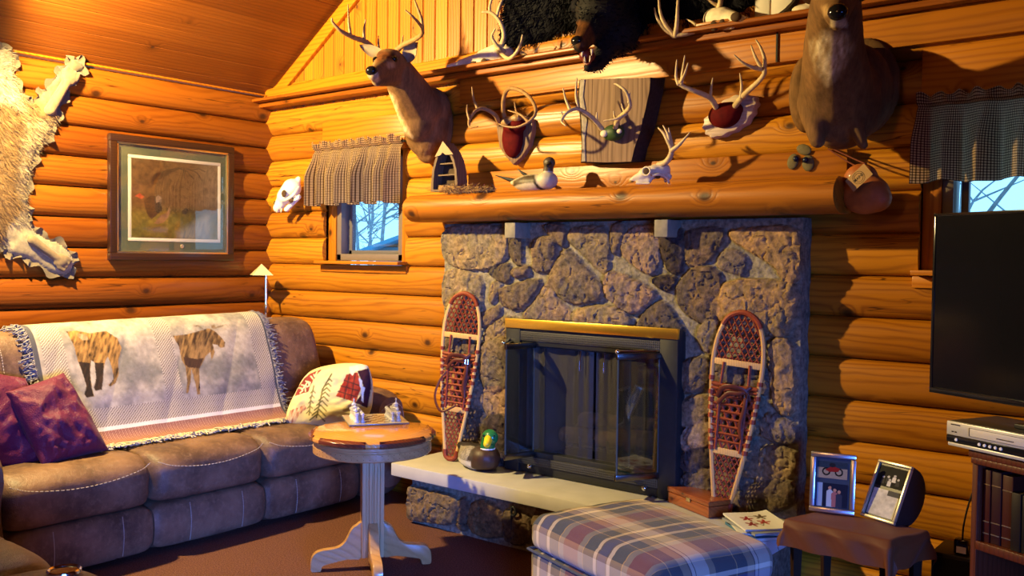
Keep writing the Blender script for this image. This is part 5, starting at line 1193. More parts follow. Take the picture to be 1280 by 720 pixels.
pm, x_, y_, d_ = relief(smoothpoly(pw, 4), .010, lambda x, y, d: .008 + .035 * np.sqrt(np.clip(d / .10, 0, 1)) + .014 * vnoise(x * 16, y * 16, 5), lambda a, b_, h: (-5.632 + h, a, b_), pcol)
M_pelt = vcol('pelt_hair', .8, .2, (80, 30, 30), .4, .2, .3); pm.build('hide', M_pelt, parent=pelt, smooth=180)
# ruffled felt border
bp_ = smoothpoly(pw, 5); bm2 = MB(); n = len(bp_); arr = []
for i in range(n):
    a = Vector((bp_[i][0], bp_[i][1], 0)); t_ = Vector((bp_[(i + 1) % n][0] - bp_[i - 1][0], bp_[(i + 1) % n][1] - bp_[i - 1][1], 0)).normalized(); nn = Vector((t_.y, -t_.x, 0)); arr.append((a, nn))
s0 = sum((arr[i][0].x * arr[(i + 1) % n][0].y - arr[(i + 1) % n][0].x * arr[i][0].y) for i in range(n)); sg = 1 if s0 > 0 else -1
vs = []
for i, (a, nn) in enumerate(arr):
    for k in range(4):
        o = a + nn * sg * (-.015 + (.012 + .006 * math.sin(i * .9)) * k) ; vs.append((-5.618 + .012 * k / 3 * (1 + math.sin(i * 1.9)) + .004 * math.sin(i * 4.1) * k, o.x, o.y))
bm2.add(vs, [[i * 4 + k, i * 4 + k + 1, ((i + 1) % n) * 4 + k + 1, ((i + 1) % n) * 4 + k] for i in range(n) for k in range(3)])
bm2.build('felt_border', fabric('grey_felt', '#655a48', .95, nz=.2), parent=pelt, smooth=60)
fm = MB(); rn = np.random.RandomState(7); px_, py_ = projn(np.array(pm.v)); 
cand = [i for i in rn.choice(len(pm.v), 18000) if not ((px_[i] > 46 and py_[i] < 142) or (py_[i] > 282 and px_[i] > 8))]
fm_cols = []
for i in cand: n0 = len(fm.v); blades(fm, [pm.v[i]], [(.45, .35 + .25 * (px_[i] > 10), -.45 if py_[i] > 100 else .1)], .045, .0035, seed=int(i)); fm_cols += [pm.col[i] * 1.15] * (len(fm.v) - n0)
fm.col = np.array(fm_cols); tag(fm.build('fur', M_pelt, parent=pelt, smooth=0), kind='stuff')
for a, b_ in ((( 62, 138), (92, 88)), ((40, 300), (84, 332))):
    m = MB(); p = onx(*a, -5.585); q_ = onx(*b_, -5.585); m.cap(p, p.lerp(q_, .7), .032, .026); m.ell(p.lerp(q_, .8), (.025, .045, .045)); r = (q_ - p).normalized(); s = Vector((1, 0, 0)).cross(r)
    for k in range(4): e = p.lerp(q_, .86) + s * (k - 1.5) * .024; m.cap(e, e + r * .035, .016, .012)
    v, f, nr = blob(m, .006, 3); k_b = mb_from(v, f); k_b.col = np.ones((len(v), 3)) * np.array(S('#75644a')); k_b.build('paw', M_pelt, parent=pelt, smooth=180)
# ------------------------------------------------------------------ curtains
def gingham():
    nt = NT('gingham_cotton'); sp = nt.node('ShaderNodeSeparateXYZ', {0: nt.uv()}).outputs
    def st(x): f = nt.m('FRACT', nt.m('MULTIPLY', x, 1 / .0105)); return nt.m('LESS_THAN', f, .36)
    a, b = st(sp[0]), st(sp[1]); s = nt.m('MULTIPLY', nt.m('ADD', a, b), .5)
    c = ramp(nt, s, [(0, S('#c0a47c')), (.5, S('#644c36')), (1, S('#281c18'))], 'LINEAR')
    nt.p(Base_Color=c, Roughness=.95, Specular_IOR_Level=.1); tl = nt.node('ShaderNodeBsdfTranslucent', {'Color': c})
    nt.set(nt.out.inputs['Surface'], nt.node('ShaderNodeMixShader', {0: .42, 1: nt.b.outputs[0], 2: tl.outputs[0]}).outputs[0]); return nt.mat
M_ging = gingham()
def valance(label, x0, x1, ztop, zbot, y, nf, seed):
    t = thing('window_valance', label, 'curtain', ((x0 + x1) / 2, y, zbot), 0); r = random.Random(seed); ph = [r.random() * 6 for _ in range(6)]
    W_ = x1 - x0; nu, nv = nf * 18, 40; m = MB(); uvs = []
    def f(u, v):
        d = v  # 0 top 1 bottom
        a = 2 * PI * nf * u + ph[0] + .9 * math.sin(u * 11 + ph[1]); amp = (.014 + .030 * sstep(.15, .6, np.float64(d))) * (1 + .3 * math.sin(u * 23 + ph[2]))
        hd = .012 * math.sin(2 * PI * nf * 2.3 * u + ph[3]) * max(0, 1 - d / .14) ; pinch = .018 * math.exp(-((d - .13) / .035) ** 2)
        yy = y - amp * (1 + math.sin(a)) - .02 * (1 if d < .11 else 0) * .5 - hd + pinch
        z = ztop + (zbot - ztop) * d + (.010 * math.sin(2 * PI * nf * 1.7 * u + ph[4]) if d < .08 else 0) * (1 - d / .08) + (.016 * math.cos(a * .5 + ph[5]) * max(0, d - .75) * 4 * .5)
        return (x0 + W_ * u + .006 * math.sin(a * 2) * d, yy, z)
    vs = []; 
    for j in range(nv):
        for i in range(nu + 1): u, v = i / nu, j / (nv - 1); vs.append(f(u, v)); uvs.append((u * W_ * 1.55, (1 - v) * (ztop - zbot)))
    fs = [[j * (nu + 1) + i, j * (nu + 1) + i + 1, (j + 1) * (nu + 1) + i + 1, (j + 1) * (nu + 1) + i] for j in range(nv - 1) for i in range(nu)]
    m.add(vs, fs, 0, None, uvs); m.build('fabric_panel', M_ging, parent=t, smooth=80)
    k = MB(); zr = ztop - .13 * (ztop - zbot) + .02; k.tube([(x0 - .015, y + .022, zr), (x1 + .015, y + .022, zr)], .008, 8); k.build('curtain_rod', M_black, parent=t)
    for xx in (x0 - .012, x1 + .012): k = MB(); k.tube([(xx, y + .022, zr), (xx, YB - .03, zr)], .007, 8); k.build('rod_bracket', M_black, parent=t)
valance('small gingham checked valance over the little window above the sofa', -5.065, -4.225, 2.265, 1.845, 4.10, 9, 2)
valance('dark gingham checked valance over the window behind the television', -1.145, -.05, 2.20, 1.835, 4.10, 9, 4)

# ------------------------------------------------------------------ framed print on the left wall
y0, y1, z0, z1 = 2.935, 3.828, 1.462, 2.25; fx = -5.600
fr = thing('framed_print', 'framed wild turkey woodland print in a dark frame with a green mat', 'picture', (-5.62, 3.38, 1.462))
M_frame = wood('walnut_frame', (.028, .010, .005), (.012, .005, .003), 1, 2, None, ring=60, rough=.3, knots=0, coat=.2)
def rect_frame(mb, y0, y1, z0, z1, w, xa, xb, mat=0):
    for (a, b, c, d) in ((y0, y1, z1 - w, z1), (y0, y1, z0, z0 + w), (y0, y0 + w, z0 + w, z1 - w), (y1 - w, y1, z0 + w, z1 - w)): mb.box(((xa + xb) / 2, (a + b) / 2, (c + d) / 2), (abs(xb - xa), b - a, d - c), bev=.004, mat=mat)
m = MB(); rect_frame(m, y0, y1, z0, z1, .045, -5.632, fx + .012); m.build('frame', M_frame, parent=fr)
m = MB(); rect_frame(m, y0 + .043, y1 - .043, z0 + .043, z1 - .043, .014, -5.63, fx + .006); m.build('gilt_lip', M_lamp_brass, parent=fr)
m = MB(); m.box((fx - .014, (y0 + y1) / 2, (z0 + z1) / 2), (.004, y1 - y0 - .09, z1 - z0 - .09)); m.build('mat_board', plain('sage_mat', '#454a38', .8, nz=.05), parent=fr)
iy0, iy1, iz0, iz1 = y0 + .145, y1 - .115, z0 + .145, z1 - .135
m = MB(); rect_frame(m, iy0 - .018, iy1 + .018, iz0 - .022, iz1 + .018, .022, fx - .013, fx - .009); m.build('inner_mat', plain('cream_mat', '#b9b29c', .8, nz=.04), parent=fr)
m = MB(); m.lathe([(0, 0), (.014, 0), (.012, .003), (0, .004)], 20, M=Matrix.Translation((fx - .012, (y0 + y1) / 2 + .06, z0 + .095)) @ Matrix.Rotation(PI / 2, 4, 'Y')); m.build('medallion', M_lamp_brass, parent=fr)
NN = 190; m = MB(); m.grid(NN, NN, lambda u, v: (fx - .010, iy0 + (iy1 - iy0) * u, iz0 + (iz1 - iz0) * v)); V = np.array(m.v); X, Y = projn(V)
U = np.tile(np.linspace(0, 1, NN), NN); Vv = np.repeat(np.linspace(0, 1, NN), NN); q1 = vnoise(U * 7, Vv * 7, 3, 5)[:, None]; q2 = vnoise(U * 30, Vv * 24, 8, 3)[:, None]
C = np.array(S('#4a3020')) * (1 - q1) + np.array(S('#7a5a34')) * q1; low = (1 - sstep(.25, .45, Vv))[:, None]; C = C * (1 - low) + (np.array(S('#4a4018')) * (1 - q1) + np.array(S('#8a7a34')) * q1) * low
rt = sstep(.62, .95, U)[:, None] * sstep(.2, .5, Vv)[:, None]; C = C * (1 - rt * .6) + np.array(S('#8d7c62')) * rt * .6; C *= .30 + .55 * q2
z4 = lambda l: pp(l, 120, 160, 4.117)
C = paint(C, X, Y, z4([(285, 270), (300, 235), (350, 220), (410, 205), (450, 205), (400, 225), (350, 250), (300, 275)]), '#2e1d12', '#3c2818', soft=.8)
for l in ([(420, 205), (470, 225), (500, 260)], [(470, 210), (520, 230), (545, 270)], [(450, 215), (455, 260)], [(500, 215), (530, 210), (560, 225)]): C = stroke(C, X, Y, z4(l), .5, '#33241a')
C = paint(C, X, Y, z4([(245, 370), (280, 350), (310, 350), (335, 380), (340, 420), (310, 450), (285, 470), (262, 440)]), '#1f1a16', '#38281c', seed=3); C = paint(C, X, Y, z4([(310, 385), (305, 355), (320, 345), (338, 360), (335, 400), (328, 380)]), '#5c4a3c', '#7a6450', seed=4)
C = paint(C, X, Y, z4([(300, 490), (330, 450), (365, 435), (378, 405), (385, 420), (372, 460), (350, 485), (320, 495)]), '#5c4430', '#7a5c40', seed=5); C = paint(C, X, Y, z4([(440, 425), (465, 410), (475, 420), (465, 445), (445, 440)]), '#241c18', '#3a2c22', seed=6); C = paint(C, X, Y, z4([(200, 350), (225, 335), (250, 355), (235, 365)]), '#7c2c18', '#94452a', seed=7)
C = paint(C, X, Y, z4([(420, 540), (500, 490), (585, 450), (588, 580), (430, 575)]), '#565a5e', '#7a7464', soft=10, seed=9)
m.col = C; m.build('print', vcol('print_paper', .5, .05, (80, 80, 80), 0, .3), parent=fr)
m = MB(); m.box((fx - .004, (y0 + y1) / 2, (z0 + z1) / 2), (.002, y1 - y0 - .09, z1 - z0 - .09)); m.build('glass', M_pane, parent=fr, smooth=0)

# ------------------------------------------------------------------ brass lamp behind the sofa
lx, ly = -5.46, 4.0
t = thing('floor_lamp', 'slim brass reading lamp with a small pyramid shade in the corner behind the sofa', 'lamp', (lx, ly, 0))
m = MB(); m.lathe([(.11, 0), (.11, .012), (.03, .03), (.012, .04)], 28, M=Matrix.Translation((lx, ly, .0))); m.build('base', M_lamp_brass, parent=t)
m = MB(); m.tube([(lx, ly, .03), (lx, ly, 1.37)], .009, 10); m.build('pole', M_lamp_brass, parent=t)
m = MB(); m.lathe([(.008, .03), (.016, .02), (.016, -.02), (.01, -.03)], 12, M=Matrix.Translation((lx, ly, 1.13))); m.build('switch_collar', M_lamp_brass, parent=t)
m = MB(); a = Matrix.Translation((lx - .01, ly - .03, 1.365)) @ Matrix.Rotation(math.radians(-30), 4, 'Z'); m.add([(-.10, -.07, 0), (.10, -.07, 0), (.10, .07, 0), (-.10, .07, 0), (-.01, 0, .078), (.01, 0, .078)], [[0, 1, 5, 4], [1, 2, 5], [2, 3, 4, 5], [3, 0, 4]], M=a); m.add([(-.095, -.065, .002), (.095, -.065, .002), (.095, .065, .002), (-.095, .065, .002)], [[3, 2, 1, 0]], M=a); m.build('shade', plain('satin_brass', (.72, .64, .40), .4, .35, nz=.04), parent=t, smooth=0)

# ------------------------------------------------------------------ chess table
cx, cy, zt = -3.33, 3.06, .665
tb = thing('pedestal_table', 'round oak pedestal table with dark inlaid rim holding a chess board', 'table', (cx, cy, 0))
R = .303; ang0 = math.atan2(-3.06, 3.33)
m = MB(); M0 = Matrix.Translation((cx, cy, 0)); m.lathe([(0, zt - .034), (R - .012, zt - .034), (R, zt - .024), (R, zt - .010), (R - .012, zt), (0, zt)], 96, M=M0); top = m.build('tabletop', M_honey, parent=tb, smooth=40)
for k in range(6):
    a0, a1 = ang0 + math.radians(60 * k + 6), ang0 + math.radians(60 * k + 54); n = 22; ch0 = (math.cos(a0) * R, math.sin(a0) * R); ch1 = (math.cos(a1) * R, math.sin(a1) * R); s = MB(); vs = []
    for i in range(n + 1):
        a = a0 + (a1 - a0) * i / n; cpt = (ch0[0] + (ch1[0] - ch0[0]) * i / n, ch0[1] + (ch1[1] - ch0[1]) * i / n); c_, s_ = math.cos(a), math.sin(a); e = .0012
        vs += [(cpt[0], cpt[1], zt + .0008), ((R - .012) * c_, (R - .012) * s_, zt + .0008), ((R + e) * c_, (R + e) * s_, zt - .010), ((R + e) * c_, (R + e) * s_, zt - .024), ((R - .012) * c_, (R - .012) * s_, zt - .035)]
    s.add(vs, [[i * 5 + k2, i * 5 + k2 + 1, (i + 1) * 5 + k2 + 1, (i + 1) * 5 + k2] for i in range(n) for k2 in range(4)], M=M0); s.build('inlay', M_mahog, parent=tb, smooth=40, recalc=True)
m = MB(); Ra = .283; m.lathe([(0, zt - .10), (Ra - .006, zt - .10), (Ra, zt - .094), (Ra, zt - .062), (Ra - .004, zt - .058), (Ra - .004, zt - .052), (Ra, zt - .048), (Ra, zt - .034)], 96, M=M0)
for k in range(64):
    a = 2 * PI * k / 64
    for zz in (zt - .085, zt - .068): m.box((Ra * math.cos(a), Ra * math.sin(a), zz), (.003, .0025, .0025), rot=(0, 0, a), M=M0, mat=1)
m.build('apron', [M_oak_x, M_mahog], parent=tb, smooth=40)
# fluted square pillar
m = MB(); w = .052; prof = []
def flute(n=36):
    out = []
    for side in range(4):
        for i in range(n):
            t_ = -1 + 2 * i / n; d = w - (.007 if (abs(abs(t_) - .5) < .16 or abs(t_) < .10) else 0) * (1 if abs(t_) < .92 else 0); p = (d, t_ * w); a = side * PI / 2; out.append((p[0] * math.cos(a) - p[1] * math.sin(a), p[0] * math.sin(a) + p[1] * math.cos(a)))
    return out
yaw = ang0 + math.radians(6)
m.prism(flute(), zt - .10 - .06, M=Matrix.Translation((cx, cy, .06)) @ Matrix.Rotation(yaw, 4, 'Z')); m.build('pillar', M_oak, parent=tb, smooth=20)
fpoly = [(.045, .06), (.045, .215), (.075, .21), (.10, .19), (.125, .14), (.15, .115), (.18, .105), (.23, .10), (.265, .09), (.285, .065), (.29, .03), (.285, .0), (.245, .0), (.235, .025), (.20, .035), (.12, .05)]
fpoly = [(p.x, p.y) for p in catmull([(a, b, 0) for a, b in fpoly], 3, True)]
for k in range(4):
    a = yaw + k * PI / 2; Mf = Matrix.Translation((cx, cy, 0)) @ Matrix.Rotation(a, 4, 'Z') @ Matrix.Translation((0, .022, 0)) @ Matrix.Rotation(PI / 2, 4, 'X'); m = MB(); m.prism(fpoly, .044, M=Mf, bev=.006); m.build('foot', M_oak_x, parent=tb, smooth=40)
# chess board: frosted glass
bq = [onz(423, 534, zt + .012), onz(523, 532, zt + .012), onz(508, 511, zt + .012), onz(419, 516, zt + .012)]
bc = sum(bq, Vector()) / 4; bx = (bq[1] - bq[0] + bq[2] - bq[3]).normalized(); by = Vector((-bx.y, bx.x, 0)); hs_ = .15
def boardmat():
    nt = NT('chess_glass'); sp = nt.node('ShaderNodeSeparateXYZ', {0: nt.uv()}).outputs; a = nt.m('FLOOR', nt.m('MULTIPLY', nt.m('SUBTRACT', sp[0], .1), 10.0)); b = nt.m('FLOOR', nt.m('MULTIPLY', nt.m('SUBTRACT', sp[1], .1), 10.0)); ch = nt.m('MODULO', nt.m('ADD', nt.m('ADD', a, b), 20.0), 2.0)
    ins = nt.m('MULTIPLY', nt.m('MULTIPLY', nt.m('GREATER_THAN', sp[0], .1), nt.m('LESS_THAN', sp[0], .9)), nt.m('MULTIPLY', nt.m('GREATER_THAN', sp[1], .1), nt.m('LESS_THAN', sp[1], .9)))
    nt.p(Base_Color=nt.mix(nt.m('MULTIPLY', ch, ins), (.36, .30, .22), (.10, .075, .06)), Roughness=.2, Coat_Weight=.25, Coat_Roughness=.05); return nt.mat
t = thing('chess_board', 'square glass chess board on the round pedestal table', 'chess board', (bc.x, bc.y, zt + .0005)); MBd = Matrix((bx, by, Vector((0, 0, 1)))).transposed().to_4x4(); MBd = Matrix.Translation((bc.x, bc.y, 0)) @ MBd
m = MB(); m.box((0, 0, zt + .0055), (2 * hs_, 2 * hs_, .007), bev=.001, M=MBd); m.build('edge_glass', plain('board_edge', (.16, .17, .15), .2, nz=.05), parent=t)
m = MB(); m.add([(-hs_ + .002, -hs_ + .002, zt + .0095), (hs_ - .002, -hs_ + .002, zt + .0095), (hs_ - .002, hs_ - .002, zt + .0095), (-hs_ + .002, hs_ - .002, zt + .0095)], [[0, 1, 2, 3]], M=MBd, uvs=[(0, 0), (1, 0), (1, 1), (0, 1)]); m.build('playing_surface', boardmat(), parent=t, smooth=0)
for sx in (-1, 1):
    for sy in (-1, 1): m = MB(); m.lathe([(.008, 0), (.008, .0015)], 10, M=MBd @ Matrix.Translation((sx * .13, sy * .13, zt + .0006))); m.build('foot', M_white, parent=t)
def glassy(name, col, rough, tr):
    nt = NT(name); f = nt.noise(nt.obj(), 90, 3); nt.p(Base_Color=nt.mix(f, tuple(c * .75 for c in col), col), Roughness=rough, Transmission_Weight=tr, IOR=1.45); nt.bump(f, .4, .004); return nt.mat
M_frost = glassy('frosted_glass', (.86, .88, .92), .45, .35); M_clear = glassy('clear_glass', (.80, .80, .78), .12, .55)
PR = {'king': [(.0155, 0), (.0155, .006), (.012, .010), (.009, .02), (.0075, .045), (.012, .056), (.009, .060), (.0115, .076), (.008, .080), (.003, .084), (.003, .090), (.0, .092)],
      'queen': [(.015, 0), (.015, .006), (.0115, .010), (.0085, .02), (.007, .040), (.0115, .050), (.0085, .054), (.0115, .068), (.006, .070), (.004, .075), (0, .077)],
      'bishop': [(.0135, 0), (.0135, .005), (.010, .009), (.007, .02), (.006, .034), (.010, .042), (.0065, .046), (.009, .054), (.004, .064), (0, .066)],
      'rook': [(.013, 0), (.013, .006), (.010, .010), (.008, .02), (.0075, .034), (.011, .038), (.011, .048), (.007, .048), (.007, .043), (0, .043)],
      'pawn': [(.011, 0), (.011, .005), (.008, .008), (.005, .018), (.0045, .026), (.008, .030), (.005, .032), (.0085, .038), (.007, .046), (0, .049)]}
def piece(kind, u, v, frosted):
    p = MBd @ Vector((u, v, zt + .0098)); m = MB(); m.lathe([(r * 1.12, z) for r, z in PR[kind]], 14)
    if kind == 'king': m.box((0, 0, .098), (.010, .004, .004)); m.box((0, 0, .097), (.004, .004, .016))
    o = m.build('chess_' + kind, M_frost if frosted else M_clear, world=False, smooth=40); o.location = p; WM[o.name] = Matrix.Translation(p); return o
ctx = ('frosted white glass %s on the sofa side of the chess board', 'clear speckled glass %s on the fireplace side of the chess board'); seen_ = {}
def setp(kind, u, v, fr_, label=None):
    key = (kind, fr_); g = ('frosted ' if fr_ else 'clear ') + 'chess ' + kind + 's'
    if key in seen_: o = dup(seen_[key], MBd @ Vector((u, v, zt + .0098)))
    else: o = seen_[key] = piece(kind, u, v, fr_)
    tag(o, label or ctx[0 if fr_ else 1] % kind, 'chess piece', g)
sq = .03; row = lambda k: -.105 + .03 * k
for k, kd in enumerate(('rook', 'bishop', 'queen', 'king', 'bishop', 'rook')): setp(kd, -.105, (-.075, -.045, -.015, .015, .045, .075)[k] * 1.2, True); 
for k in range(6): setp('pawn', -.075, (-.075, -.045, -.015, .015, .045, .075)[k] * 1.2, True)
for k, kd in enumerate(('rook', 'bishop', 'king', 'queen', 'bishop', 'rook')): setp(kd, .105, (-.075, -.045, -.015, .015, .045, .075)[k] * 1.2, False)
for k in range(6): setp('pawn', .075, (-.075, -.045, -.015, .015, .045, .075)[k] * 1.2, False)

# ------------------------------------------------------------------ duck decoys
M_paint = vcol('painted_decoy', .5, .12, (40, 40, 40), .2, .4)
h0 = onz(598, 585, .334); dk = thing('mallard_decoy', 'painted mallard duck decoy with green head and yellow bill on the hearth', 'duck decoy', (h0.x, h0.y, .333))
hd_ = Vector((.97, -.22, 0)).normalized(); sd_ = Vector((hd_.y, -hd_.x, 0)); L = lambda f, s, z: Vector((h0.x, h0.y, .333)) + hd_ * f + sd_ * s + Vector((0, 0, z))
an_ = math.atan2(hd_.y, hd_.x)
m = MB(); m.ell(L(0, 0, .062), (.155, .092, .072), rot=(0, 0, an_)); m.ell(L(.06, 0, .072), (.09, .085, .070), rot=(0, 0, an_)); m.cap(L(-.08, 0, .08), L(-.175, 0, .10), .055, .022); m.ell(L(0, 0, .035), (.15, .09, .035), rot=(0, 0, an_))
v, f, nr = blob(m, .007, 4); v[:, 2] = np.maximum(v[:, 2], .3335); b = mb_from(v, f); lf = (v - np.array(L(0, 0, 0))) @ np.array(hd_); lz = v[:, 2] - .333; ls_ = np.abs((v - np.array(L(0, 0, 0))) @ np.array(sd_))
C = np.ones((len(v), 3)) * np.array(S('#8f8778')); spk = vnoise(v[:, 0] * 260, v[:, 1] * 260 + v[:, 2] * 200, 3, 1)[:, None]; C = np.where(spk > .62, C * .5, C)
mk_ = (lz < .055) & (lf < .05); C[mk_] = np.array(S('#b5b0a4')); C[(lf > .045)] = np.array(S('#3a2418')); C[(lf > .02) & (lf <= .06) & (lz > .06)] = np.array(S('#3a3028')); C[(ls_ < .035) & (lz > .11) & (lf < .03)] = np.array(S('#2c261f')); C[lf < -.13] = np.array(S('#1c1a18')); b.col = C
b.build('body', M_paint, parent=dk, smooth=180)
m = MB(); m.cap(L(.075, 0, .11), L(.095, 0, .175), .042, .040); m.ell(L(.105, 0, .19), (.052, .042, .044), rot=(0, 0, an_)); v, f, nr = blob(m, .005, 3); M_gr = plain('mallard_green', (.012, .16, .045), .3, nz=.15, coat=.5); mb_from(v, f).build('head', M_gr, parent=dk, smooth=180)
m = MB(); m.cap(L(.125, .026, .186), L(.155, .058, .166), .024, .020); v, f, nr = blob(m, .004, 2); mb_from(v, f).build('bill', plain('bill_yellow', (.78, .55, .02), .35, nz=.1), parent=dk, smooth=180)
m = MB(); m.tube([L(.078, .043 * math.sin(k * PI / 6), .125) + hd_ * .043 * (math.cos(k * PI / 6) - .0) for k in range(12)], .005, 6, closed=True); m.build('neck_ring', M_white, parent=dk)
for f_, s in ((.148, .006), (.103, .043)): m = MB(); m.ell(L(f_, s, .202), .007, seg=10); m.build('eye', M_blackeye, parent=dk)
# long-tailed duck on the mantel
g0 = Vector((ony(668, 236, 3.93).x, 3.93, 1.862)); dk = thing('duck_decoy', 'long-tailed white and brown duck decoy standing on the mantel log', 'duck decoy', tuple(g0)); G = lambda x, y, z: g0 + Vector((x, y, z))
m = MB(); m.ell(G(-.01, 0, .042), (.13, .062, .048)); m.ell(G(.085, 0, .052), (.058, .056, .048)); m.cap(G(-.08, 0, .045), G(-.15, 0, .05), .038, .014); v, f, nr = blob(m, .006, 4); v[:, 2] = np.maximum(v[:, 2], 1.8625); b = mb_from(v, f); X, Y = projn(v); C = np.ones((len(v), 3)) * np.array(S('#b9ad92')); C = paint(C, X, Y, [(640, 234), (642, 226), (655, 220), (668, 218), (670, 228), (655, 229)], '#3d3222', '#57462e', soft=2); C = paint(C, X, Y, [(667, 220), (670, 228), (675, 234), (682, 237), (678, 239), (671, 235), (666, 227)], '#1c1712', '#2a211a', soft=1.5); b.col = C; b.build('body', M_paint, parent=dk, smooth=180)
m = MB(); m.cap(G(.085, 0, .075), G(.098, -.005, .125), .030, .026); m.ell(G(.102, -.008, .142), (.034, .030, .032)); v, f, nr = blob(m, .005, 3); b = mb_from(v, f); z_ = v[:, 2] - g0.z; b.col = np.where((z_ > .10)[:, None], np.array(S('#4a3c2a')), np.array(S('#b3a68a'))); b.build('head', M_paint, parent=dk, smooth=180)
m = MB(); m.cap(G(.118, -.028, .134), G(.128, -.055, .122), .014, .009); m.build('bill', M_black_gl, parent=dk)
m = MB(); m.tube(catmull([G(-.13, 0, .055), G(-.20, 0, .075), G(-.27, 0, .095)], 4), [.014, .008, .002], 8); m.build('tail_feather', M_black, parent=dk); m = MB(); m.tube(catmull([G(-.07, .02, .085), G(-.11, .03, .105), G(-.14, .03, .125)], 4), [.011, .007, .002], 8); m.build('tail_feather', M_black, parent=dk)

# ------------------------------------------------------------------ boat ornament, fur tail, leaf cluster, canteen
bp_ = wallpoly([(559, 178), (567, 189), (572, 200), (575, 213), (576, 226), (576, 240), (543, 240), (543.5, 226), (545, 212), (549, 198), (553, 188)], 3.93)
bo = thing('boat_shelf', 'little upright wooden boat ornament with shelf seats at the left mantel end', 'ornament', (-3.73, 3.93, 1.862)); bp_ = [(x, max(1.863, z)) for x, z in bp_]; cxb = sum(p[0] for p in bp_) / len(bp_); czb = 1.98
M_boat = wood('boat_wood', (.13, .08, .045), (.07, .04, .022), 2, 0, None, ring=60, rough=.6, knots=0); inn = [(cxb + (x - cxb) * .82, max(1.872, czb + (z - czb) * .88)) for x, z in bp_]
m = MB(); n = len(bp_); o_ = [(x, 3.90, z) for x, z in bp_] + [(x, 3.90, z) for x, z in inn] + [(x, 3.985, z) for x, z in bp_] + [(x, 3.985, z) for x, z in inn]
m.add(o_, [[i, (i + 1) % n, n + (i + 1) % n, n + i] for i in range(n)] + [[i, 2 * n + i, 2 * n + (i + 1) % n, (i + 1) % n] for i in range(n)] + [[n + i, n + (i + 1) % n, 3 * n + (i + 1) % n, 3 * n + i] for i in range(n)] + [list(range(2 * n, 3 * n))]); m.build('hull', M_boat, parent=bo, smooth=20, recalc=True)
m = MB(); plaque(m, inn, 3.972, 3.984, bev=0); m.build('back_panel', plain('boat_inside', '#4a3826', .8, nz=.25), parent=bo)
tipx = bp_[0][0]; m = MB(); plaque(m, [(tipx, bp_[0][1] + .004), (bp_[2][0], bp_[2][1] + .028), (tipx + .02, bp_[2][1] + .03), (tipx, bp_[2][1] + .045), (tipx - .02, bp_[2][1] + .03), (bp_[-2][0], bp_[-2][1] + .005)], 3.893, 3.90, bev=0); m.build('bow_deck', plain('bow_tan', '#a58a66', .6, nz=.15), parent=bo)
for zz, ww in ((1.915, .13), (1.975, .13), (2.04, .12)): m = MB(); m.box((cxb, 3.945, zz), (ww, .05, .008), bev=.001); m.build('thwart', M_boat, parent=bo)
fl_ = MB(); r = random.Random(3); pts = []; dirs = []
for k in range(900): t_ = r.random(); p = ony(558 + 52 * t_, 237, 3.90 + .02 * r.gauss(0, 1)); pts.append((p.x, 3.90 + .025 * r.gauss(0, 1), 1.864 + .020 * abs(r.gauss(0, 1)) * (1 - .5 * t_))); dirs.append((.9 + r.gauss(0, .4), r.gauss(0, .5), .35 + r.gauss(0, .3)))
blades(fl_, pts, dirs, .06, .004, seed=3, bend=.5)
core = MB(); core.cap(ony(552, 236, 3.905), ony(600, 237, 3.905), .02, .013); fl_.add(core.v, core.f)
tag(fl_.build('fur_tail', plain('fur_tan', '#94724a', .9, nz=.35, scale=80), loc=(ony(580, 237, 3.9).x, 3.9, 1.863), smooth=0), 'shaggy tan fur tail lying on the mantel log by the boat ornament', 'fur tail')
lc = ony(1001, 201, 4.085); lf = thing('leaf_ornament', 'dried brown leaf ornament with two dark blue balls on the planed board', 'ornament', (lc.x, 4.09, lc.z)); M_leaf = plain('dried_leaf', '#6b5f3a', .7, nz=.3, scale=60)
for (p, r, tw) in (((1005, 187), (.036, .007, .024), .35), ((991, 202), (.026, .008, .036), .25), ((1010, 204), (.028, .008, .037), -.15)):
    m = MB(); m.ell(ony(p[0], p[1], 4.092), r, rot=(0, tw, 0), seg=20); e = m.build('leaf', M_leaf, parent=lf)
for p in ((995, 198.5), (1007, 200)): m = MB(); m.ell(ony(p[0], p[1], 4.078), .014, seg=16); m.build('berry', plain('blue_ball', '#161d33', .3, nz=.2), parent=lf)
c0 = ony(1083, 240, 3.98); cn = thing('leather_canteen', 'round leather canteen with a paper tag hung off the mantel end', 'canteen', (c0.x, 3.98, c0.z - .09)); m = MB()
m.ell(ony(1082, 243, 3.985), (.103, .055, .085)); m.ell(ony(1076, 222, 3.985), (.072, .04, .06)); m.ell(ony(1094, 248, 3.985), (.07, .045, .06)); v, f, nr = blob(m, .007, 4); m = mb_from(v, f); m.build('pouch', plain('hide_brown', '#b0622a', .55, nz=.4, scale=14, bump=.4, coat=.05), parent=cn, smooth=180)
for pts in ([(1075, 210, 3.96), (1056, 200, 4.04), (1035, 186, 4.097)], [(1082, 205, 3.96), (1064, 197, 4.03), (1041, 186, 4.097)], [(1015, 222, 3.86), (1018, 228, 3.842), (1024, 231, 3.842)]):
    if pts[0][0] > 1050: m = MB(); m.tube(catmull(P3(pts), 5), .0035, 6); m.build('thong', M_twine, parent=cn)
tg = [ony(1054.5, 228, 3.90), ony(1069, 238, 3.895), ony(1093, 216, 3.89), ony(1078, 206, 3.90)]; ux = (tg[2] - tg[1]).normalized(); uy = (tg[3] - tg[2]); uy = (uy - ux * uy.dot(ux)).normalized(); un = ux.cross(uy); Lx, Ly = (tg[2] - tg[1]).length, (tg[0] - tg[1]).length
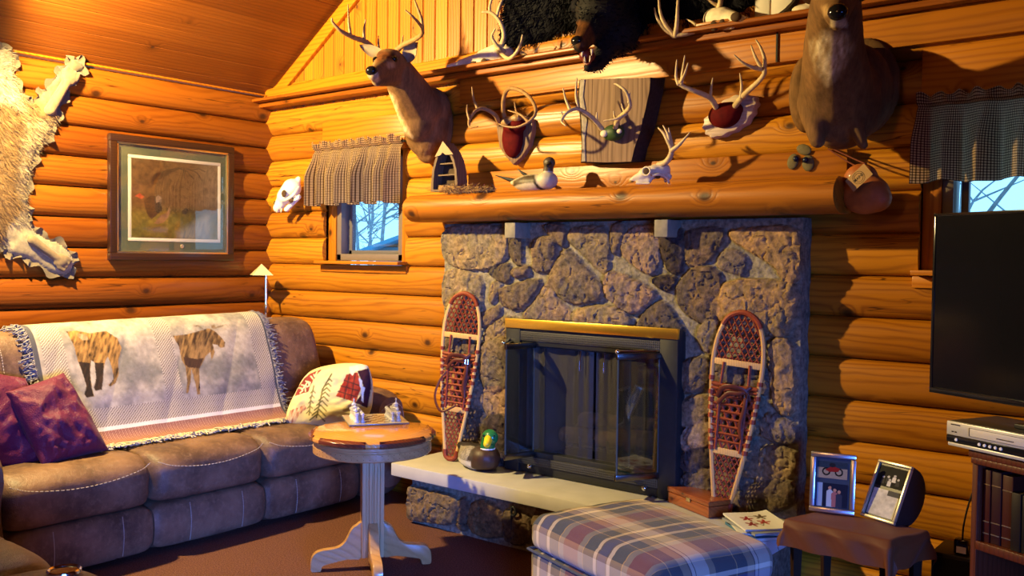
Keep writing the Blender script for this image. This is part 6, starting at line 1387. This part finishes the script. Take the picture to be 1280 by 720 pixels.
MT = Matrix.Translation((tg[0] + tg[1] + tg[2] + tg[3]) / 4) @ Matrix((ux, uy, un)).transposed().to_4x4()
m = MB(); m.box((0, 0, 0), (Lx, Ly, .0015), M=MT); pt_ = m.build('paper_tag', plain('kraft_tag', '#a98550', .8, nz=.06), parent=cn, smooth=0)
def text_mesh(txt, size, M, mat, parent, name, align='CENTER', bold=0):
    cu = bpy.data.curves.new('t', 'FONT'); cu.body = txt; cu.size = size; cu.align_x = align; cu.align_y = 'CENTER'; cu.offset = bold; ob = bpy.data.objects.new('t', cu); COL.objects.link(ob); dg = bpy.context.evaluated_depsgraph_get(); dg.update(); me = bpy.data.meshes.new_from_object(ob.evaluated_get(dg))
    k = MB(); k.add([v.co.copy() for v in me.vertices], [list(p.vertices) for p in me.polygons], 0, M); bpy.data.objects.remove(ob); bpy.data.curves.remove(cu); bpy.data.meshes.remove(me); return k.build(name, mat, parent=parent, smooth=0)
M_ink = plain('dark_ink', (.03, .022, .015), .8)
sgn = 1 if un.dot(Vector((0, -1, 0))) > 0 else -1; MTt = MT @ Matrix.Translation((0, 0, .0012 * sgn)) @ (Matrix.Identity(4) if sgn > 0 else Matrix.Rotation(PI, 4, 'X'))
k = MB(); rr_ = Ly * .42
for rad in (rr_, rr_ * .72): k.tube([MTt @ Vector((rad * math.cos(a * PI / 20), rad * math.sin(a * PI / 20), 0)) for a in range(40)], .0007, 4, closed=True)
k.build('tag_print', M_ink, parent=pt_, smooth=0); text_mesh('MAINE', Ly * .26, MTt, M_ink, pt_, 'tag_lettering', bold=.0004)

# ------------------------------------------------------------------ ottoman
def plaid():
    nt = NT('plaid_upholstery'); sp = nt.node('ShaderNodeSeparateXYZ', {0: nt.uv()}).outputs
    cr_, nv_, sl, bu, ta, yl, dk_, gr_ = '#b8ab90', '#1c2058', '#1c2628', '#600c1c', '#86724e', '#a88a48', '#3a2a2a', '#6d675c'
    def seq(x, lst, off):
        tot = sum(w for w, c in lst); f = nt.m('FRACT', nt.m('DIVIDE', nt.m('ADD', x, off + 10 * tot), tot)); st = []; a = 0
        for w_, c in lst: st.append((a / tot, S(c))); a += w_
        return ramp(nt, f, st, 'CONSTANT')
    u = seq(sp[0], [(.017, cr_), (.008, dk_), (.048, nv_), (.008, dk_), (.020, cr_), (.065, sl), (.004, yl), (.03, gr_), (.095, bu), (.03, gr_), (.004, yl), (.065, sl)], .33)
    v = seq(sp[1], [(.10, sl), (.004, yl), (.05, sl), (.035, ta), (.004, dk_), (.016, cr_), (.004, dk_), (.060, cr_), (.03, ta)], .02)
    c = nt.mix(.5, u, v); c = nt.mix(1.0, c, (1.25, 1.2, 1.2), 'MULTIPLY'); w_ = nt.noise(nt.uv(), 500, 1); c = nt.mix(nt.m('MULTIPLY', w_, .25), c, (.25, .22, .2))
    nt.p(Base_Color=c, Roughness=.9, Sheen_Weight=.2, Specular_IOR_Level=.2); nt.bump(nt.m('ADD', nt.m('MULTIPLY', w_, .2), nt.noise(nt.obj(), 9, 3)), .25, .02); return nt.mat
M_plaid = plaid()
oc = Vector((-1.865, 3.165, 0)); orz = math.radians(-20); OM = Matrix.Translation(oc) @ Matrix.Rotation(orz, 4, 'Z')
ot = thing('plaid_ottoman', 'plaid upholstered ottoman with cushion top in front of the hearth', 'ottoman', tuple(oc), orz)
def rcushion(hx, hy, z0, z1, rad, puff, uvoff=0, seed=0, n=44):
    b = bmesh.new(); bmesh.ops.create_cube(b, size=2); bmesh.ops.subdivide_edges(b, edges=list(b.edges), cuts=n, use_grid_fill=True); vs = []; uv = []
    hz = (z1 - z0) / 2; zc = (z0 + z1) / 2
    for v in b.verts:
        x, y, z = v.co; X_, Y_, Z_ = x * hx, y * hy, z * hz; ix, iy, iz = max(-hx + rad, min(hx - rad, X_)), max(-hy + rad, min(hy - rad, Y_)), max(-hz + rad, min(hz - rad, Z_)); d = Vector((X_ - ix, Y_ - iy, Z_ - iz))
        p = Vector((ix, iy, iz)) + (d.normalized() * rad if d.length > 1e-9 else d)
        nzv = float(vnoise(np.array([x * 3 + seed]), np.array([y * 3 + z]), seed)[0] - .5) * .012
        wgt = (1 - x ** 4) * (1 - y ** 4); q = Vector((p.x * (1 + .015 * (1 - z * z) * (1 - y ** 4)), p.y * (1 + .02 * (1 - z * z) * (1 - x ** 4)), p.z + (puff * wgt + nzv) * (1 if z > 0 else 0) * max(0, z) ** 2))
        vs.append((q.x, q.y, zc + q.z)); drop = max(0, hz - p.z); fx_ = sstep(hx - rad * 1.2, hx, np.float64(abs(p.x))); fy_ = sstep(hy - rad * 1.2, hy, np.float64(abs(p.y)))
        uv.append((p.x + math.copysign(1, p.x) * drop * fx_, p.y + math.copysign(1, p.y) * drop * fy_ * (1 - fx_) + (0 if True else 0)))
    b.verts.index_update(); m = MB(); m.add(vs, [[v.index for v in f.verts] for f in b.faces], 0, OM, uv); b.free(); return m
rcushion(.405, .30, .30, .448, .055, .022, seed=2).build('seat_cushion', M_plaid, parent=ot, smooth=60)
rcushion(.40, .295, .10, .305, .03, 0, seed=3, n=20).build('base', M_plaid, parent=ot, smooth=60)
rcushion(.41, .305, .012, .16, .02, 0, seed=4, n=20).build('skirt', M_plaid, parent=ot, smooth=60)
m = MB(); ring = [(sx, sy) for sx, sy in ((-1, -1), (1, -1), (1, 1), (-1, 1))]; m.tube(catmull([OM @ Vector((.402 * a * k[0], .297 * a * k[1], .302)) for a in (1,) for k in ((-1, -1), (0, -1), (1, -1), (1, 0), (1, 1), (0, 1), (-1, 1), (-1, 0))], 1, True), .006, 6, closed=True); m.build('welt_cord', M_plaid, parent=ot)

# ------------------------------------------------------------------ hearth clutter
a = onz(833, 622, .40); b_ = onz(884, 645, .34); bx0 = onz(885, 648, .335); bx1 = onz(834, 627, .335); d = (bx0 - bx1); ln = d.length; d.normalize(); nn = Vector((-d.y, d.x, 0)); cb = (bx0 + bx1) / 2 + nn * .07; ang = math.atan2(d.y, d.x); MX = Matrix.Translation((cb.x, cb.y, .3335)) @ Matrix.Rotation(ang, 4, 'Z')
t = thing('keepsake_box', 'reddish cedar box with hinged lid on the hearth below the right snowshoe', 'box', (cb.x, cb.y, .3335), ang); m = MB(); m.box((0, 0, .026), (ln, .135, .050), bev=.003, M=MX); m.build('body', M_cedar, parent=t); m = MB(); m.box((0, 0, .065), (ln + .006, .14, .024), bev=.004, M=MX); m.build('lid', M_cedar, parent=t)
m = MB(); m.box((.01, -.0715, .052), (.03, .004, .018), bev=.001, M=MX); m.build('clasp', M_lamp_brass, parent=t)
# magazines
mc = onz(946, 656, .36); 
def mag(k, z, dx, dy, rz, col, label, th, w_=.20, h_=.26, floral=False):
    o = thing('magazine', label, 'magazine', (mc.x + dx, mc.y + dy, z), rz, 'magazines piled on the hearth'); Mg = Matrix.Translation((mc.x + dx, mc.y + dy, z)) @ Matrix.Rotation(rz, 4, 'Z'); p = MB(); p.box((0, 0, th / 2), (w_ - .004, h_ - .004, th - .001), M=Mg); p.build('pages', plain('pages', '#b9b6ae', .8, nz=.1), parent=o)
    c = MB(); n = 70; c.grid(n, n, lambda u, v: Mg @ Vector(((u - .5) * w_, (v - .5) * h_, th + .0006 + (.010 * max(0, u - .6) ** 2 * 6 if floral else 0)))); base = np.array(S(col)); U = np.tile(np.linspace(0, 1, n), n); Vq = np.repeat(np.linspace(0, 1, n), n); C = np.ones((n * n, 3)) * base
    if floral:
        for (fu, fv, col2) in ((.35, .62, '#8c2420'), (.62, .40, '#9c3028'), (.3, .3, '#7e2a24'), (.7, .7, '#5a4a30')):
            aa = np.arctan2(Vq - fv, U - fu); rr2 = np.hypot(U - fu, Vq - fv); mk = rr2 < .10 + .05 * np.cos(aa * 5); C[mk] = np.array(S(col2))
        for (p, q) in (((.35, .5), (.5, .2)), ((.62, .4), (.5, .2)), ((.7, .7), (.45, .75))): C = stroke(C, U * 40, Vq * 40, [(p[0] * 40, p[1] * 40), (q[0] * 40, q[1] * 40)], .4, '#5c5230')
    else: mk = Vq > .78; C[mk] = base * .5
    c.col = C; c.build('cover', vcol('magazine_cover', .4, .03, (50, 50, 50), 0, .4), parent=o, smooth=60); s = MB(); s.box((-w_ / 2, 0, th / 2), (.002, h_, th), M=Mg); s.build('spine', plain('spine', col, .5), parent=o)
mag(0, .3335, .015, .0, .9, '#3f6f94', 'blue covered magazine at the bottom of the pile on the hearth end', .012); mag(1, .3465, -.01, .01, .7, '#c9c9c6', 'pale magazine second from the bottom of the hearth pile', .010); mag(2, .3575, .01, -.005, 1.0, '#8a8f8a', 'grey magazine third from the bottom of the hearth pile', .010); mag(3, .3685, -.005, .005, .82, '#d6d5d4', 'white magazine with red flowers on top of the hearth pile', .008, floral=True)

# ------------------------------------------------------------------ side table with cloth, photo frames
TA, TB, TC, TD = onz(984, 649, .50), onz(1112, 676, .50), onz(1158, 664, .50), onz(1006, 632, .50)
TD = TA + (TC - TB)
ctr = (TA + TB + TC + TD) / 4; st_ = thing('side_table', 'small dark wooden side table under a brown cloth beside the fireplace', 'table', (ctr.x, ctr.y, 0))
eu = (TB - TA); ev = (TD - TA)
for u, v in ((.06, .1), (.94, .1), (.06, .9), (.94, .9)):
    p = TA + eu * u + ev * v; m = MB(); m.tube([(p.x, p.y, 0), (p.x, p.y, .2), (p.x, p.y, .44)], [.014, .018, .026], 4); m.build('leg', M_darkleg, parent=st_)
m = MB(); m.add([TA + eu * .02 + ev * .02, TB - eu * .02 + ev * .02, TC - eu * .02 - ev * .02, TD + eu * .02 - ev * .02] , [[0, 1, 2, 3]]); q = [Vector(x) for x in m.v]; m = MB(); m.add([p - Vector((0, 0, .03)) for p in q] + [p - Vector((0, 0, .006)) for p in q], [[3, 2, 1, 0], [4, 5, 6, 7], [0, 1, 5, 4], [1, 2, 6, 5], [2, 3, 7, 6], [3, 0, 4, 7]]); m.build('tabletop', M_cherry, parent=st_)
m = MB(); m.add([p - Vector((0, 0, .09)) for p in q] + [p - Vector((0, 0, .03)) for p in q], [[0, 1, 5, 4], [1, 2, 6, 5], [2, 3, 7, 6], [3, 0, 4, 7]]); m.build('apron', M_darkleg, parent=st_)
def cloth(u, v):
    lu, lv = eu.length, ev.length; a = -.11 + u * (lu + .22); b_ = -.11 + v * (lv + .22); ca, cb_ = max(0, min(lu, a)), max(0, min(lv, b_)); oa, ob = a - ca, b_ - cb_; dr = math.hypot(oa, ob) * (1 + .45 * (oa > 0 and ob < 0) * min(1, oa / .06) * min(1, -ob / .06)); base = TA + eu.normalized() * ca + ev.normalized() * cb_; od = (eu.normalized() * oa + ev.normalized() * ob); od = od.normalized() if od.length > 1e-6 else od
    fold = .010 * math.sin(a * 38 + b_ * 31) * min(1, dr / .05); e = min(dr, .03) / .03
    return base + od * (.014 * e + fold + .004 + dr * .10) + Vector((0, 0, .004 - max(0, dr - .004 * e) * .97 + .0025 * math.sin(a * 22) * math.sin(b_ * 27)))
m = MB(); m.grid(90, 80, cloth); tag(m.build('table_cloth', M_brown_cloth, loc=(ctr.x, ctr.y, .50), smooth=80), 'brown satin cloth draped over the small side table', 'tablecloth')
def photo(name, M, w_, h_, parent, seed, fig, mono=False):
    n = 60; c = MB(); c.grid(n, n, lambda u, v: M @ Vector((u * w_, v * h_, 0))); U = np.tile(np.linspace(0, 1, n), n); Vq = np.repeat(np.linspace(0, 1, n), n); C = fig(U, Vq, seed)
    if mono: C = np.repeat(C.mean(1)[:, None], 3, 1) * np.array((1.05, 1.0, .85))
    c.col = C; c.build(name, vcol('photo_print', .6, .02, (50, 50, 50), 0, .08), parent=parent, smooth=60)
def fig_bike(U, V, s):
    C = np.ones((len(U), 3)) * np.array(S('#8a7d68')); C[V > .62] = np.array(S('#24303c')); C *= (.8 + .4 * vnoise(U * 20, V * 20, s))[:, None]
    for cx_ in (.3, .72): r = np.hypot((U - cx_) * 1.7, V - .4); C[(r < .24) & (r > .15)] = np.array(S('#141414'))
    C[(polydist(U, V, [(.25, .5), (.5, .75), (.75, .62), (.7, .42), (.4, .38)]) > 0)] = np.array(S('#7c1c18')); C[(np.hypot((U - .5) * 1.2, V - .8) < .13)] = np.array(S('#1c1c20')); return C
def fig_people(U, V, s):
    C = np.ones((len(U), 3)) * np.array(S('#141a2c')); C[U < .18] = np.array(S('#7d92a8'))
    for px_, hh, col in ((.42, .80, '#9aa7b0'), (.58, .72, '#8f5a58'), (.72, .66, '#2c3040')):
        C[(np.hypot((U - px_) * 1.3, V - hh) < .07)] = np.array(S('#a87c62')); C[(polydist(U, V, [(px_ - .10, 0), (px_ - .11, hh - .15), (px_ - .04, hh - .07), (px_ + .04, hh - .07), (px_ + .11, hh - .15), (px_ + .10, 0)]) > 0)] = np.array(S(col))
    return C
def fig_group(U, V, s):
    C = np.ones((len(U), 3)) * np.array(S('#1a1510')); C *= (.7 + .6 * vnoise(U * 14, V * 14, s))[:, None]
    for k, (px_, hh) in enumerate(((.22, .45), (.40, .5), (.48, .36), (.62, .6), (.78, .45))):
        C[np.hypot((U - px_) * 1.3, V - hh) < .06] = np.array(S('#b8a68c')); C[(polydist(U, V, [(px_ - .07, hh - .32), (px_ - .06, hh - .07), (px_ + .06, hh - .07), (px_ + .08, hh - .32)]) > 0) ] = np.array(S('#cdbfa4' if k in (2, 3) else '#3a3026'))
    return C
def fig_blur(U, V, s):
    n = vnoise(U * 6, V * 6, s, 4)[:, None]; C = np.array(S('#8f8a6c')) * (1 - n) + np.array(S('#d8d4bc')) * n; C[(V > .8) & (U > .55)] = np.array(S('#4a4636')); return C
# frame with mirror border
f0, f1 = onz(1011, 638, .508), onz(1068, 645, .508); ux = (f1 - f0).normalized(); back = Vector((-ux.y, ux.x, 0)); up = (Vector((0, 0, 1)) + back * .16).normalized(); nz_ = ux.cross(up); FM = Matrix.Translation(f0) @ Matrix((ux, up, nz_)).transposed().to_4x4(); fw, fh = (f1 - f0).length, .236
pf = thing('photo_frame', 'mirror-bordered photo frame with two snapshots on the brown cloth, nearer the fireplace', 'photo frame', tuple(f0)); m = MB()
for (x0_, x1_, y0_, y1_) in ((0, fw, 0, .02), (0, fw, fh - .02, fh), (0, .02, .02, fh - .02), (fw - .02, fw, .02, fh - .02)): m.box(((x0_ + x1_) / 2, (y0_ + y1_) / 2, 0), (x1_ - x0_, y1_ - y0_, .014), bev=.004, M=FM)
m.build('mirror_border', plain('mirror_glass', (.75, .77, .80), .28, 1, nz=.03), parent=pf); m = MB(); m.box((fw / 2, fh / 2, -.004), (fw - .03, fh - .03, .006), M=FM); m.build('backing', plain('navy_card', (.02, .035, .06), .5), parent=pf)
photo('photo', FM @ Matrix.Translation((.026, .135, .001)), fw - .058, .066, pf, 2, fig_bike); photo('photo', FM @ Matrix.Translation((.028, .024, .001)), fw - .056, .092, pf, 3, fig_people)
m = MB(); m.box((fw / 2, .08, -.035), (.05, .14, .004), rot=(.42, 0, 0), M=FM); m.build('easel_leg', M_blk_pl, parent=pf)
# deep black curved frame
b0, b1 = onz(1076, 644, .508), onz(1118, 657, .508); t0 = ony(1091, 574, b0.y + .10); ux = (b1 - b0).normalized(); up = (t0 - b0); up = (up - ux * up.dot(ux)).normalized(); nz_ = ux.cross(up); FM = Matrix.Translation(b0) @ Matrix((ux, up, nz_)).transposed().to_4x4(); fw, fh = (b1 - b0).length, .235
pf = thing('photo_frame', 'deep black photo frame with silver rim and two black-and-white prints on the brown cloth', 'photo frame', tuple(b0)); m = MB()
for (x0_, x1_, y0_, y1_) in ((0, fw, 0, .012), (0, fw, fh - .012, fh), (0, .012, .012, fh - .012), (fw - .012, fw, .012, fh - .012)): m.box(((x0_ + x1_) / 2, (y0_ + y1_) / 2, 0), (x1_ - x0_, y1_ - y0_, .014), bev=.003, M=FM)
m.build('rim', plain('champagne_rim', (.55, .50, .36), .3, .7, nz=.05), parent=pf)
m = MB(); prof_ = [(0, 0)] + [(fh * (1 - math.cos(PI * k / 12)) / 2, -.115 * math.sin(PI * k / 12) ** .8) for k in range(1, 12)] + [(fh, 0)]
vs = [(x_, yy, zz - .006) for x_ in (.001, fw - .001) for yy, zz in prof_]; n = len(prof_); m.add(vs, [[i, i + 1, n + i + 1, n + i] for i in range(n - 1)] + [list(range(n))[::-1], [n + i for i in range(n)]], M=FM); m.build('curved_back', M_blk_pl, parent=pf, smooth=40, recalc=True)
m = MB(); m.box((fw / 2, fh / 2, -.004), (fw - .02, fh - .02, .004), M=FM); m.build('mat', M_blk_pl, parent=pf)
photo('photo', FM @ Matrix.Translation((.018, .135, .0)), fw - .036, .080, pf, 5, fig_group, True); photo('photo', FM @ Matrix.Translation((.018, .018, .0)), fw - .036, .105, pf, 6, fig_blur, True)

# ------------------------------------------------------------------ television
tv0 = ony(1161.5, 490, 3.62); tv1 = ony(1163, 267, 3.62); an2 = math.radians(-26); TM = Matrix.Translation((tv0.x, tv0.y, tv0.z)) @ Matrix.Rotation(an2, 4, 'Z'); th_ = tv1.z - tv0.z; tw = th_ * 1.76
tv = thing('television', 'large black flat television angled off the log wall over the bookcase', 'television', (tv0.x, tv0.y, tv0.z), an2)
m = MB(); m.box((tw / 2, .022, th_ / 2), (tw, .036, th_), bev=.006, M=TM); m.build('cabinet', M_blk_pl, parent=tv)
M_screen = NT('tv_screen'); M_screen.p(Base_Color=(.006, .006, .007), Roughness=.10, Specular_IOR_Level=.2); _f = M_screen.noise(M_screen.obj(), 3, 2); M_screen.p(Roughness=M_screen.m('MULTIPLY_ADD', _f, .06, .08)); M_screen = M_screen.mat
m = MB(); m.box((tw / 2, .003, th_ / 2 + .006), (tw - .024, .003, th_ - .034), M=TM); m.build('screen', M_screen, parent=tv, smooth=0)
m = MB()
for c_, s_ in (((tw / 2, .002, th_ - .006), (tw, .006, .011)), ((tw / 2, .002, .010), (tw, .006, .020)), ((.006, .002, th_ / 2), (.011, .006, th_)), ((tw - .006, .002, th_ / 2), (.011, .006, th_))): m.box(c_, s_, bev=.001, M=TM)
m.build('bezel', M_black_gl, parent=tv)
wc = TM @ Vector((tw / 2, .05, th_ / 2)); m = MB(); m.box((tw / 2, .05, th_ / 2), (.3, .03, .25), M=TM); m.tube([wc, Vector((wc.x + .05, YB - .06, wc.z))], .025, 8); m.build('wall_bracket', M_black, parent=tv)

# ------------------------------------------------------------------ bookcase, books, VCR
bk0 = ony(1216, 562, 3.42); ztop_ = bk0.z; BM = Matrix.Translation((bk0.x, bk0.y, 0)) @ Matrix.Rotation(an2, 4, 'Z'); bw, bd = .80, .30
bc_ = thing('bookcase', 'dark cherry bookcase with moulded shelf edges under the television', 'bookcase', (bk0.x, bk0.y, 0), an2)
for x_ in (.011, bw - .011): m = MB(); m.box((x_, bd / 2, ztop_ / 2), (.022, bd, ztop_), bev=.002, M=BM); m.build('side_panel', M_cherry, parent=bc_)
zsh = (BM.inverted() @ ony(1222, 677, bk0.y - .01)).z
m = MB(); m.box((bw / 2, bd / 2, ztop_ - .012), (bw + .02, bd + .02, .024), bev=.004, M=BM); m.box((bw / 2, -.004, ztop_ - .034), (bw, .012, .022), bev=.004, M=BM); m.build('top', M_cherry, parent=bc_)
for zz in (zsh, .09): m = MB(); m.box((bw / 2, bd / 2, zz - .010), (bw - .04, bd - .01, .020), bev=.003, M=BM); m.box((bw / 2, .002, zz - .012), (bw - .04, .012, .030), bev=.004, M=BM); m.build('shelf', M_cherry, parent=bc_)
m = MB(); m.box((bw / 2, bd - .004, ztop_ / 2), (bw - .02, .008, ztop_ - .02), M=BM); m.build('back_panel', M_cherry, parent=bc_)
x_ = .030; bkz = zsh + .0008
for k, (w_, h_, col, lab) in enumerate(((.026, .245, '#3a100c', 'tall dark red leather book against the left side of the bookcase shelf'), (.036, .245, '#2c0e14', 'tall oxblood book second from the left side of the bookcase'), (.038, .238, '#3c140c', 'tall red-brown book third from the left side of the bookcase'), (.034, .19, '#1c1512', 'shorter dark brown book next to the tall red ones'), (.030, .188, '#15120f', 'shorter blackish book between the brown one and the grey case'), (.018, .165, '#55524a', 'slim grey case beside the white lettered spine'), (.020, .18, '#b5b2a8', 'slim white case with dark lettering on the spine'), (.030, .185, '#2a1a14', 'dark brown book right of the white lettered case'))):
    dp = .17; o = thing('book', lab, 'book', tuple(BM @ Vector((x_ + w_ / 2, .03, bkz))), an2, 'books and cases on the bookcase shelf'); Mk = BM @ Matrix.Translation((x_ + w_ / 2, .02 + .004 * (k % 3), bkz)); m = MB(); m.box((0, .004, h_ / 2), (w_ - .001, .010, h_), bev=.002, M=Mk); 
    for s in (-1, 1): m.box((s * (w_ / 2 - .0015), dp / 2, h_ / 2), (.0025, dp, h_), M=Mk)
    m.build('cover', plain('book_cover', col, .45, nz=.2), parent=o); p = MB(); p.box((0, dp / 2, h_ / 2), (w_ - .006, dp - .012, h_ - .008), M=Mk); p.build('pages', plain('page_block', '#8a7d66', .9), parent=o)
    if k < 3:
        g = MB()
        for zz in (.03, .07, h_ - .05): g.box((0, -.0015, zz), (w_ - .003, .002, .003), M=Mk)
        g.build('gilt_band', M_lamp_brass, parent=o)
    if k == 6:
        g = MB()
        for q in range(11): g.box((0, -.0015, .03 + .012 * q), (.011, .001, .008), M=Mk)
        g.build('spine_lettering', M_ink, parent=o)
    x_ += w_ + .0012
v0 = BM.inverted() @ ony(1195, 547, bk0.y - .03); VM = BM @ Matrix.Translation((-.085, -.02, ztop_ + .0005)); vw, vh, vd = .435, .088, .24
vc = thing('video_player', 'silver video cassette and disc player on top of the bookcase', 'video player', tuple(VM @ Vector((vw / 2, vd / 2, 0))), an2)
m = MB(); m.box((vw / 2, vd / 2 + .006, vh / 2 + .003), (vw - .004, vd, vh - .006), bev=.003, M=VM); m.build('case', plain('dark_case', (.035, .032, .03), .4), parent=vc)
m = MB(); m.box((vw / 2, .0, vh * .72), (vw, .014, vh * .54), bev=.004, M=VM); m.box((vw / 2, .0, vh * .10), (vw - .012, .012, vh * .14), bev=.003, M=VM); m.build('silver_front', M_silver_pl, parent=vc)
m = MB(); m.box((vw / 2, .0, vh * .31), (vw, .012, vh * .28), bev=.002, M=VM); m.build('control_strip', M_black_gl, parent=vc)
m = MB(); m.box((vw * .52, -.007, vh * .70), (vw * .62, .003, vh * .32), bev=.001, M=VM); m.build('cassette_door', plain('door_silver', (.60, .58, .54), .3, .2, nz=.04), parent=vc)
m = MB()
for (a, b_, c_, d_) in ((vw * .21, vw * .83, vh * .545, vh * .555), (vw * .21, vw * .83, vh * .855, vh * .865), (vw * .21, vw * .214, vh * .545, vh * .865), (vw * .826, vw * .83, vh * .545, vh * .865)): m.box(((a + b_) / 2, -.0088, (c_ + d_) / 2), (b_ - a, .001, d_ - c_), M=VM)
m.build('door_outline', M_ink, parent=vc)
m = MB()
for k in range(9): m.box((.020 + .0042 * k, -.0075, vh * .88), (.003, .001, .0035), M=VM)
for k in range(14): m.box((vw * .52 - .03 + .0045 * k, -.0088, vh * .66), (.0032, .001, .0028), M=VM)
for k in range(2): m.box((.026 + .012 * k, -.0075, vh * .60), (.008, .001, .004), M=VM)
m.build('printed_marks', M_ink, parent=vc)
for x_ in (.04, .13, .15, .17, .19, .21, .36, .385, .405): m = MB(); m.lathe([(0, 0), (.0055, 0), (.005, .003), (0, .003)], 12, M=VM @ Matrix.Translation((x_, -.006, vh * .31)) @ Matrix.Rotation(PI / 2, 4, 'X')); m.build('button', M_white, parent=vc)
m = MB(); RM = VM @ Matrix.Translation((.20, .05, vh + .001)); m.box((.12, .05, .008), (.24, .07, .016), bev=.004, M=RM); rc = tag(m.build('remote_control', M_blk_pl, loc=tuple(RM @ Vector((.12, .05, 0)))), 'black remote control lying on the silver video player', 'remote control')
# black box on the floor and its adapter
p = ony(1192, 690, 3.80); sb = thing('speaker_box', 'black box on the floor in the gap between the side table and the bookcase', 'speaker', (p.x, 3.80, 0)); m = MB(); m.box((p.x + .01, 3.86, p.z / 2), (.16, .2, p.z), bev=.006, M=None); m.build('cabinet', M_blk_pl, parent=sb); m = MB(); m.box((p.x + .01, 3.757, p.z / 2), (.14, .006, p.z - .03), bev=.002); m.build('grille', fabric('grille_cloth', (.012, .012, .014)), parent=sb)
pa = thing('power_adapter', 'small black power adapter with a white label on top of the black floor box', 'power adapter', (p.x + .03, 3.80, p.z + .001)); m = MB(); m.box((p.x + .03, 3.80, p.z + .03), (.05, .05, .055), bev=.004); m.build('case', M_black_gl, parent=pa); m = MB(); m.box((p.x + .032, 3.7745, p.z + .020), (.034, .001, .024)); m.build('label', M_white, parent=pa, smooth=0)
q = ony(1213, 600, 3.72); m = MB(); m.tube(catmull([(p.x + .03, 3.80, p.z + .057), (p.x + .035, 3.79, p.z + .11), (p.x + .06, 3.74, p.z + .20), (q.x + .02, 3.73, q.z)], 6), .0035, 6); m.build('cord', M_black, parent=pa)
# pale objects standing on the ledge at the right of the bear
for (x0_, x1_, lab) in ((944, 962, 'white painted board leaning on the ledge right of the bear paw'), (964, 990, 'second white painted board on the ledge, left of the deer head')):
    a, b_ = ony(x0_, 16, 4.12), ony(x1_, 14, 4.12); m = MB(); m.box(((a.x + b_.x) / 2, 4.125, 2.612 + .16), (b_.x - a.x, .018, .32), bev=.002); m.box(((a.x + b_.x) / 2, 4.113, 2.612 + .30), (b_.x - a.x - .02, .008, .03), bev=.001)
    tag(m.build('painted_board', plain('chalky_white', '#d8d2c4', .7, nz=.12, scale=12), loc=((a.x + b_.x) / 2, 4.12, 2.612)), lab, 'board')

a = ony(973, 14, 4.09); b_ = ony(1001, -8, 4.12); m = MB(); m.tube(catmull([(a.x, 4.09, 2.618), (a.x + .05, 4.10, 2.65), (b_.x, 4.12, b_.z)], 5), [.014, .018, .010], 8)
tag(m.build('dark_stick', M_bark, loc=(a.x, 4.09, 2.611)), 'dark bark-covered stick leaning on the ledge beside the white painted boards', 'stick')
a = ony(1004, 9, 4.08); m = MB(); m.ell((a.x, 4.08, 2.632), (.055, .03, .022)); m.ell((a.x + .04, 4.085, 2.648), (.03, .028, .02)); v, f, nr = blob(m, .006, 3); m = mb_from(v, f)
tag(m.build('pale_bone', M_bone, loc=(a.x, 4.08, 2.611), smooth=180), 'pale lump of bone on the ledge tight against the deer head', 'bone')
